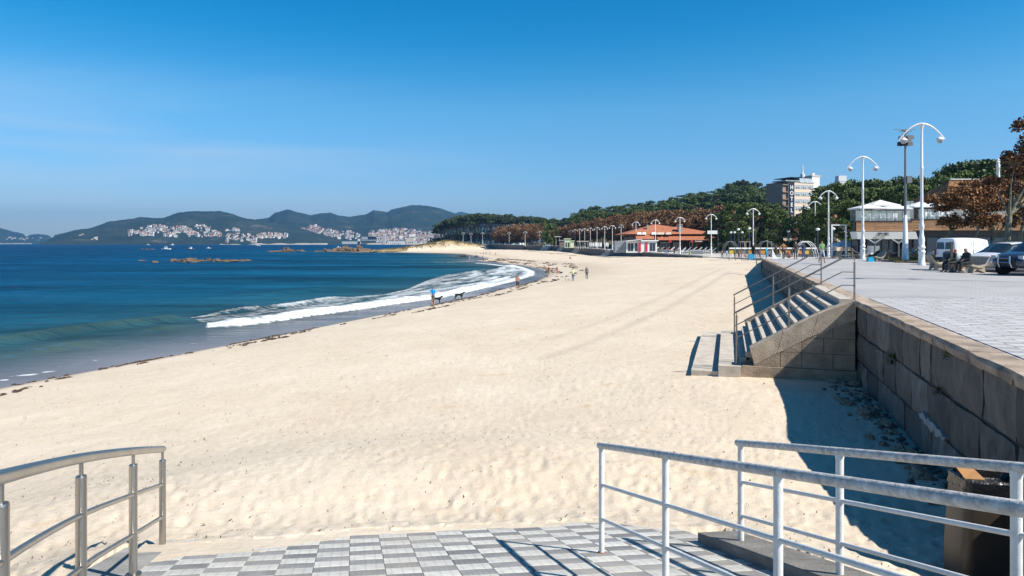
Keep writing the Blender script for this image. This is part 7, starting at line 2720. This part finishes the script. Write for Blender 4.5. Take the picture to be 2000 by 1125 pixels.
# two men on the bench
bench_x, bench_y = (1884 - 1000) / FPX * 35.8, 35.8
person('older seated man in dark suit, the nearer of the pair on the bench', (bench_x, bench_y - .15, PT + .0), R(-85), 'sit', (.018, .02, .024), (.016, .017, .02), 1.78, 'bald', build=1.1)
person('older seated man in dark green jacket, the farther of the pair on the bench', (bench_x - .15, bench_y + .75, PT + .0), R(-80), 'sit', (.02, .035, .025), (.02, .02, .02), 1.76, 'grey', build=1.1)
# concrete benches
M_bench = mat('bench_concrete', (0.46, 0.38, 0.29), 0.9, var=.25, scale=5, bump=.4, bscale=40)
def bench(lab, loc, rz, s=1.0):
    """seat and back are one swept gull-shaped slab; model faces -x"""
    t = thing('bench', lab, 'bench', loc, rz, 'concrete benches of the promenade')
    prof = [(-.38, .40), (-.34, .45), (-.2, .43), (.0, .375), (.18, .37), (.34, .45), (.47, .62), (.56, .80), (.62, .86), (.60, .80), (.52, .58), (.40, .38), (.22, .27), (.0, .27), (-.2, .33), (-.36, .36)]
    n = len(prof)
    L = 1.9
    b = MB()
    vs = [(x, -L / 2, z) for x, z in prof] + [(x, L / 2, z) for x, z in prof]
    b.add(vs, [(i, (i + 1) % n, n + (i + 1) % n, n + i) for i in range(n)] + [tuple(range(n - 1, -1, -1)), tuple(range(n, 2 * n))])
    b.build('seat', M_bench, t)
    for y in (-.9, .5):
        b = MB()
        b.add([(-.28, y, 0), (-.02, y, .2), (.42, y, 0), (.36, y, .37), (.1, y, .30), (-.15, y, .36), (-.28, y + .38, 0), (-.02, y + .38, .2), (.42, y + .38, 0), (.36, y + .38, .37), (.1, y + .38, .30), (-.15, y + .38, .36)],
              [(0, 5, 4, 1), (1, 4, 3, 2), (6, 7, 10, 11), (7, 8, 9, 10), (0, 1, 7, 6), (1, 2, 8, 7), (2, 3, 9, 8), (3, 4, 10, 9), (4, 5, 11, 10), (5, 0, 6, 11)])
        b.build('leg', M_bench, t)
    return t
bench('concrete bench carrying the two seated men', (bench_x + .22, bench_y + .3, PT + .01), R(4))
bench('empty concrete bench left of the two seated men', ((1836 - 1000) / FPX * 39.5, 39.5, PT + .01), R(158))
bx2 = (1708 - 1000) / FPX * 58.5
bench('concrete bench with the reclining person and turquoise bag', (bx2, 58.5, PT + .01), R(-5))
bench('concrete bench half hidden behind the second tallest lamp', ((1672 - 1000) / FPX * 69, 68.5, PT + .01), R(-5))
person('person in dark clothes leaning back on the bench by the rope fence', (bx2 - .12, 58.3, PT + .02), R(-90), 'recline', (.02, .014, .013), (.02, .02, .022), 1.78, 'brown')
o = MB().hexa([(-.28, -.12, 0), (.28, -.12, 0), (.28, .12, 0), (-.28, .12, 0), (-.2, -.08, .36), (.18, -.08, .38), (.18, .08, .38), (-.2, .08, .36)]).build('bag', cloth((.0, .3, .5)), None, loc=((1699 - 1000) / FPX * 57.3, 57.2, PT + .01))
tag(o, 'turquoise bag on the ground beside the reclining person', 'bag')
person('person sunning on the lawn behind the floodlight mast', atY(1783, 500, 63) + Vector((0, 0, 0)), R(60), 'ground_sit', (.3, .28, .27), (.4, .22, .15), 1.75, 'brown', legs='short')
# information column and bin next to the men
o = MB().box(-.06, .06, -.04, .04, 0, 1.6).box(-.07, .07, -.05, .05, 1.605, 1.63).build('metal_post', mat('bronze_metal', (.1, .09, .075), .5, metal=.4), None, loc=((1858.5 - 1000) / FPX * 36.4, 36.4, PT))
tag(o, 'narrow dark metal panel post between the bench and the white van', 'post')
tb = thing('litter_bin', 'dark litter bin behind the seated men', 'litter bin', ((1852 - 1000) / FPX * 38, 38, PT))
MB().lathe([(.24, .05), (.27, .95), (.25, .97)], 12).build('bin_body', M_dark, tb, smooth=True)
MB().lathe([(.28, .98), (.28, 1.03), (.12, 1.12)], 12).build('lid', M_dark, tb, smooth=True)
# rope fence
M_post = mat('timber_post', (0.2, 0.15, 0.1), .85)
rf = thing('rope_fence', 'low fence of timber posts and sagging rope around the lawn', 'fence', (0, 0, PT))
rp_ = [Vector(((a - 1000) / FPX * y, y, 0)) for a, y in [(1664, 70), (1692, 68.5), (1734, 66), (1761, 64.5), (1790, 70), (1838, 71)]]
for i, q in enumerate(rp_):
    MB().tube([(q.x, q.y, -.05), (q.x, q.y, 1.05)], .1, 7).build('post', M_post, rf)
    if i < len(rp_) - 1:
        c = rp_[i + 1]
        MB().tube([(q.x + (c.x - q.x) * k / 8, q.y + (c.y - q.y) * k / 8, .95 - .35 * 4 * (k / 8) * (1 - k / 8)) for k in range(9)], .025, 5).build('rope', M_fasc, rf)
# white goal-like frame and café parasol
gx0, gx1, gY = (1624.5 - 1000) / FPX * 80, (1652 - 1000) / FPX * 80, 80.0
gt = thing('goal_frame', 'white rectangular goal-like frame standing by the promenade end', 'frame', (gx0, gY, 4.42))
ht_ = E + (475 - 438.5) / FPX * gY - 4.42
for x in (0, gx1 - gx0):
    MB().box(x - .07, x + .07, -.07, .07, 0, ht_ - .14).build('post', M_lampw, gt)
MB().box(-.07, gx1 - gx0 + .07, -.07, .07, ht_ - .135, ht_).build('crossbar', M_lampw, gt)
MB().box(-.3, 2.3, -.06, .06, .28, .4).box(1.9, 2.0, -.05, .05, 0, .275).build('bench_rail', M_lampw, gt)
cx, cY = (1648 - 1000) / FPX * 84, 84.0
parasol(cx, cY, 4.4, 1.45, E + (475 - 469.5) / FPX * cY, E + (475 - 480.5) / FPX * cY, 'white café parasol on the ground right of the goal-like frame')
# pushchair
pc = thing('pushchair', 'dark pushchair parked under the café parasol', 'pushchair', (atY(1634, 505, 73).x, 73, 4.45))
MB().add([(-.35, -.25, .35), (.3, -.25, .3), (.5, -.25, .75), (-.1, -.25, .95), (-.35, .25, .35), (.3, .25, .3), (.5, .25, .75), (-.1, .25, .95)], [(0, 1, 2, 3), (7, 6, 5, 4), (0, 4, 5, 1), (1, 5, 6, 2), (3, 7, 4, 0)]).build('seat', M_dark, pc)
for a in (-.3, .4):
    for c in (-.25, .25):
        MB().tube([(a, c - .02, .13), (a, c + .02, .13)], .13, 10).build('wheel', M_tyre, pc)
MB().tube([(-.3, -.25, .13), (.6, -.25, 1.0), (.6, .25, 1.0), (-.3, .25, .13)], .02, 5).tube([(.4, -.25, .13), (-.2, -.25, .8)], .02, 5).build('frame', M_grey, pc)

# ------------------------------------------------------------------ crowd on the lower promenade
crowd = [  # px, feet y, label, top, bottom, pose, hair, legs, h
    (1496.5, 505, 'child-sized figure in turquoise jacket by the near wall corner', (0, .33, .5), (.02, .2, .35), 'stand', 'blond', 'long', 1.45),
    (1471, 507, 'person in black next to the blue bag under the pine lamp', BLK, BLK, 'stand', 'dark', 'long', 1.7),
    (1443.5, 504, 'person in yellow top and red trousers', (.5, .3, .02), (.4, .03, .02), 'stand', 'dark', 'long', 1.6),
    (1435, 504, 'person in grey-blue top and dark trousers left of the yellow top', (.2, .23, .27), (.03, .04, .06), 'stand', 'grey', 'long', 1.7),
    (1419.5, 503.5, 'person in light blue shirt and jeans on the sand edge', (.25, .4, .6), (.12, .2, .35), 'walk', 'dark', 'long', 1.7),
    (1410, 502.5, 'person in peach top and black shorts', (.6, .35, .25), BLK, 'stand', 'brown', 'short', 1.68),
    (1346, 502, 'person in lime yellow vest on the beach wall', (.45, .6, .05), (.2, .2, .2), 'wade_bend', 'dark', 'long', 1.6),
    (1317.5, 497, 'person in black standing between two red-topped people', BLK, BLK, 'stand', 'dark', 'long', 1.7),
    (1322, 495.5, 'person in pinkish red top right of the black-clad person', (.5, .06, .08), (.3, .3, .3), 'stand', 'dark', 'long', 1.65),
    (1305, 495.5, 'person in bright red top left of the black-clad person', (.55, .02, .02), (.1, .1, .15), 'stand', 'dark', 'long', 1.7),
    (1301, 494.5, 'person in red top partly behind the bright red one', (.4, .05, .04), (.15, .15, .2), 'stand', 'brown', 'long', 1.66),
    (1287.5, 494.5, 'person in camouflage-green jacket walking left', (.09, .09, .05), (.05, .05, .04), 'walk', 'dark', 'long', 1.75),
    (1292, 494, 'person in beige top beside the green jacket', (.5, .42, .3), (.3, .26, .2), 'stand', 'grey', 'long', 1.68),
    (1257, 490.5, 'person in turquoise top by the kiosk', (.02, .4, .55), (.1, .1, .12), 'stand', 'dark', 'long', 1.68),
    (1250, 490.5, 'person in pink dress by the kiosk', (.6, .1, .25), (.5, .1, .2), 'stand', 'dark', 'short', 1.66),
    (1245, 490, 'person in white top and blue trousers by the kiosk', WHT, (.1, .2, .45), 'stand', 'brown', 'long', 1.7),
    (1241.5, 489.5, 'person in pale blue top behind the kiosk visitors', (.35, .5, .65), (.4, .4, .4), 'stand', 'grey', 'long', 1.66),
    (1232, 490, 'person in cream top under the kiosk awning', (.6, .55, .45), (.3, .28, .2), 'stand', 'grey', 'long', 1.66),
    (1227.5, 490, 'person in beige top at the kiosk door', (.5, .45, .35), (.5, .45, .35), 'stand', 'brown', 'long', 1.66),
    (1202, 489, 'person in red leaning by the grey container', (.45, .03, .03), (.1, .05, .05), 'stand', 'dark', 'long', 1.66),
    (1217.5, 489, 'person in dark red before the grey container', (.25, .02, .03), (.05, .05, .05), 'stand', 'dark', 'long', 1.66),
    (1185, 489.5, 'dark-clothed person below the folded white parasols', BLK, BLK, 'stand', 'dark', 'long', 1.75),
    (1064, 486, 'person in lime green on the steps of the far wall', (.4, .6, .05), (.3, .45, .05), 'ground_sit', 'dark', 'long', 1.8),
    (1075, 482, 'person in blue top near the far canopy', (.1, .15, .35), (.1, .1, .15), 'stand', 'dark', 'long', 1.7),
    (1080.5, 482, 'person in brick red top near the far canopy', (.4, .12, .08), (.15, .12, .12), 'stand', 'brown', 'long', 1.7),
    (1043, 479, 'person in pale clothes on the far promenade', (.55, .5, .5), (.3, .3, .4), 'stand', 'grey', 'long', 1.7),
    (1503, 503, 'person crouching in grey beside the near wall corner', (.25, .25, .27), (.1, .1, .12), 'ground_sit', 'dark', 'long', 1.8),
    (1515, 505, 'person in brown coat in front of the playground rail', (.16, .09, .05), (.08, .05, .04), 'stand', 'brown', 'long', 1.6),
    (1540, 505, 'seated figure in faded red before the playground rail', (.35, .15, .12), (.2, .1, .08), 'ground_sit', 'brown', 'long', 1.9),
    (1483, 503, 'person in pink top right of the pine lamp', (.5, .15, .25), (.1, .1, .12), 'stand', 'dark', 'long', 1.6),
    (1455, 503, 'person sitting in red below the pine lamp', (.45, .03, .05), (.05, .05, .06), 'ground_sit', 'dark', 'long', 1.8),
    (1377, 497, 'person in white at the right end of the lounger rows', WHT, (.5, .5, .5), 'stand', 'grey', 'long', 1.7),
    (1371.5, 492, 'dark-clothed person near the restaurant door', BLK, BLK, 'stand', 'dark', 'long', 1.7),
    (1347, 491, 'person in white shirt before the restaurant windows', WHT, (.1, .1, .12), 'stand', 'dark', 'long', 1.7),
]
for px, py, lab, tp2, bt, ps, hr, lg, h_ in crowd:
    py = max(py, 478)
    q = prom_at(px, py) if px > 1066 else Vector(((px - 1000) / FPX * (lw(along(px))[1] + 9), lw(along(px))[1] + 9, float(zprom(lw(along(px))[1] + 9)) + .03))
    if px in (1346, 1419.5, 1410):
        q = hit(px, py + 1, 60)
    person(lab, q, rnd.uniform(0, 6.28) if ps != 'wade_bend' else 1.2, ps, tp2, bt, h_, hr, 'short' if rnd.random() < .5 else 'long', lg, grp='people on the lower promenade')
# sun loungers / café terrace in front of the red roof
def lounger(lab, grp):
    t = thing('sun_lounger', lab, 'sun lounger', (0, 0, 0), 0, grp)
    MB().box(-.9, .45, -.3, .3, .28, .36).build('frame', M_wht, t)
    MB().hexa([(.42, -.3, .36), (.5, -.3, .33), (.5, .3, .33), (.42, .3, .36), (1.15, -.3, 1.0), (1.2, -.3, .95), (1.2, .3, .95), (1.15, .3, 1.0)]).build('backrest', M_wht, t)
    for a in (-.8, .4):
        MB().box(a - .03, a + .03, -.28, .28, 0, .275).build('leg', M_dark, t)
    return t
lg0 = None
k = 0
for r_, (py, px0, px1, n) in enumerate([(489, 1298, 1395, 11), (492, 1270, 1395, 12), (495.5, 1320, 1390, 7)]):
    for i in range(n):
        px = px0 + (px1 - px0) * (i + .5) / n + rnd.uniform(-1, 1)
        q = prom_at(px, py)
        lab = 'white lounger with raised back in the %s row before the red roofed restaurant' % ['back', 'middle', 'front'][r_]
        gr = 'loungers of the %s row' % ['back', 'middle', 'front'][r_]
        if lg0 is None:
            lg0 = lounger(lab, gr)
            lg0.location = q
            lg0.scale = (1.6,) * 3
        else:
            dup(lg0, q, rnd.uniform(-.3, .3), lab, gr, 1.6)
def wind_screen(px0, px1, py, lab, m, h=1.0):
    a, c = prom_at(px0, py), prom_at(px1, py)
    o = MB().box(0, c.x - a.x, -.04, .04, .05, h).box(0, .1, -.05, .05, 0, h + .05).box(c.x - a.x - .1, c.x - a.x, -.05, .05, 0, h + .05).build('wind_screen', m, None, loc=a)
    tag(o, lab, 'screen')
M_gscr = mat('grey_screen', (0.16, 0.18, 0.2), .6)
wind_screen(1334, 1345, 495.2, 'grey wind screen at the left of the front loungers', M_gscr)
wind_screen(1347, 1373, 497.2, 'long grey wind screen in front of the loungers', M_gscr)
wind_screen(1298, 1306, 494, 'short blue-grey wind screen among the loungers', cloth((.12, .2, .35)))
wind_screen(1404, 1410.5, 490, 'white info board left of the orange board', M_wht, 3.0)
wind_screen(1412, 1425.5, 490, 'peach and orange board beside the white info board', cloth((.6, .33, .18)), 2.8)
# white billboard on a pole
bb = thing('sign_board', 'blank white sign board on a tall pole before the pines', 'sign', atY(1402, 492, 190))
zb_ = E + (475 - 450) / FPX * 190 - bb.location.z
MB().tube([(0, 0, 0), (0, 0, zb_ + .8)], .1, 6).build('post', M_dark, bb)
MB().box(-2.9, -.15, -.1, .1, zb_ - 1.0, zb_ - .05).build('panel', M_wht, bb)
# playground fence, climbing frames, goals
fn = thing('playground_fence', 'white topped playground fence with orange and yellow panels', 'fence', (0, 0, 0))
for k in range(14):
    pa, pb = 1424 + k * 12.3, 1424 + (k + 1) * 12.3
    a, c = atY(pa, 500, 112), atY(pb, 500, 112)
    MB().box(a.x + .05, c.x - .05, 112, 112.1, E - .95, E - .72).build('rail', M_lampw, fn)
    if k % 3 != 1:
        MB().box(a.x + .1, c.x - .1, 112.14, 112.2, E - 1.75, E - 1.1).build('panel', cloth((.5, .24, .03) if k % 2 else (.55, .4, .05)) if k % 4 != 2 else M_gscr, fn)
    MB().box(a.x - .05, a.x + .045, 111.98, 112.12, 3.4, E - .7).build('post', M_grey, fn)
def arch(px, py, Y, w_, h_, lab, m):
    a = atY(px, py, Y)
    t = thing('climbing_arch', lab, 'climbing frame', (a.x, Y, 3.5))
    for s in range(3):
        b = MB()
        b.tube([(w_ * math.cos(math.pi * k / 10), s * .8, h_ * math.sin(math.pi * k / 10)) for k in range(11)], .05, 5)
        b.build('bar', m, t)
    for k in range(1, 10, 2):
        MB().tube([(w_ * math.cos(math.pi * k / 10), 0, h_ * math.sin(math.pi * k / 10)), (w_ * math.cos(math.pi * k / 10), 1.6, h_ * math.sin(math.pi * k / 10))], .035, 5).build('rung', m, t)
arch(1499, 490, 122, 1.9, 3.1, 'grey climbing arch on the playground right of the pine lamp', M_grey)
arch(1429, 488, 130, 1.5, 3.1, 'grey climbing arch behind the orange board', M_grey)
arch(1578, 486, 105, 1.7, 3.0, 'pale climbing arch between the navy jumper and the lamps', M_lampw)
for px, lab in ((1450, 'left grey goal frame on the playground'), (1460.5, 'right grey goal frame on the playground'), (1503, 'low grey goal frame under the villa')):
    a = atY(px, 490, 140)
    t = thing('goal_frame', lab, 'frame', (a.x, 140, 3.3))
    z = E + .25 - 3.3
    for x in (-.42, .42):
        MB().box(x - .04, x + .04, -.04, .04, 0, z).build('post', M_fasc, t)
    MB().box(-.46, .46, -.05, .05, z + .005, z + .1).build('crossbar', M_fasc, t)
# globe lamps
def globe(px, py, Y, lab):
    a = atY(px, py, Y)
    z0 = float(zprom(Y)) if a.y > 69 else PT
    t = thing('globe_lamp', lab, 'street lamp', (a.x, Y, z0), 0, 'dark posts with white globe lamps')
    MB().tube([(0, 0, 0), (0, 0, a.z - z0 - .25)], .07, 6).build('post', mat('blue_post', (.03, .05, .11), .5), t)
    MB().sphere((0, 0, a.z - z0), .33, 10, 6, sz=.7).build('globe', M_lampw, t, smooth=True)
for px, py, Y, lab in [(1427.5, 454, 160, 'leftmost white globe lamp behind the orange board'), (1434.7, 454, 165, 'second white globe lamp from the left'), (1442, 448, 140, 'higher white globe lamp third from the left'), (1449.5, 454, 165, 'fourth white globe lamp from the left'), (1463.5, 446.5, 135, 'tallest white globe lamp next to the pine lamp'),
                       (1540, 452, 150, 'white globe lamp right of the pink house'), (1597, 448, 110, 'white globe lamp seen between the twin lamp posts'), (1627, 447, 105, 'white globe lamp inside the goal-like frame')]:
    globe(px, py, Y, lab)
# folded parasols near the grey container
def folded(px, py, Y, lab, grp):
    x = (px - 1000) / FPX * Y
    t = thing('folded_parasol', lab, 'parasol', (x, Y, float(zprom(Y))), 0, grp)
    MB().tube([(0, 0, 0), (0, 0, 3.0)], .04, 5).build('pole', M_grey, t)
    MB().lathe([(.16, 1.1), (.3, 1.6), (.24, 2.5), (.05, 3.05)], 8).build('canopy', M_canvas, t, smooth=True)
for k, px in enumerate([1152, 1155.5, 1158.5, 1162, 1164.5, 1168, 1171.5, 1174, 1181, 1184.5, 1187]):
    folded(px, 480, 292 - k * 2.5, 'folded white parasol in the row left of the grey container', 'folded white parasols left of the container')
# white beach igloos and vehicles on the far promenade
for px, lab in ((988, 'leftmost white round buoy on the far wall top'), (1016, 'middle white round buoy on the far wall top'), (1021.5, 'rightmost white round buoy on the far wall top')):
    q = lw(along(px))
    x, y = q[0] + 2.0, q[1] + 4
    o = MB().sphere((0, 0, .7), .85, 10, 7).build('white_buoy', M_lampw, None, smooth=True, loc=((px - 1000) / FPX * y, y, float(zprom(y))))
    tag(o, lab, 'buoy')
def far_car(px, lab, paint, Y=None, rz=0.0):
    Y = Y or lw(along(px))[1] + 8
    x = (px - 1000) / FPX * Y
    t = thing('parked_car', lab, 'car', (x, Y, float(zprom(Y)) + .03), rz)
    b = MB()
    b.hexa([(-2.1, -.85, .3), (2.1, -.85, .3), (2.1, .85, .3), (-2.1, .85, .3), (-2.05, -.85, .9), (2.0, -.85, .8), (2.0, .85, .8), (-2.05, .85, .9)])
    b.hexa([(-1.6, -.8, .9), (1.0, -.8, .86), (1.0, .8, .86), (-1.6, .8, .9), (-1.2, -.65, 1.45), (.3, -.65, 1.45), (.3, .65, 1.45), (-1.2, .65, 1.45)])
    b.build('body', paint, t)
    MB().hexa([(-1.45, -.83, .95), (.8, -.83, .93), (.8, -.81, .93), (-1.45, -.81, .95), (-1.15, -.69, 1.38), (.28, -.69, 1.38), (.28, -.67, 1.38), (-1.15, -.67, 1.38)]).build('window', M_cglass, t)
    for x_ in (-1.3, 1.3):
        MB().tube([(x_, -.9, .33), (x_, -.7, .33)], .33, 10).build('wheel', M_tyre, t)
far_car(1007, 'white car on the far promenade between the round buoys', M_cwhite)
far_car(1072, 'pale blue car beside the far canopy', car_paint('car_pale_blue', (.3, .38, .45)), 372)
# white sail shape and bag near the tan jacket
for px0, lab, d in ((1513, 'white curved sail-like banner base by the near promenade corner', 1), (1530.5, 'white triangular cloth beside the tan jacket person', -1)):
    a = atY(px0, 507, 68)
    h_ = (507 - (486 if d > 0 else 490)) / FPX * 68
    o = MB().add([(-.25, 0, 0), (.45, 0, 0), (.1, 0, h_ * .35), (-.25 * 1, 0, h_), (-.25, .06, 0), (.45, .06, 0), (.1, .06, h_ * .35), (-.25, .06, h_)], [(0, 1, 2, 3), (7, 6, 5, 4), (0, 4, 5, 1), (1, 5, 6, 2), (2, 6, 7, 3), (3, 7, 4, 0)]).build('banner', M_canvas, None, loc=a)
    tag(o, lab, 'banner')
o = MB().box(-.35, .35, -.15, .15, 0, .5).box(-.25, .25, -.1, .1, .505, .62).build('bag', cloth((.05, .3, .5)), None, loc=prom_at(1467, 507))
tag(o, 'blue and white cool bag on the ground by the pine lamp', 'bag')

# ------------------------------------------------------------------ dogs
DB = [('hip', 'mid'), ('mid', 'chest'), ('chest', 'neck'), ('neck', 'skull'), ('skull', 'muz'), ('hip', 'tail1'), ('tail1', 'tail2'),
      ('chest', 'fL1'), ('fL1', 'fL2'), ('fL2', 'fL3'), ('chest', 'fR1'), ('fR1', 'fR2'), ('fR2', 'fR3'), ('hip', 'hL1'), ('hL1', 'hL2'), ('hL2', 'hL3'), ('hL3', 'hL4'), ('hip', 'hR1'), ('hR1', 'hR2'), ('hR2', 'hR3'), ('hR3', 'hR4')]
DJ = dict(hip=(.34, 0, .56), mid=(.05, 0, .55), chest=(-.26, 0, .55), neck=(-.42, 0, .7), skull=(-.52, 0, .82), muz=(-.68, 0, .77), tail1=(.5, 0, .62), tail2=(.7, 0, .78),
          fL1=(-.28, .09, .36), fL2=(-.34, .09, .2), fL3=(-.3, .09, .03), fR1=(-.24, -.09, .36), fR2=(-.2, -.09, .19), fR3=(-.24, -.09, .03),
          hL1=(.28, .09, .38), hL2=(.42, .09, .24), hL3=(.38, .09, .03), hL4=(.33, .09, .02), hR1=(.36, -.09, .38), hR2=(.5, -.09, .22), hR3=(.52, -.09, .04), hR4=(.47, -.09, .02))
DR = dict(hip=.13, mid=.13, chest=.165, neck=.09, skull=.085, muz=.04, tail1=.035, tail2=.04, fL1=.055, fL2=.032, fL3=.032, fR1=.055, fR2=.032, fR3=.032, hL1=.08, hL2=.035, hL3=.026, hL4=.024, hR1=.08, hR2=.035, hR3=.026, hR4=.024)
dme = skin_mesh(DJ, DB, DR, 'mid')
dme.materials.append(mat('black_fur', (0.012, 0.011, 0.011), .8, bump=.6, bscale=40))
for p_ in dme.polygons:
    p_.use_smooth = True
def dog(px, py, rz, s, lab, me=dme, m=None):
    o = link('dog', me, None, on_beach(px, py), rz)
    o.scale = (s,) * 3
    if m:
        o.material_slots[0].link = 'OBJECT'
        o.material_slots[0].material = m
    ears = MB()
    for y in (.06, -.06):
        ears.add([(-.5, y, .88), (-.44, y * 1.3, .86), (-.46, y * 1.5, .77), (-.47, y * .9, .86)], [(0, 1, 2), (0, 2, 3)])
    ears.build('ears', m or dme.materials[0], o)
    tag(o, lab, 'dog')
dog(854, 593.5, R(172), .95, 'black dog trotting close behind the blue-shirted person')
dog(897, 585.5, R(185), 1.0, 'black dog standing alone at the water edge')
dog(1108, 549.5, R(10), .55, 'small black and white dog by the person with the lime top', m=mat('pied_fur', (0.03, 0.03, 0.03), .8, var=.3, scale=6, c2=(.6, .6, .6)))

# ------------------------------------------------------------------ boats
def boat(px, py, L, rz, lab, cabin=True, hull=M_wht):
    p = at(px, py, 0)
    t = thing('boat', lab, 'boat', (p.x, p.y, -.1), rz)
    b = MB()
    st = [(-.5, .15, .7), (-.2, .17, .62), (.2, .16, .66), (.42, .08, .8), (.52, .005, .95)]
    vs = []
    for x, w_, z in st:
        vs += [(x * L, -w_ * L, z * L * .16), (x * L, -w_ * L * .7, 0), (x * L, w_ * L * .7, 0), (x * L, w_ * L, z * L * .16)]
    fs = []
    for i in range(4):
        fs += [(i * 4 + k, i * 4 + k + 1, (i + 1) * 4 + k + 1, (i + 1) * 4 + k) for k in range(3)] + [(i * 4 + 3, i * 4, (i + 1) * 4, (i + 1) * 4 + 3)]
    fs.append((3, 2, 1, 0))
    b.add(vs, fs)
    b.build('hull', hull, t)
    if cabin:
        MB().box(-.18 * L, .12 * L, -.09 * L, .09 * L, .1 * L, .32 * L).build('cabin', M_wht, t)
        MB().box(-.1 * L, .125 * L, -.095 * L, .095 * L, .22 * L, .28 * L).build('window', M_dark, t)
        MB().tube([(0, 0, .3 * L), (0, 0, .5 * L)], .03 * L * .3, 5).build('mast', M_wht, t)
boat(325, 487.2, 8.5, .1, 'white fishing boat with cabin heading right, largest of the boats')
boat(372, 487.4, 7.5, 3.0, 'low dark-hulled boat with a standing figure shape right of the fishing boat', True, M_fw)
boat(407.5, 485, 5.0, .5, 'small pale boat farther out to the right of the dark hull')
boat(337, 478.8, 14, 1.2, 'tiny white boat far out under the scrub headland')
boat(504, 480, 11, .2, 'tiny white boat off the eastern village shore')
boat(661, 483.4, 6, .3, 'tiny white boat right behind the rocky point')
boat(289, 478.6, 12, .0, 'faint white boat near the far shore left of the headland')
# ------------------------------------------------------------------ haze
b = MB()
b.box(-9300, 9300, -400, 9350, -6.0, 420)
m = bpy.data.materials.new('haze_air')
m.use_nodes = True
t = m.node_tree
t.nodes.remove(t.nodes['Principled BSDF'])
pv = t.nodes.new('ShaderNodeVolumePrincipled')
pv.inputs['Color'].default_value = (0.22, 0.55, 0.95, 1)
pv.inputs['Density'].default_value = 0.0001
pv.inputs['Anisotropy'].default_value = 0.3
t.links.new(pv.outputs[0], t.nodes['Material Output'].inputs['Volume'])
o = b.build('haze', m)
tag(o, kind='stuff')
o['label'] = 'thin blue sea haze over the whole bay'
